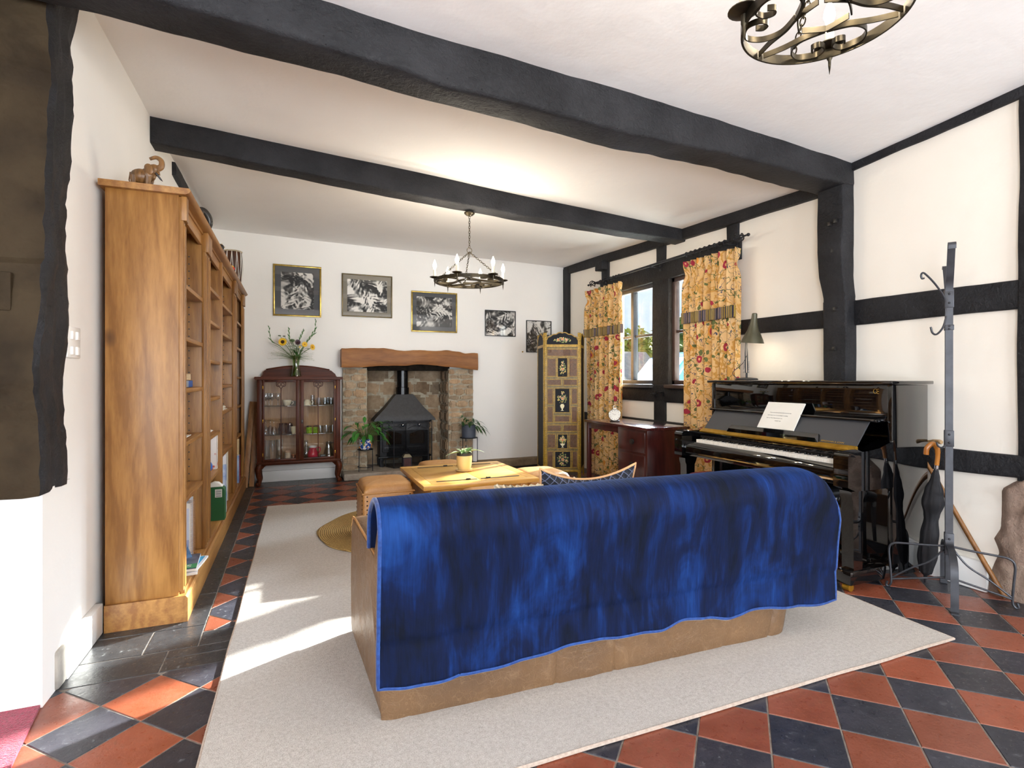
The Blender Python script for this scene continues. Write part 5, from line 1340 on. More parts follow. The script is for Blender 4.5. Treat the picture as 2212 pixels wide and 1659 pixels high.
def throw():
    hx = [-.02, .08, .36, .55, .70, .81, .92, 1.09, 1.215, 1.345, 1.475, 1.617, 1.84, 2.0, 2.08]; hz = [.172, .162, .168, .178, .196, .196, .186, .188, .208, .196, .176, .196, .170, .158, .170]
    x0, x1 = -.030, 2.085
    prof = [(.235, .56), (.215, .68), (.15, .742), (.065, .782), (-.01, .790), (-.085, .766), (-.115, .70), (-.106, .62), (-.085, .48), (-.07, .34)]
    b = MB(); nx, nv = 170, 90; P0 = bez([(0, y, z) for y, z in prof], 6)
    def f(u, v):
        x = lerp(x0, x1, u); zh = table(hx, hz, x); P = [Vector((0, p.y, p.z)) for p in P0]+[Vector((0, -.062+.0*k, lerp(.34, zh, (k+1)/8))) for k in range(8)]
        q = v*(len(P)-1); i = min(int(q), len(P)-2); p = P[i].lerp(P[i+1], q-i)
        down = min(1, max(0, (.74-p.z)/.5)) if v > .45 else 0
        fold = noise.noise((x*3.2, p.z*.9, 3))*.030*down+noise.noise((x*9, p.z*1.6, 5))*.010*down+.012*down*sin(x*17+2*sin(x*5))*noise.noise((x*2, 0, 9))
        y = p.y-abs(fold)*.9-.004; z = p.z+noise.noise((x*2.2, p.y*4, 0))*.006*(1-down)
        over = max(0, (x-1.88)/.205)                       # the overhanging right end sags
        if over > 0:
            z -= .075*over**2.2*(1 if v < .62 else max(0, 1-(v-.62)*3)); y = lerp(y, .02, .10*over*(1-down)) - .012*over*down
            x -= .05*over**4*max(0, (p.z-.62)/.17)
        if u < .02: pass
        return (SX+x, SY+y, z)
    V = b.grid(nx, nv, f)
    t = thing('blue_throw', (SX+1.0, SY, .17), 'royal blue velvet throw draped over the back of the sofa', 'blanket')
    b.build('cloth', VELVET, t, solid=.012, sharp=0)
    edge = [f(0, k/60) for k in range(61)]+[f(k/120, 1) for k in range(1, 121)]+[f(1, 1-k/60) for k in range(1, 61)]
    MB().tube(edge, .0085, 6).build('bound_edge', VELVET_EDGE, t, sharp=0)
    return t
THROW = throw()
def pillow(name, c, w, h, th, lean, rz, label, mats, sag=.0, frill=None, pipe=None):
    t = thing(name, c, label, 'cushion')
    R = Matrix.Rotation(rz, 3, 'Z') @ Matrix.Rotation(lean, 3, 'X')
    def pt(u, v, s):
        x, z = 2*u-1, 2*v-1; k = max(0, (1-abs(x)**2.6)*(1-abs(z)**2.6))**.55
        px = x*w/2*(1-.06*(1-abs(z)**2)*abs(x)); pz = z*h/2*(1-.06*(1-abs(x)**2)*abs(z))
        if z > 0: pz -= sag*(1-x*x)*z
        return Vector(c)+R @ Vector((px, s*th/2*k, h/2+pz))
    for s, m, nm in ((-1, mats[0], 'back_cover'), (1, mats[1], 'front_cover')):
        b = MB(); b.grid(24, 24, lambda u, v: pt(u, v, s)); b.build(nm, m, t, sharp=0)
    E = [(k/24, 0) for k in range(24)]+[(1, k/24) for k in range(24)]+[(1-k/24, 1) for k in range(24)]+[(0, 1-k/24) for k in range(24)]
    if pipe: MB().tube([pt(u, v, 0) for u, v in E], .006, 6, True).build('piping', pipe, t, sharp=0)
    if frill:
        b = MB(); n = 192; A = []; B = []
        for k in range(n):
            u, v = E[k*len(E)//n]; p = pt(u, v, 0); o = R @ Vector(((u-.5)*2, 0, (v-.5)*2)); o = o.normalized(); w_ = R @ Vector((0, 1, 0))
            A.append(b._v(p)); B.append(b._v(p+o*.035+w_*.012*sin(k*1.6)))
        for k in range(n): b._f([A[k], A[(k+1) % n], B[(k+1) % n], B[k]])
        b.build('frill', frill, t, sharp=0, solid=.002)
    return t
def m_quilt():
    t = NT('navy_quilted_velvet'); b = t.bsdf(Roughness=.8); v = t.coord('Generated', (1, 0, 1))
    def w(rot): return t.n('TexWave', {'Vector': t.coord('Generated', (1, 0, .9), (0, rot, 0)), 'Scale': 5.2, 'Distortion': .15}, wave_type='BANDS', bands_direction='X')
    a, c = w(.785), w(-.785); m = t.math('MAXIMUM', t.math('GREATER_THAN', a.outputs['Fac'], .965), t.math('GREATER_THAN', c.outputs['Fac'], .965))
    t.set(b, 'Base Color', t.mix(m, lin('#0b1122'), lin('#5d6684'))); t.set(b, 'Sheen Weight', .25)
    t.set(b, 'Normal', t.bump(t.math('MULTIPLY', t.math('MAXIMUM', a.outputs['Fac'], c.outputs['Fac']), -1.0), .5, .01)); return t.m
QUILT = m_quilt()
CREAMF = mat('cream_cotton', '#d8c4a4', '#e6d8be', rough=.9, scale=30)
# ------------------------------------------------------------------ printed fabric, curtains, screen, desk
def m_print(name, base, scale=1.0, gold='#c3924c', red='#9c3040', green='#62683e', navy='#3a4660'):
    t = NT(name); b = t.bsdf(Roughness=.85); t.set(b, 'Specular IOR Level', .2)
    uv = t.n('UVMap').outputs[0]
    v = t.n('Mapping', {'Vector': uv, 'Scale': (scale,)*3}).outputs[0]
    n0 = t.noise(v, 3, 3, .6); w1 = t.noise(v, 7, 3, .55); w2 = t.noise(t.n('Mapping', {'Vector': v, 'Location': (5.3, 2.1, 0)}).outputs[0], 9, 3, .55)
    dv = t.n('Mix', data_type='RGBA', blend_type='LINEAR_LIGHT'); t.set(dv, 0, .035); t.set(dv, 6, v); t.set(dv, 7, w1.outputs[1]); d = dv.outputs[2]
    col_ = t.mix(t.ramp(n0.outputs[0], [(.4, (0, 0, 0)), (.65, (1, 1, 1))]), lin(base), lin('#d0a468'))
    def vor(sc, off): return t.n('TexVoronoi', {'Vector': t.n('Mapping', {'Vector': d, 'Location': (off, off*.7, 0)}).outputs[0], 'Scale': sc, 'Randomness': .85})
    def between(x, lo, hi): return t.math('MULTIPLY', t.math('GREATER_THAN', x, lo), t.math('LESS_THAN', x, hi))
    big = vor(5.0, 0); sm = vor(13, 3.3); tn = vor(21, 7.7)
    # gold scrolls, green and navy stems, gold-ringed red flowers, small leaves
    col_ = t.mix(between(w2.outputs[0], .53, .575), col_, lin(gold))
    col_ = t.mix(between(big.outputs['Distance'], .34, .40), col_, lin(gold))
    col_ = t.mix(between(w1.outputs[0], .493, .508), col_, lin(green))
    col_ = t.mix(between(w2.outputs[0], .449, .459), col_, lin(navy))
    pick = t.math('GREATER_THAN', t.n('SeparateColor', {'Color': tn.outputs['Color']}).outputs[0], .62)
    col_ = t.mix(t.math('MULTIPLY', pick, t.math('LESS_THAN', tn.outputs['Distance'], .30)), col_, lin(green))
    pick = t.math('GREATER_THAN', t.n('SeparateColor', {'Color': sm.outputs['Color']}).outputs[1], .66)
    col_ = t.mix(t.math('MULTIPLY', pick, t.math('LESS_THAN', sm.outputs['Distance'], .34)), col_, lin(red))
    col_ = t.mix(t.math('MULTIPLY', pick, t.math('LESS_THAN', sm.outputs['Distance'], .14)), col_, lin('#d9a070'))
    col_ = t.mix(t.math('LESS_THAN', big.outputs['Distance'], .20), col_, lin('#cf8a3c'))
    col_ = t.mix(t.math('LESS_THAN', big.outputs['Distance'], .13), col_, lin(red))
    col_ = t.mix(t.math('LESS_THAN', big.outputs['Distance'], .05), col_, lin('#d98a5a'))
    t.set(b, 'Base Color', col_); wv = t.noise(v, 220, 2); t.set(b, 'Normal', t.bump(wv.outputs[0], .2, .003)); return t.m
PRINT = m_print('crewel_print_curtain', '#e2bd88', .75)
PRINT2 = m_print('floral_print_cushion', '#e6b878', 4)
def fringe_mat():
    t = NT('navy_gold_fringe'); b = t.bsdf(Roughness=.85); uv = t.n('UVMap').outputs[0]; s = t.n('SeparateXYZ', {'Vector': uv})
    n = t.math('FRACT', t.math('MULTIPLY', s.outputs[0], 75.0)); q = t.math('FRACT', t.math('MULTIPLY', s.outputs[0], 11.3))
    c = t.mix(t.math('GREATER_THAN', n, .52), lin('#1c2546'), lin('#b8993c')); c = t.mix(t.math('LESS_THAN', q, .35), c, t.mix(t.math('GREATER_THAN', n, .8), lin('#222a4a'), lin('#c9a878')))
    t.set(b, 'Base Color', c); return t.m
FRINGE = fringe_mat()
def cloth_grid(b, uvl, nu, nv, fn, su, sv, ou=0):
    """grid with a UV layer measured along the cloth"""
    V = b.grid(nu, nv, fn); return V
def curtain(y0, y1, label, seed, zt=2.345, lean=0.0, n_f=7):
    t = thing('curtain', (3.55, (y0+y1)/2, .02), label, 'curtain', None)
    def shape(u, z, a, off=0.0):
        """point of the gathered cloth at fraction u of its width and height z"""
        ph = u*n_f*2*pi+seed
        w = sin(ph)+.35*sin(2*ph+seed*2)+.5*noise.noise((u*6, z*.7, seed))
        pinch = math.exp(-((z-(zt-.13))/.05)**2); top = max(0, (z-(zt-.13))/.13)
        wid = 1-.05*math.exp(-((z-(zt-.12))/.12)**2)+.05*max(0, (1.75-z)/1.7)*(-.3)
        yc = (y0+y1)/2+lean*(zt-z)
        return (3.545-a*w*(1-.75*pinch)-off, yc+((1-u)-.5)*(y1-y0)*wid+.012*sin(ph*1.0+1.2)*(1-top), z)
    def panel(nm, z0, z1, a, off, m, par, nu=150, nv=60, uvo=0.0, ua=0, ub=1):
        b = MB(); V = b.grid(nu, nv, lambda u, v: shape(lerp(ua, ub, u), lerp(z1, z0, v), a, off))
        L = [0.0]
        for i in range(1, nu): L.append(L[-1]+(V[i][nv//2].co-V[i-1][nv//2].co).length)
        idx = {}
        for i in range(nu):
            for j in range(nv): idx[V[i][j]] = (L[i]*1.0+uvo, V[i][j].co.z)
        lay = b.bm.loops.layers.uv.new('UVMap')
        for f in b.bm.faces:
            for l in f.loops: l[lay].uv = idx[l.vert]
        return b.build(nm, m, par, sharp=0, solid=.004)
    panel('cloth', .015, zt, .034, 0, PRINT, t)
    v = panel('valance', zt-.50, zt+.002, .036, .014, PRINT, t, 150, 24, .7, -.015, 1.015)
    panel('fringe', zt-.60, zt-.495, .038, .020, FRINGE, v, 220, 8, .0, -.02, 1.02)
    return t
curtain(3.53, 4.19, 'crewel print curtain with fringed valance, right of the window', .4)
curtain(5.28, 6.05, 'crewel print curtain with fringed valance, left of the window behind the folding screen', 2.1)
def pole():
    t = thing('curtain_pole', (3.52, 4.7, 2.42), 'black iron curtain pole with cage finials over the window', 'curtain pole'); x, z = 3.515, 2.42
    MB().tube([(x, 3.56, z), (x, 5.86, z)], .013, 12).build('rod', IRON, t)
    for s, y in ((-1, 3.56), (1, 5.86)):
        b = MB(); b.ell((x, y, z), (.018, .018, .018), 12, 8)
        for k in range(4):
            a = k*pi/2+.5; b.tube(bez([(x, y, z), (x+.036*cos(a), y+s*.035, z+.036*sin(a)), (x+.036*cos(a+.6), y+s*.075, z+.036*sin(a+.6)), (x, y+s*.11, z)], 6), .006, 6)
        b.tube([(x, y+s*.105, z), (x, y+s*.15, z)], .008, 8); b.ell((x, y+s*.16, z), (.014, .016, .014), 12, 8); b.build('finial', IRON, t)
    for y in (3.66, 4.72, 5.80): b = MB(); b.tube([(x, y, z-.016), (3.66, y, z-.016)], .008, 8); b.tube(arc((x, y, z), .018, pi, 2*pi, 8, (1, 0, 0)), .006, 6); b.box(3.638, 3.65, y-.02, y+.02, z-.05, z+.02, .003); b.build('bracket', IRON, t)
    for y in [3.60+.062*k for k in range(10)]+[5.32+.058*k for k in range(8)]: MB().tube([(x+.021*cos(a*pi/8), y, z-.004+.021*sin(a*pi/8)) for a in range(16)], .0035, 6, True).build('ring', IRON, t)
pole()

# ---- painted folding screen
YEL = mat('ochre_gold_paint', '#b8912a', '#8c6d1e', rough=.4, scale=40, bump=.1)
YELD = mat('olive_gold_paint', '#6b5a1e', '#4a3f16', rough=.45, scale=40)
LATT = mat('brown_lattice', '#6f4722', '#54341a', rough=.5, scale=30)
BLK = mat('black_lacquer', '#111217', '#191a20', rough=.6, scale=10, spec=.2)
MOTIF = [mat('motif_leaf', '#6f7f3e', '#8c9450', rough=.5, scale=60), mat('motif_red', '#c0502c', '#d0714a', rough=.5, scale=60), mat('motif_cream', '#d6cda0', '#e6dfc0', rough=.5, scale=60), mat('motif_gold', '#b89a48', '#cdb466', rough=.5, scale=60)]
def motif(b, cx, cz, w, h, kind, y):
    """small painted bouquet: flat petals and leaves lying on the panel"""
    r = random.Random(int(cx*1000+cz*100)); e = y
    def disc(x, z, a, c, m, n=8):
        nonlocal e
        e -= .00004; b.mat(m); b.poly([(x+a*cos(2*pi*k/n+.3), e, z+c*sin(2*pi*k/n+.3)) for k in range(n)])
    vase = kind in ('vase', 'urn')
    if vase:
        zb = cz-h/2; vh = h*.33; b.mat(2)
        if kind == 'vase': P = [(.16, 0), (.05, .12), (.06, .28), (.17, .55), (.20, .78), (.10, .95), (.16, 1)]
        else: P = [(.2, 0), (.06, .2), (.06, .4), (.22, .6), (.32, .9), (.34, 1)]
        for s in (0,): b.poly([(cx-a*w, e, zb+q*vh) for a, q in P]+[(cx+a*w, e, zb+q*vh) for a, q in P[::-1]])
        cz2, h2 = cz+h*.17, h*.62
    else: cz2, h2 = cz, h*.95
    for k in range(int(46+h*90)):
        a = r.random()*2*pi; q = sqrt(r.random()); x = cx+q*cos(a)*w*.5; z = cz2+q*sin(a)*h2*.5
        if kind != 'round' and (z-cz2) > 0 and abs(x-cx) > w*.5*(1-(z-cz2)/(h2*.52)): continue
        s = .0045+.004*r.random(); disc(x, z, s, s*.7 if k % 2 else s*1.3, 0 if k % 4 else 3, 6)
    fl = {'wide': [(-.22, 0), (.22, 0), (0, .1)], 'round': [(0, 0), (-.24, .18), (.24, .18), (0, -.3), (-.28, -.1), (.28, -.1)], 'tall': [(0, -.12), (0, .12), (0, .3)]}.get(kind, [(0, -.12), (-.2, .02), (.2, .02), (0, .28)])
    for i, (fx, fz) in enumerate(fl):
        x, z = cx+fx*w, cz2+fz*h2; s = .013 if i == 0 or kind == 'wide' else .008; disc(x, z, s, s, 1, 10); disc(x, z, s*.45, s*.45, 2 if i % 2 else 3, 8)
        for k in range(6): disc(x+s*1.25*cos(k*pi/3), z+s*1.25*sin(k*pi/3), s*.35, s*.35, 2, 6)
def screen_panel(t, w, h, full=True):
    """one leaf, standing on z=0 in the plane y=0 with its left edge at x=0"""
    p = MB(); th = .018
    for x in (0, w-.028): p.box(x, x+.028, -th/2, th/2, 0, h, .004)
    zt, zb = h-.16, .12
    for z in (zb, zt): p.box(.02, w-.02, -th/2, th/2, z-.014, z+.014, .003)
    leaf = p.build('screen_leaf', YEL, t, origin=None)
    b = MB()
    for x in (.004, w-.024):
        for k in range(int(h/.022)): b.box(x+.004, x+.016, -th/2-.0006, -th/2, .02+k*.022, .028+k*.022)
    b.build('painted_pattern', YELD, leaf)
    # crest
    n = 26; cr = []
    for k in range(n+1):
        s = k/n; q = abs(2*s-1); z = .075+.065*(1-q**1.5)+.012*abs(sin(q*pi*2.5)) if q < .96 else .06
        cr.append((lerp(.028, w-.028, s), zt+.014+z))
    b = MB(); b.prism([(.028, zt+.01)]+cr+[(w-.028, zt+.01)], -.006, .006, 'Y'); b.build('crest', BLK, leaf)
    b = MB(); b.tube([(x, -.004, z) for x, z in cr], .007, 6); b.tube([(.028, -.004, zt+.016), (w-.028, -.004, zt+.016)], .005, 6); b.build('crest_edge', YEL, leaf)
    if not full:
        MB().box(.028, w-.028, -.004, .004, zb, zt).build('painted_panel', BLK, leaf); return
    m = MB(); motif(m, w/2, zt+.075, w*.52, .07, 'wide', -.0065); m.build('painted_flowers', MOTIF, leaf)
    x0, x1 = .032, w-.032; W = x1-x0; H = zt-zb-.028; z0 = zb+.014
    S = lambda v: z0+H*(1-v)
    # (kind, x from, x to, top, bottom) as fractions
    cells = [('l', 0, 1, .015, .075), ('l', 0, .30, .09, .24), ('p', .34, .68, .085, .245, 'tall'), ('l', .72, 1, .09, .24), ('l', 0, .47, .262, .312), ('l', .53, 1, .262, .312),
             ('l', 0, .20, .335, .465), ('p', .25, .75, .335, .535, 'vase'), ('l', .80, 1, .335, .465), ('l', 0, .20, .485, .615), ('l', .80, 1, .485, .615), ('l', .25, .75, .56, .612), ('l', 0, .47, .635, .688), ('l', .53, 1, .635, .688),
             ('l', 0, .28, .71, .825), ('p', .34, .68, .71, .83, 'urn'), ('l', .74, 1, .71, .825), ('l', 0, .20, .85, .985), ('p', .25, .78, .85, .985, 'round'), ('l', .83, 1, .85, .985)]
    for c in cells:
        a, d, zt_, zb_ = x0+c[1]*W, x0+c[2]*W, S(c[3]), S(c[4]); g = .006
        b = MB(); 
        for q in ((a, d, zt_-g, zt_), (a, d, zb_, zb_+g), (a, a+g, zb_, zt_), (d-g, d, zb_, zt_)): b.box(q[0], q[1], -.008, .008, q[2], q[3], .001)
        fr = b.build('cell_frame', YEL, leaf)
        if c[0] == 'p':
            q = MB(); q.box(a+g, d-g, -.004, .004, zb_+g, zt_-g); q.build('painted_panel', BLK, leaf)
            m = MB(); motif(m, (a+d)/2, (zt_+zb_)/2, (d-a)*.72, (zt_-zb_)*.84, c[5], -.0042); m.build('painted_flowers', MOTIF, leaf)
        else:
            q = MB(); aa, dd, bb, tt = a+g, d-g, zb_+g, zt_-g; st = .0125
            for sgn in (1, -1):
                k0 = int(((aa-dd if sgn > 0 else 0)+bb-tt)/st)-40
                for k in range(-60, 60):
                    cst = k*st
                    # line z-bb = sgn*(x-aa)+cst clipped to the cell
                    xa, xb = aa, dd
                    if sgn > 0: xa = max(xa, aa-cst); xb = min(xb, aa-cst+(tt-bb))
                    else: xa = max(xa, aa+cst-(tt-bb)); xb = min(xb, aa+cst)
                    if xb-xa < .003: continue
                    z_ = lambda x: bb+sgn*(x-aa)+cst
                    q.ribbon([(xa, .001*sgn, z_(xa)), (xb, .001*sgn, z_(xb))], .004, .0055, (0, 1, 0))
            q.build('lattice', LATT, leaf)
    # the board the cells are cut into
    b = MB(); vs = sorted({0.0, 1.0}|{c[3] for c in cells}|{c[4] for c in cells})
    for v0, v1 in zip(vs, vs[1:]):
        mid = (v0+v1)/2; iv = sorted((c[1], c[2]) for c in cells if c[3] < mid < c[4]); x = 0.0
        for p, q in iv+[(1.0, 1.0)]:
            if p-x > .004: b.box(x0+x*W, x0+p*W, -.005, .005, S(v1), S(v0))
            x = max(x, q)
    b.build('cut_board', YELD, leaf)
    b = MB(); g = .0035
    for c in cells:
        a, d, zt_, zb_ = x0+c[1]*W-.007, x0+c[2]*W+.007, S(c[3])+.008, S(c[4])-.008
        for q in ((a, d, zt_-g, zt_), (a, d, zb_, zb_+g), (a, a+g, zb_, zt_), (d-g, d, zb_, zt_)): b.box(q[0], q[1], -.0062, -.004, q[2], q[3])
    b.build('painted_lines', YEL, leaf)
def folding_screen():
    Hs = 1.765; t = thing('folding_screen', (0, 0, 0), 'painted black and gold folding screen with lattice panels before the left curtain', 'screen')
    screen_panel(t, .425, Hs); 
    l2 = MB(); kids = [o for o in COL.objects if o.parent == t]
    screen_panel(t, .425, Hs, False); k2 = [o for o in COL.objects if o.parent == t and o not in kids]
    screen_panel(t, .425, Hs, False); k3 = [o for o in COL.objects if o.parent == t and o not in kids and o not in k2]
    for o in k2: o.location = (.428, .012, 0); o.rotation_euler = (0, 0, radians(77))          # right leaf turned away
    for o in k3: o.location = (-.055, .434, 0); o.rotation_euler = (0, 0, radians(-83))
    t.location = (2.764, 5.766, 0); t.rotation_euler = (0, 0, radians(-22.15))
folding_screen()

# ---- desk and clock
def desk():
    t = thing('writing_desk', (3.25, 4.63, 0), 'dark red wood writing desk under the window with a drawer pedestal', 'desk'); x0, x1, y0, y1, zt = 2.985, 3.47, 4.07, 5.18, .765
    MB().box(x0-.01, x1, y0-.012, y1+.01, zt-.026, zt, .004).build('desk_top', DESKT, t)
    b = MB(); b.box(x0+.012, x1-.01, y0+.004, 4.555, .04, zt-.026, .003); b.build('pedestal', DESKW, t)
    for zz in (.525, .305, .075):
        h = .195 if zz < .5 else .19
        d = MB(); d.box(x0+.002, x0+.02, y0+.035, 4.525, zz, zz+h, .004); d = d.build('drawer', DESKW, t)
        b = MB(); c = (x0-.004, 4.28, zz+h/2); b.prism([(c[1]+.026*cos(a*pi/3), c[2]+.026*sin(a*pi/3)) for a in range(6)], x0-.028, x0-.006, 'X'); b.box(x0-.008, x0+.004, 4.268, 4.292, zz+h/2-.012, zz+h/2+.012); b.build('drawer_knob', DARKCARVED, d)
    for x in (x0+.01, x1-.05): MB().box(x, x+.04, y1-.05, y1-.008, 0, zt-.026, .003).build('leg', DESKW, t)
    MB().box(x0+.02, x0+.038, 4.555, y1-.05, zt-.09, zt-.026, .003).build('front_rail', DESKW, t); MB().box(x0+.02, x0+.05, 4.555, y1-.05, .04, .075, .003).build('stretcher', DESKW, t)
    MB().box(x0+.012, x1-.01, y0+.004, 4.555, 0, .042, .003).build('plinth', DESKW, t)
desk()
def clock():
    c = Vector((3.13, 4.82, .766)); t = thing('desk_clock', c, 'round silver desk clock with Roman numerals on the desk', 'clock')
    M = Matrix.Rotation(radians(-22-18), 4, 'Z') @ Matrix.Rotation(radians(80), 4, 'X'); M.translation = c+Vector((0, 0, .068)); R = .062
    b = MB(); b.lathe([(R*.7, -.02), (R, -.016), (R*1.06, 0), (R*1.04, .008), (R*.96, .012), (R*.94, .004)], (0, 0, 0), 40, M=M); b.build('case', mat('silver_case', '#c9c6bc', rough=.2, metal=.9), t)
    b = MB(); b.lathe([(0, .003), (R*.94, .003)], (0, 0, 0), 40, M=M, caps=False); b.build('dial', mat('ivory_dial', '#ece6d6', rough=.5), t)
    b = MB(); nums = [('XII', 0), ('I', 1), ('II', 2), ('III', 3), ('IIII', 4), ('V', 5), ('VI', 6), ('VII', 7), ('VIII', 8), ('IX', 9), ('X', 10), ('XI', 11)]
    def stroke(p, q, w=.0011): b.ribbon([M @ Vector((*p, .0038)), M @ Vector((*q, .0038))], .0006, w, M.to_3x3() @ Vector((0, 0, 1)))
    for s, h in nums:
        a = pi/2-h*pi/6; rd = Vector((cos(a), sin(a))); tg = Vector((rd.y, -rd.x)); wds = {'I': .003, 'V': .0055, 'X': .0055}; tot = sum(wds[k] for k in s); x = -tot/2; r0, r1 = R*.66, R*.84
        for ch in s:
            m = x+wds[ch]/2; P = lambda o, r: (rd*r+tg*o)[:]
            if ch == 'I': stroke(P(m, r0), P(m, r1))
            elif ch == 'V': stroke(P(m-.002, r1), P(m, r0)); stroke(P(m+.002, r1), P(m, r0))
            else: stroke(P(m-.002, r1), P(m+.002, r0)); stroke(P(m+.002, r1), P(m-.002, r0))
            x += wds[ch]
    b.build('numerals', INK, t)
    for nm, a, L in (('hour_hand', pi/2+1.0, .022), ('minute_hand', pi/2-1.2, .012)): b = MB(); stroke((0, 0), (cos(a)*L*1.3, sin(a)*L*1.3), .0022); b.build(nm, INK, t)
    MB().tube([M @ Vector((p[0], p[1], 0)) for p in [(.016*cos(k*pi/8), R*1.06+.017+.016*sin(k*pi/8)) for k in range(16)]], .0025, 6, True).build('ring_handle', CHROME, t)
    b = MB(); b.box(-.05, .05, -.02, .04, 0, .012, .004, M=Matrix.Translation(c) @ Matrix.Rotation(radians(-40), 4, 'Z')); b.build('foot', DARKCARVED, t)
clock()
# ------------------------------------------------------------------ upright piano and what stands on and before it
def piano():
    t = thing('upright_piano', (3.3, 2.82, 0), 'glossy black upright piano with open keyboard against the window wall', 'piano'); Y0, Y1 = 2.08, 3.555
    for a, c in ((Y0, Y0+.03), (Y1-.03, Y1)): MB().box(3.27, 3.60, a, c, .045, 1.18, .004).build('side_panel', PIANO, t)
    b = MB(); b.box(3.235, 3.625, Y0-.02, Y1+.02, 1.182, 1.204, .006); b.build('top_lid', PIANO, t)
    MB().box(3.275, 3.30, Y0+.03, Y1-.03, .96, 1.18, .003).build('upper_panel', PIANO, t)
    MB().box(3.29, 3.31, Y0+.03, Y1-.03, .12, .60, .003).build('lower_panel', PIANO, t)
    MB().box(3.26, 3.60, Y0+.03, Y1-.03, .05, .12, .003).build('bottom_board', PIANO, t)
    MB().box(3.57, 3.60, Y0+.03, Y1-.03, .12, 1.18).build('back_panel', PIANO, t)
    MB().box(2.93, 3.29, Y0+.03, Y1-.03, .60, .695, .004).build('key_bed', PIANO, t)
    b = MB(); b.prism([(2.905, .625), (2.932, .61), (2.945, .62), (2.945, .712), (2.932, .716), (2.915, .70), (2.905, .67)], Y0+.09, Y1-.09, 'Y', True); b.build('key_slip', PIANO, t)
    for a, c in ((Y0-.004, Y0+.086), (Y1-.086, Y1+.004)):
        b = MB(); b.prism([(2.885, .60), (2.885, .765), (2.892, .785), (2.915, .795), (3.05, .80), (3.15, .812), (3.27, .85), (3.27, .575), (2.95, .575)], a, c, 'Y'); b.build('arm', PIANO, t)
        m = (a+c)/2; b = MB(); b.prism([(2.925, .575), (3.045, .575), (3.035, .545), (3.022, .52), (3.016, .12), (2.945, .12), (2.938, .52), (2.927, .545)], m-.036, m+.036, 'Y'); b.build('leg', PIANO, t)
        MB().box(2.905, 3.32, m-.045, m+.045, .045, .122, .006).build('toe_block', PIANO, t)
        b = MB(); b.tube([(2.945, m-.02, .022), (2.945, m+.02, .022)], .022, 16); b.box(2.93, 2.965, m-.022, m+.022, .03, .047, .003); b.build('caster', BRASS, t)
    # keys: 52 naturals, 36 sharps
    y = 2.188; kw = 1.185/52
    for k in range(52):
        MB().box(2.945, 3.07, y+k*kw+.0005, y+(k+1)*kw-.0005, .70, .738, .0015, 1).build('white_key', IVORY, t)
    pat = [1, 1, 0, 1, 1, 1, 0]
    for k in range(51):
        # nearest the camera is the treble end; counting the scale from the far bass end (A)
        n = 51-k; name = 'ABCDEFG'[(n-1) % 7]
        if name in 'ACDFG':
            yy = y+k*kw+0*kw+kw; MB().box(2.99, 3.07, yy-.0055, yy+.0055, .736, .750, .002, 1).build('black_key', EBONY, t)
    MB().box(3.068, 3.078, Y0+.09, Y1-.09, .735, .756, .002).build('key_felt', col('dark_felt', '#120a0b', .9), t)
    MB().box(3.07, 3.10, Y0+.088, Y1-.088, .752, .786, .004).build('fall_rail', PIANO, t)
    b = MB(); b.prism([(3.062, .783), (3.056, .793), (3.066, .800), (3.094, .815), (3.102, .804)], Y0+.09, Y1-.09, 'Y'); 
    for k in range(26): b.tube([(3.064, Y0+.13+k*.05, .796), (3.062, Y0+.13+k*.05, .7995)], .002, 6)
    b.build('brass_hinge', BRASS, t)
    # open fall leaning back, with matt underside
    b = MB(); b.prism([(3.092, .803), (3.100, .801), (3.222, .953), (3.214, .957)], Y0+.10, Y1-.10, 'Y'); fall = b.build('fall_board', PIANO_M, t)
    b = MB(); b.box(3.20, 3.285, Y0+.05, Y1-.05, .955, .972, .005); b.tube([(3.202, Y0+.06, .965), (3.202, Y1-.06, .965)], .009, 10); b.build('fall_edge', PIANO, t)
    b = MB(); b.prism([(3.085, .806), (3.128, .806), (3.128, .858), (3.118, .862), (3.085, .838)], 2.42, 3.20, 'Y')
    for v in b.bm.verts:
        if v.co.z > .83: v.co.y = lerp(2.81, v.co.y, .94)
    b.build('music_ledge', PIANO, t)
    u = Vector((0, -1, 0)); up = Vector((.122, 0, .152)).normalized()
    text('maker_lettering', 'BERGMANN & SOHN', .0165, frame_mat(Vector((3.104, 2.415, .818))-up.cross(u)*0+Vector((-.003, 0, .002)), u, up), GILT, fall)
    b = MB(); c = Vector((3.2735, 2.175, 1.140))
    b.tube([c+Vector((0, .008-.012*cos(a), .013*sin(a))) for a in [pi*.25+1.5*pi*k/18 for k in range(19)]], .0013, 5)
    for dz in (.006, -.007): b.tube([c+Vector((-.0005, -.009-.008*cos(a+pi)*-1, dz+.0075*sin(a))) for a in [pi*.3+1.4*pi*k/14 for k in range(15)]], .0012, 5)
    b.build('gold_monogram', GILT, t)
piano()
def notice():
    A, B = Vector((3.129, 2.945, .8635)), Vector((3.129, 2.64, .8635)); up = Vector((.107, -.006, .182)); u = (B-A).normalized(); upn = up.normalized(); n = u.cross(upn)
    t = thing('piano_notice', (A+B)/2, 'white typed notice card standing on the music ledge of the piano', 'notice')
    b = MB()
    for i in range(3):
        o = -n*(.003*i); b.add(_slab(A+o, u, upn, n, (B-A).length, up.length, .0022))
    b.build('card', PAPER, t)
    for i, (x, s) in enumerate(((.055, 'I love to be played by all but please do not let tiny'), (.045, 'hands bang on me. I am also allergic to anything'), (.045, 'spilt, e.g. drinks. Please be kind to me.'), (.125, 'THANK YOU'))):
        text('typed_line', s, .0088, frame_mat(A+u*x+upn*(.125-.022*i)+n*.0013, u, upn), INK, t)
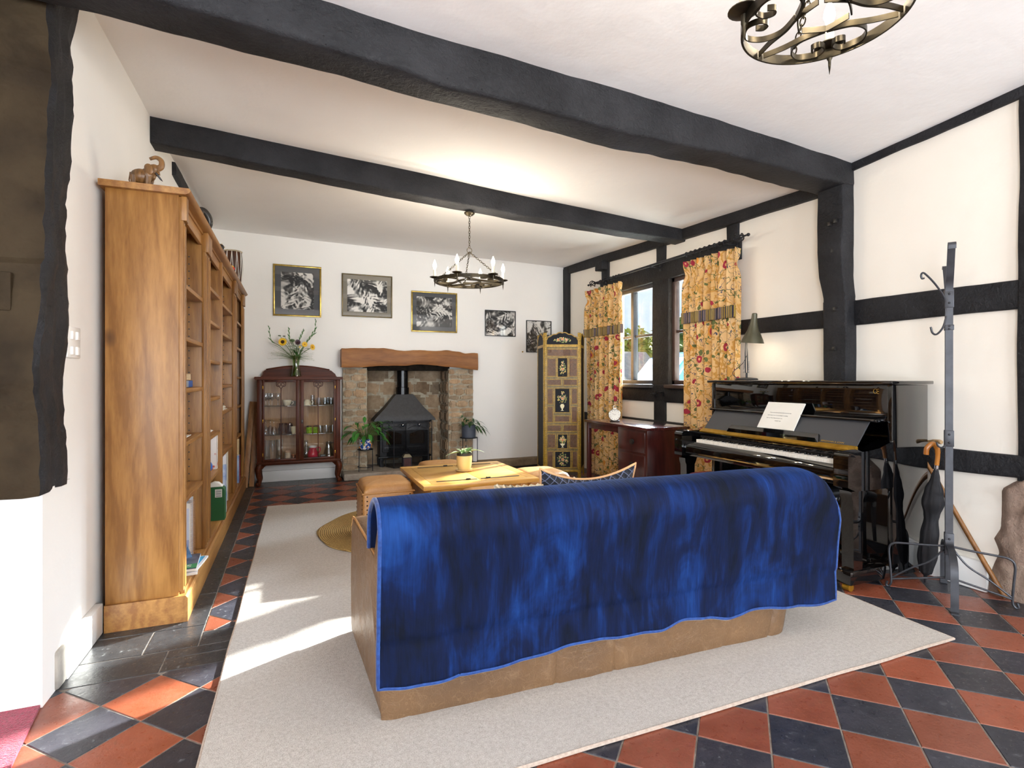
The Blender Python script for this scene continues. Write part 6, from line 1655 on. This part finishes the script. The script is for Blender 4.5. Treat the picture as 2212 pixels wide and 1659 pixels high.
def _slab(A, u, v, n, w, h, th):
    bm = bmesh.new(); bmesh.ops.create_cube(bm, size=1)
    for q in bm.verts: q.co = A+u*(q.co.x+.5)*w+v*(q.co.y+.5)*h+n*q.co.z*th
    return bm
notice()
def lamp():
    c = Vector((3.43, 3.335, 1.2045)); t = thing('desk_lamp', c, 'olive grey jointed desk lamp lit on top of the piano', 'lamp')
    OL = mat('olive_grey_enamel', '#5a5744', '#4a4738', rough=.35, metal=.3, scale=12)
    MB().lathe([(0, 0), (.085, 0), (.088, .006), (.08, .016), (.02, .022), (0, .022)], c, 32).build('base', BLACKC, t)
    b = MB(); b.tube([c+Vector((0, 0, .02)), c+Vector((0, .0, .06))], .008, 10); b.tube([c+Vector((0, -.012, .06)), c+Vector((.0, -.008, .22)), c+Vector((.03, .02, .34))], .0045, 8); b.tube([c+Vector((0, .012, .06)), c+Vector((.0, .014, .22)), c+Vector((.03, .035, .34))], .0045, 8); b.tube([c+Vector((.03, .03, .34)), c+Vector((.02, -.01, .47)), c+Vector((.0, -.055, .50))], .0045, 8); b.build('arm', BLACKC, t)
    for dy in (-.024, .026):
        b = MB(); b.tube([c+Vector((.008*cos(k*.9), dy+.008*sin(k*.9), .06+.0014*k)) for k in range(70)], .0016, 5); b.build('spring', CHROME, t)
    s = c+Vector((0, -.058, 0)); R = Matrix.Rotation(radians(6), 4, 'X')
    M = Matrix.Translation(s+Vector((0, 0, .30))) @ R
    b = MB(); P = [(.088, 0), (.078, .03), (.062, .065), (.045, .10), (.030, .15), (.022, .20), (.020, .235)]
    b.lathe(P, (0, 0, 0), 32, M=M, caps=False); b.lathe([(r-.003, z) for r, z in P[::-1]], (0, 0, 0), 32, M=M, caps=False); b.lathe([(.020, .235), (.014, .24), (0, .24)], (0, 0, 0), 24, M=M, caps=False); b.build('lamp_shade', OL, t)
    b = MB(); b.ell(M @ Vector((0, 0, .055)), (.026, .026, .034), 16, 12); b.build('bulb', col('lit_bulb', '#fff2d8', .5, emis='#ffe6b0', estr=12), t)
    l = bpy.data.lights.new('desk_lamp_light', 'POINT'); l.energy = 1.2; l.color = (1, .85, .62); l.shadow_soft_size = .03; o = bpy.data.objects.new('desk_lamp_light', l); COL.objects.link(o); o.location = M @ Vector((0, 0, -.005))
    MB().tube(bez([c+Vector((0, .08, .004)), c+Vector((-.02, .13, .06)), c+Vector((.02, .06, .14)), c+Vector((.02, .02, .2))], 8), .0028, 6).build('cable', INK, t)
lamp()
def stool(c, r, zt, label, m, sq=False):
    t = thing('piano_stool', (c[0], c[1], .0), label, 'stool')
    if sq:
        b = MB(); b.box(c[0]-r, c[0]+r, c[1]-r, c[1]+r, zt-.07, zt, .03, 4); b.build('seat', m, t); b = MB(); b.box(c[0]-r+.01, c[0]+r-.01, c[1]-r+.01, c[1]+r-.01, zt-.11, zt-.06, .004); b.build('apron', PIANO, t)
        for sx in (-1, 1):
            for sy in (-1, 1): b = MB(); b.tube([(c[0]+sx*(r-.03), c[1]+sy*(r-.03), zt-.10), (c[0]+sx*(r-.035), c[1]+sy*(r-.035), .013)], [.024, .015], 4); b.build('leg', PIANO, t)
    else:
        b = MB(); b.lathe([(0, zt-.075), (r-.01, zt-.075), (r, zt-.06), (r, zt-.03), (r*.9, zt-.006), (r*.6, zt+.006), (0, zt+.004)], (c[0], c[1], 0), 36); b.build('seat', m, t)
        b = MB(); [b.ell((c[0]+r*.5*cos(a), c[1]+r*.5*sin(a), zt+.004), (.010, .010, .005), 8, 6) for a in (0, 1.57, 3.14, 4.71)]; b.ell((c[0], c[1], zt+.005), (.010, .010, .005)); b.build('buttons', m, t)
        for k in range(4): a = k*pi/2+.6; MB().tube([(c[0]+r*.6*cos(a), c[1]+r*.6*sin(a), zt-.07), (c[0]+r*.75*cos(a), c[1]+r*.75*sin(a), .0135)], [.018, .013], 8).build('leg', DARKCARVED, t)
stool((2.76, 2.98), .185, .535, 'round dark red leather stool in front of the piano', RED_LEATHER)
stool((2.98, 2.46), .165, .545, 'black square piano stool beside the red one', col('black_leather_seat', '#151517', .35), True)
# ------------------------------------------------------------------ coat stand, umbrella, stick, wall switch
def coat_stand():
    c = Vector((3.372, 1.842, 0)); t = thing('coat_stand', c, 'tall grey iron coat stand with curled hooks and an umbrella rail beside the piano', 'coat stand')
    f = Vector((-.201, -.136, 0)).normalized(); s = Vector((f.y, -f.x, 0))     # f toward the front foot, s to the left loop
    if s.dot(Vector((-.15, .2, 0))) < 0: s = -s
    Z = Vector((0, 0, 1))
    b = MB()
    for k in (-1, 1): b.ribbon([c+f*.013*k+Z*.10, c+f*.013*k+Z*1.72], .034, .008, s)
    b.build('pole', IRON_G, t)
    for z, h in ((.30, .12), (.885, .09), (1.50, .03), (1.66, .10)):
        q = MB(); M = frame_mat(c+Z*z, s, f); q.box(-.021, .021, -.021, .021, -h/2, h/2, .003, M=M); 
        for dz in (-h*.25, h*.25): q.ell(c+Z*(z+dz)+f*.022, (.006, .006, .006), 8, 6)
        q.build('collar', IRON_G, t)
    for k, out in ((1, .245), (-1, .25)):
        P = bez([c+f*k*.014+Z*.36, c+f*k*.03+Z*.30, c+f*k*out*.55+Z*.285, c+f*k*out*.92+Z*.235, c+f*k*out*.99+Z*.12, c+f*k*out+Z*.004], 6)
        q = MB(); q.ribbon(P, .034, .008, s); q.ribbon([c+f*k*out+Z*.005, c+f*k*(out+.035)+Z*.005], .034, .008, s); q.build('foot', IRON_G, t)
    # hooks
    q = MB(); q.ribbon(bez([c+f*.016+Z*1.48, c+f*.018+Z*1.70, c+f*.06+Z*1.80, c+f*.115+Z*1.925, c+f*.13+Z*1.945, c+f*.15+Z*1.935, c+f*.148+Z*1.91], 6), .034, .006, s); q.build('coat_hook', IRON_G, t)
    q = MB(); q.ribbon(bez([c-f*.016+Z*1.48, c-f*.018+Z*1.68, c-f*.07+Z*1.78, c-f*.13+Z*1.86, c-f*.15+Z*1.85], 6), .034, .006, s); q.build('coat_hook', IRON_G, t)
    for k, hd, hl in ((1, Vector((-.99, .127, 0)), .88), (-1, Vector((.92, .39, 0)), .74)):
        d = hd; K = hl
        q = MB(); q.tube(bez([c+d*.016+Z*1.58, c+d*.03+Z*1.66, c+d*.11*K+Z*1.735, c+d*.185*K+Z*1.785, c+d*.215*K+Z*1.795, c+d*.228*K+Z*1.782, c+d*.222*K+Z*1.764, c+d*.205*K+Z*1.766], 6), .005, 8); q.build('coat_hook', IRON_G, t)
        q = MB(); q.tube(bez([c+d*.016+Z*1.57, c+d*.05*K+Z*1.50, c+d*.10*K+Z*1.462, c+d*.135*K+Z*1.468, c+d*.15*K+Z*1.50], 6), .005, 8); q.build('coat_hook', IRON_G, t)
        q = MB(); q.tube(bez([c+d*.018+Z*.855, c+d*.05+Z*.835, c+d*.08+Z*.845, c+d*.088+Z*.865], 6), .0045, 8); q.build('stick_hook', IRON_G, t)
        d = s*k; e = .262
        q = MB(); q.tube(bez([c+d*.016+Z*.285, c+d*.10+Z*.275, c+d*.20+Z*.268, c+d*.25+Z*.26, c+d*.272+Z*.225, c+d*(e+.004)+Z*.12, c+d*e+Z*.035, c+d*(e+.012)+Z*.008, c+d*(e+.024)+Z*.012, c+d*(e+.018)+Z*.034], 8), .006, 8)
        q.tube(bez([c+d*.016+Z*.275, c+d*.08+Z*.19, c+d*.17+Z*.13, c+d*(e-.004)+Z*.06], 8), .005, 8); q.tube([c+d*.012+Z*.11, c+d*(e-.003)+Z*.05], .0055, 8)
        q.build('umbrella_rail', IRON_G, t)
coat_stand()
def umbrella():
    a = Vector((3.466, 2.02, .01)); top = Vector((3.425, 1.935, .70)); t = thing('umbrella', a, 'closed black umbrella with a wooden crook handle leaning by the coat stand', 'umbrella'); d = (top-a).normalized()
    BK = mat('black_umbrella_cloth', '#131316', '#232328', rough=.75, scale=14)
    L = (top-a).length; b = MB(); n = 22; seg = 24; rings = []
    prof = [(.0, .004), (.06, .009), (.10, .032), (.24, .044), (.42, .040), (.56, .030), (.60, .034), (.70, .050), (.80, .040), (.92, .020), (1, .010)]
    u = d.orthogonal().normalized(); v = d.cross(u)
    for i in range(n*3+1):
        s = i/(n*3); r = table([p[0] for p in prof], [p[1] for p in prof], s)
        rings.append([b._v(a+d*L*s+(u*cos(q)+v*sin(q))*r*(1+.16*sin(8*q+s*7))) for q in [2*pi*k/seg for k in range(seg)]])
    for A, B in zip(rings, rings[1:]):
        for k in range(seg): b._f([A[k], A[(k+1) % seg], B[(k+1) % seg], B[k]])
    b._f(rings[0][::-1]); b._f(rings[-1]); b.build('cloth', BK, t, sharp=0)
    MB().tube([a-d*.004, a+d*.08], [.004, .006], 8).build('tip', IRON, t)
    MB().tube([top-d*.01, top+d*.025], .010, 12).build('ferrule', CHROME, t)
    w = Vector((-.85, .52, 0)); p = top+d*.02
    MB().tube(bez([p, p+d*.06, p+d*.10+w*.008, p+d*.125+w*.032, p+d*.10+w*.058, p+d*.062+w*.060], 8), [.012]*10+[.0135]*31, 14).build('handle', wood('honey_crook', '#c07a2c', '#96581a', 'Z', .3, coat=.5), t)
umbrella()
STICKW = wood('varnished_stick', '#8f6132', '#6b4520', 'Z', .4)
b = MB(); b.tube([(3.612, 1.70, .012), (3.645, 1.90, .32), (3.648, 2.06, .60), (3.648, 2.22, .86)], [.013, .013, .012, .011], 12)
tag(b.build('walking_stick', STICKW), 'brown walking stick leaning on the wall between piano and stone', 'stick')
t = thing('antler_stick', (3.634, 2.14, .0), 'stick with a pale antler handle poking out behind the piano corner', 'stick')
MB().tube([(3.634, 2.16, .005), (3.634, 2.125, .815)], [.010, .011], 10).build('shaft', STICKW, t)
MB().tube(bez([(3.634, 2.15, .812), (3.634, 2.11, .826), (3.630, 2.06, .836), (3.626, 2.02, .832)], 6), [.010+.004*sin(k*.5) for k in range(19)], 10).wobble(.003, 40).build('handle', mat('antler', '#b99a70', '#8a6d48', rough=.6, scale=40), t)
def switch():
    t = thing('wall_switch', (XL, 2.82, 1.30), 'white double switch plate on the left wall', 'switch')
    MB().box(XL, XL+.011, 2.752, 2.898, 1.305, 1.438, .004, 2).build('plate', PAINTW, t)
    for z in (1.335, 1.40):
        for y in (2.795, 2.85): MB().box(XL+.009, XL+.020, y-.013, y+.013, z-.018, z+.018, .003).build('rocker', PAINTW, t)
switch()
# ------------------------------------------------------------------ chandeliers
FLAME = mat('lit_candle_bulb', '#fff4dc', rough=.4, emis='#ffe9bd', estr=16)
CANDLE = mat('ivory_candle_tube', '#e8e0c8', rough=.5)
def chain(b, p, q, link=.026, r=.0022):
    p, q = Vector(p), Vector(q); d = (q-p).normalized(); n = max(2, int((q-p).length/(link*.76))); u = d.orthogonal().normalized(); v = d.cross(u)
    for i in range(n):
        c = p.lerp(q, (i+.5)/n); a = u if i % 2 else v
        b.tube([c+d*link*.5*cos(k*pi/6)+a*link*.27*sin(k*pi/6) for k in range(12)], r, 5, True)
def chandelier(c, R, n, ph, ztop, label, lw, dish=.042, canopy=True, power=6):
    c = Vector(c); t = thing('chandelier', (c.x, c.y, c.z), label, 'chandelier', None); Z = Vector((0, 0, 1))
    P = lambda r, a, z=0: Vector((c.x+r*cos(a), c.y+r*sin(a), c.z+z))
    MB().ribbon([P(R, 2*pi*k/72) for k in range(72)], .028, .006, Z, True).build('ring', BRONZE, t)
    if canopy: MB().lathe([(.012, -.03), (.03, -.022), (.045, -.008), (.046, 0), (0, 0)], (c.x, c.y, ztop), 24).build('ceiling_rose', BRONZE, t)
    hub = Vector((c.x, c.y, c.z+.245*R/.29+.02))
    b = MB(); chain(b, (c.x, c.y, ztop-.03), hub+Z*.02); b.build('chain', BRONZE, t)
    MB().tube([hub+Vector((.022*cos(k*pi/8), 0, .022*sin(k*pi/8))) for k in range(16)], .003, 6, True).build('hanging_ring', BRONZE, t)
    for k in range(3):
        a = ph+.5+k*2*pi/3; b = MB(); chain(b, hub-Z*.015, P(R*.97, a, .012)); b.build('chain', BRONZE, t)
    m = 3
    for k in range(m):
        a0 = ph+k*2*pi/m; e = Vector((cos(a0), sin(a0), 0)); s = Vector((-sin(a0), cos(a0), 0)); o = Vector((c.x, c.y, c.z))
        for sg in (-1, 1):
            # lobe: from the curl beside the candle round toward the middle
            pts = [o+e*(R*.80)+s*sg*R*.20, o+e*(R*.70)+s*sg*R*.20, o+e*(R*.68)+s*sg*R*.10, o+e*(R*.80)+s*sg*R*.05, o+e*(R*.93)+s*sg*R*.16, o+e*(R*.86)+s*sg*R*.40, o+e*(R*.62)+s*sg*R*.46, o+e*(R*.42)+s*sg*R*.32, o+e*(R*.36)+s*sg*R*.01]
            MB().ribbon(bez(pts, 7), .016, .004, Z).build('scroll', BRONZE, t)
            # long curve from the ring to the middle of the next gap, ending in a leaf
            pts = [o+(e*cos(1.0)+s*sg*sin(1.0))*R*.97, o+(e*cos(.85)+s*sg*sin(.85))*R*.72, o+(e*cos(.6)+s*sg*sin(.6))*R*.45, o+e*R*.33, o+(e*cos(.95)-s*sg*sin(.95))*R*.34]
            MB().ribbon(bez(pts, 7), .016, .004, Z).build('scroll', BRONZE, t)
    for k in range(n):
        a = ph+k*2*pi/n; p = P(R+.006, a)
        b = MB(); b.lathe([(.006, .012), (dish*.6, .014), (dish, .022), (dish*.98, .025), (dish*.5, .018), (.006, .018)], (p.x, p.y, p.z), 20); d = b.build('drip_dish', BRONZE, t)
        b = MB(); b.lathe([(.0005, -.062), (.004, -.035), (.0045, -.02), (.008, -.014), (.008, .014)], (p.x, p.y, p.z), 10); b.build('spike', BRONZE, d)
        MB().lathe([(.012, .018), (.012, .085), (0, .085)], (p.x, p.y, p.z), 14).build('candle_tube', CANDLE, d)
        MB().lathe([(.008, .085), (.012, .10), (.0165, .115), (.014, .135), (.006, .155), (.001, .168)], (p.x, p.y, p.z), 14).build('candle_bulb', FLAME, d)
        l = bpy.data.lights.new('candle_light', 'POINT'); l.energy = power; l.color = (1, .90, .74); l.shadow_soft_size = .018; o_ = bpy.data.objects.new('candle_light', l); COL.objects.link(o_); o_.location = (p.x, p.y, p.z+.19)
# angles: 0 is +x in the room; the camera looks 22 degrees to the right of +y
chandelier((1.39, 4.38, 2.048), .29, 6, radians(-22-165), 2.635, 'six candle iron ring chandelier hanging from the thinner beam', 1, power=LAMP_E)
chandelier((1.335, 1.03, 2.205), .205, 3, radians(33.5), 2.79, 'three candle iron chandelier cut off by the top edge of the picture', 1, power=LAMP_E)

# ------------------------------------------------------------------ framed photographs
def m_relief(name, seed, tone=1.0):
    """black and white photograph of carved stone: rounded forms and draped folds"""
    t = NT(name); b = t.bsdf(Roughness=.6)
    def height(off):
        v = t.coord('Object', (1, 0, 1), (0, seed*.7, 0), (seed*3.1+off[0], 0, seed*1.7+off[1]))
        n = t.noise(v, 4, 3, .5, .6)
        dv = t.n('Mix', data_type='RGBA', blend_type='LINEAR_LIGHT'); t.set(dv, 0, .12); t.set(dv, 6, v); t.set(dv, 7, n.outputs[1])
        vo = t.n('TexVoronoi', {'Vector': dv.outputs[2], 'Scale': 6.0, 'Smoothness': .35}, feature='SMOOTH_F1')
        wv = t.n('TexWave', {'Vector': dv.outputs[2], 'Scale': 9, 'Distortion': 5, 'Detail': 1, 'Detail Scale': .8}, bands_direction='DIAGONAL')
        fine = t.noise(v, 40, 3, .6)
        h = t.math('ADD', t.math('MULTIPLY', vo.outputs['Distance'], -1.6), t.math('MULTIPLY', wv.outputs['Fac'], .16))
        return t.math('ADD', t.math('ADD', h, t.math('MULTIPLY', n.outputs[0], .5)), t.math('MULTIPLY', fine.outputs[0], .03)), vo
    h0, vo = height((0, 0)); h1, _ = height((.012, -.012))
    # the photograph shows carving lit from the upper left: raised forms pale, hollows dark
    f = t.math('ADD', t.math('MULTIPLY', t.math('SUBTRACT', h0, h1), 2.6), t.math('MULTIPLY', h0, .75)); f = t.math('ADD', f, .92)
    g = lambda q: tuple(x*tone for x in q)
    t.set(b, 'Base Color', t.ramp(f, [(.25, (.015, .015, .015)), (.5, g((.13, .127, .12))), (.72, g((.40, .39, .37))), (.98, g((.74, .72, .68)))])); return t.m
GLAZ = thin_glass('picture_glass', '#ffffff', .03, .01)
def picture(x0, x1, z0, z1, fw, frame, mount, mw, seed, label, tone=1.0, sepia=None):
    t = thing('framed_photograph', ((x0+x1)/2, YB-.012, z0), label, 'picture', None); y = YB
    for nm, q in (('frame', (x0, x1, z0, z0+fw)), ('frame', (x0, x1, z1-fw, z1)), ('frame', (x0, x0+fw, z0+fw, z1-fw)), ('frame', (x1-fw, x1, z0+fw, z1-fw))): pass
    b = MB()
    for q in ((x0, x1, z0, z0+fw), (x0, x1, z1-fw, z1), (x0, x0+fw, z0+fw, z1-fw), (x1-fw, x1, z0+fw, z1-fw)): b.box(q[0], q[1], y-.022, y-.001, q[2], q[3], .003)
    b.build('frame', frame, t)
    if mount: MB().box(x0+fw, x1-fw, y-.008, y-.004, z0+fw, z1-fw).build('mount', mount, t)
    k = mw if mount else 0
    MB().box(x0+fw+k, x1-fw-k, y-.0092, y-.008 if mount else y-.004, z0+fw+k, z1-fw-k).build('photograph', m_relief('carved_stone_photo', seed, tone), t)
    MB().box(x0+fw*.8, x1-fw*.8, y-.0135, y-.0125, z0+fw*.8, z1-fw*.8).build('glazing', GLAZ, t)
GOLDF = mat('slim_gold_frame', '#b69a50', '#8f7836', rough=.3, metal=.7, scale=20)
BRNF = mat('bronze_brown_frame', '#6b5a34', '#54462a', rough=.35, metal=.4, scale=20)
BLKF = col('thin_black_frame', '#151517', .3)
GREYM = col('charcoal_mount', '#55575a', .8); GREYM2 = col('taupe_mount', '#8a8478', .8)
picture(-.229, .309, 1.962, 2.576, .020, GOLDF, GREYM, .066, 1, 'gold framed photograph of stone carving with grey mount, farthest left of the row')
picture(.547, 1.165, 1.989, 2.523, .014, BRNF, GREYM2, .052, 2, 'brown framed wide photograph with taupe mount above the left of the mantel', 1.25)
picture(1.409, 2.026, 1.828, 2.360, .018, GOLDF, GREYM, .052, 3, 'gold framed wide photograph with grey mount above the right end of the mantel')
picture(2.421, 2.874, 1.803, 2.160, .010, BLKF, None, 0, 4, 'small black framed photograph right of the chandelier', 1.1)
picture(3.037, 3.430, 1.590, 2.043, .010, BLKF, None, 0, 5, 'black framed upright photograph partly behind the folding screen', 1.0)
b = MB(); b.tube([(2.985, YB-.012, 1.595), (2.985, YB+.005, 1.595)], .009, 8); tag(b.build('wall_hook', BRASS), 'tiny brass hook on the back wall below the black framed photographs', 'hook')
# ------------------------------------------------------------------ what shows through the window
b = MB(); b.quad((3.9, -30, -.15), (60, -30, -.15), (60, 70, -.15), (3.9, 70, -.15)); struct(b.build('ground_outside', mat('pale_bounce_gravel', '#dcd8cc', '#c6c2b4', rough=.95, scale=3)), 'gravel yard outside the window, coloured pale to bounce light indoors', 'yard')  # ground colour raised so it reflects more light up to the ceiling
def tree(c, r, h, label, seed, m):
    t = thing('garden_tree', (c[0], c[1], -.15), label, 'tree', 'trees beyond the yard')
    MB().tube([(c[0], c[1], -.15), (c[0]+.1, c[1], h*.5)], [.18, .12], 8).build('trunk', CARVED, t)
    b = MB(); q = random.Random(seed)
    for k in range(420):
        a = q.random()*2*pi; e = acos_(2*q.random()-1); rr = r*(.75+.3*q.random())
        p = Vector((c[0]+rr*sin(e)*cos(a), c[1]+rr*sin(e)*sin(a), h*.55+h*.45*cos(e)*(.8+.3*q.random()))); d = Vector((q.random()-.5, q.random()-.5, q.random()-.3))
        for _ in range(3): b.leaf(p+Vector((q.random()-.5, q.random()-.5, q.random()-.5))*.35, d+Vector((q.random()-.5, q.random()-.5, 0)), (0, 0, 1), .42, .26, .3, 2)
    b.ell((c[0], c[1], h*.55), (r*.8, r*.8, h*.40), 20, 14); b.build('crown', m, t)
acos_ = math.acos
T1 = mat('yellow_green_foliage', '#6b7a2c', '#9aa24a', rough=.8, scale=2); T2 = mat('mid_green_foliage', '#3f5a2c', '#66803f', rough=.8, scale=2)
tree((16.0, 22.6), 1.15, 3.5, 'yellow green tree seen through the left window', 1, T1)
tree((18.2, 23.6), 1.0, 3.5, 'green tree seen through the left window beside the mullion', 2, T2)
tree((16.6, 19.6), 1.3, 3.9, 'green tree filling the right window', 3, T2)
tree((14.2, 16.6), .8, 2.4, 'yellow green bush below the tree in the right window', 4, T1)
def van():
    t = thing('blue_van', (10, 11.2, -.15), 'light blue van parked outside the left window', 'van'); BL = mat('light_blue_car_paint', '#2f62a8', '#3d72b6', rough=.2, coat=.6, scale=.5)
    def sec(x, w, z0, z1, r=.14): return [(x, 11.2-w, z0), (x, 11.2+w, z0), (x, 11.2+w, z1-r), (x, 11.2+w-r, z1-r*.2), (x, 11.2, z1), (x, 11.2-w+r, z1-r*.2), (x, 11.2-w, z1-r)]
    b = MB(); rings = [[b._v(p) for p in sec(*q)] for q in ((7.45, .72, .05, .62), (7.6, .80, .02, .80), (8.15, .84, .02, .98), (8.2, .84, .02, 1.0), (8.85, .80, .02, 1.80), (9.3, .80, .02, 1.9), (12.2, .80, .02, 1.9), (12.4, .78, .05, 1.8))]
    for A, B in zip(rings, rings[1:]):
        for k in range(7): b._f([A[k], A[(k+1) % 7], B[(k+1) % 7], B[k]])
    b._f(rings[0][::-1]); b._f(rings[-1]); b.build('body', BL, t, sharp=30)
    b = MB(); b.quad((8.22, 10.44, 1.03), (8.22, 11.96, 1.03), (8.84, 11.90, 1.74), (8.84, 10.50, 1.74)); 
    for v in b.bm.verts: v.co += Vector((-.015, 0, .012))
    b.build('windscreen', mat('windscreen_painted_reflection', '#9db7cf', '#d5e2ee', rough=.1, scale=2), t)  # pale sky reflection painted into the windscreen's base colour
    for y in (10.28, 12.12): b = MB(); b.box(8.3, 8.42, y-.08, y+.08, .98, 1.14, .03); b.build('wing_mirror', INK, t)
    for x in (8.0, 11.6):
        for y in (10.4, 12.0): b = MB(); b.tube([(x, y-.09, .16), (x, y+.09, .16)], .31, 20); b.build('wheel', INK, t)
van()
def shed(x0, x1, y0, y1, hw, hr, label):
    t = thing('shed', ((x0+x1)/2, (y0+y1)/2, -.15), label, 'building', 'roofs beyond the yard'); m = (y0+y1)/2
    b = MB(); b.prism([(y0, -.15), (y1, -.15), (y1, hw), (m, hr), (y0, hw)], x0, x1, 'X'); b.build('walls', mat('pale_shed_wall', '#c9c2b4'), t)
    b = MB()
    for s in (0, 1):
        a, c = ((y0-.15, hw-.1), (m, hr+.03)) if s == 0 else ((m, hr+.03), (y1+.15, hw-.1)); b.prism([a, c, (c[0], c[1]+.06), (a[0], a[1]+.06)], x0-.15, x1+.15, 'X')
    b.build('roof', mat('grey_roof', '#8d8a88', '#a19c98', scale=6), t)
shed(12.8, 15, 14.2, 15.6, .9, 1.62, 'pale gabled shed seen in the right window')
shed(12, 13.6, 17.6, 20.0, 1.3, 2.25, 'pale roofed outbuilding at the left edge of the left window')
PEACH = mat('peach_piping', '#d9a878', rough=.8)
for args in ((('cushion', (SX+1.0, SY+.40, .415), .50, .40, .13, radians(12), -.06, 'navy quilted cushion with peach piping behind the blue throw', (QUILT, PRINT2)), dict(sag=.055, pipe=PEACH)),
             (('cushion', (SX+.72, SY+.42, .40), .36, .34, .12, radians(14), .05, 'cream frilled cushion just left of the navy quilted one', (CREAMF, CREAMF)), dict(sag=.02, frill=CREAMF)),
             (('cushion', (SX+.46, SY+.42, .395), .30, .32, .11, radians(14), .1, 'cream frilled cushion farther left, barely showing over the throw', (CREAMF, CREAMF)), dict(sag=.02, frill=CREAMF))):
    pillow(*args[0], **args[1])
for o in (SOFA, THROW): 
    o.rotation_euler = (0, 0, radians(-1.4))
# ------------------------------------------------------------------ camera, light, render settings
cam = bpy.data.cameras.new('camera'); cam.sensor_width = 36; cam.lens = 36*1157/2212; cam.shift_y = -11.5/2212; cam.clip_start = .05
co = bpy.data.objects.new('camera', cam); COL.objects.link(co); co.location = (0, 0, 1.2164); co.rotation_euler = (radians(90), 0, radians(-22.15)); SC.camera = co

w = bpy.data.worlds.new('sky'); SC.world = w; w.use_nodes = True; nt = w.node_tree; nt.nodes.clear()
o = nt.nodes.new('ShaderNodeOutputWorld'); bg = nt.nodes.new('ShaderNodeBackground')
tc = nt.nodes.new('ShaderNodeTexCoord'); no = nt.nodes.new('ShaderNodeTexNoise'); no.inputs['Scale'].default_value = 3; no.inputs['Detail'].default_value = 6
mp = nt.nodes.new('ShaderNodeMapping'); mp.inputs['Scale'].default_value = (1, 1, 3)
rp = nt.nodes.new('ShaderNodeValToRGB'); e = rp.color_ramp.elements
e[0].position = .4; e[0].color = lin('#cfe0f2'); e[1].position = .62; e[1].color = lin('#f6f9fd')
nt.links.new(tc.outputs['Generated'], mp.inputs['Vector']); nt.links.new(mp.outputs[0], no.inputs['Vector'])
nt.links.new(no.outputs[0], rp.inputs[0]); nt.links.new(rp.outputs[0], bg.inputs[0]); bg.inputs[1].default_value = 1.15
nt.links.new(bg.outputs[0], o.inputs[0])

def area_light(name, loc, aim, sx, sy, power, c):
    l = bpy.data.lights.new(name, 'AREA'); l.shape = 'RECTANGLE'; l.size = sx; l.size_y = sy; l.energy = power; l.color = c
    ob = bpy.data.objects.new(name, l); COL.objects.link(ob); ob.location = loc
    ob.rotation_euler = (Vector(aim)-Vector(loc)).to_track_quat('-Z', 'Y').to_euler(); return ob
s = bpy.data.lights.new('sun', 'SUN'); s.energy = SUN_E; s.angle = radians(1.2); s.color = (1, .93, .82)
so = bpy.data.objects.new('sun', s); COL.objects.link(so); so.location = (12, 10, 6)
so.rotation_euler = Vector((-.898*cos(radians(22)), -.44*cos(radians(22)), -sin(radians(22)))).to_track_quat('-Z', 'Y').to_euler()
area_light('sky_through_window', (9.5, 8.2, 6.2), (3.7, 4.86, 1.7), 7, 5, WIN_E, (.86, .93, 1))
area_light('rear_fill_light', (2.3, YF+.02, 1.26), (1.8, 3, 1.7), 2.15, 2.25, REAR_FILL_E, (.86, .93, 1))  # added fill lamp behind the camera, no known door there
area_light('rear_fill_light', (-1.87, YF+.02, 1.26), (.2, 3, 1.7), 2.0, 2.25, REAR_FILL_E*.9, (.86, .93, 1))  # second added fill lamp, likewise unseen and made up
SC.view_settings.view_transform = 'Standard'; SC.view_settings.look = 'None'; SC.view_settings.gamma = 1; SC.view_settings.exposure = EXPO
SC.view_settings.use_curve_mapping = False
cy = SC.cycles; cy.use_denoising = True; cy.max_bounces = 10; cy.diffuse_bounces = 6; cy.glossy_bounces = 4; cy.transmission_bounces = 6; cy.transparent_max_bounces = 24
cy.caustics_reflective = False; cy.caustics_refractive = False; cy.sample_clamp_indirect = 6
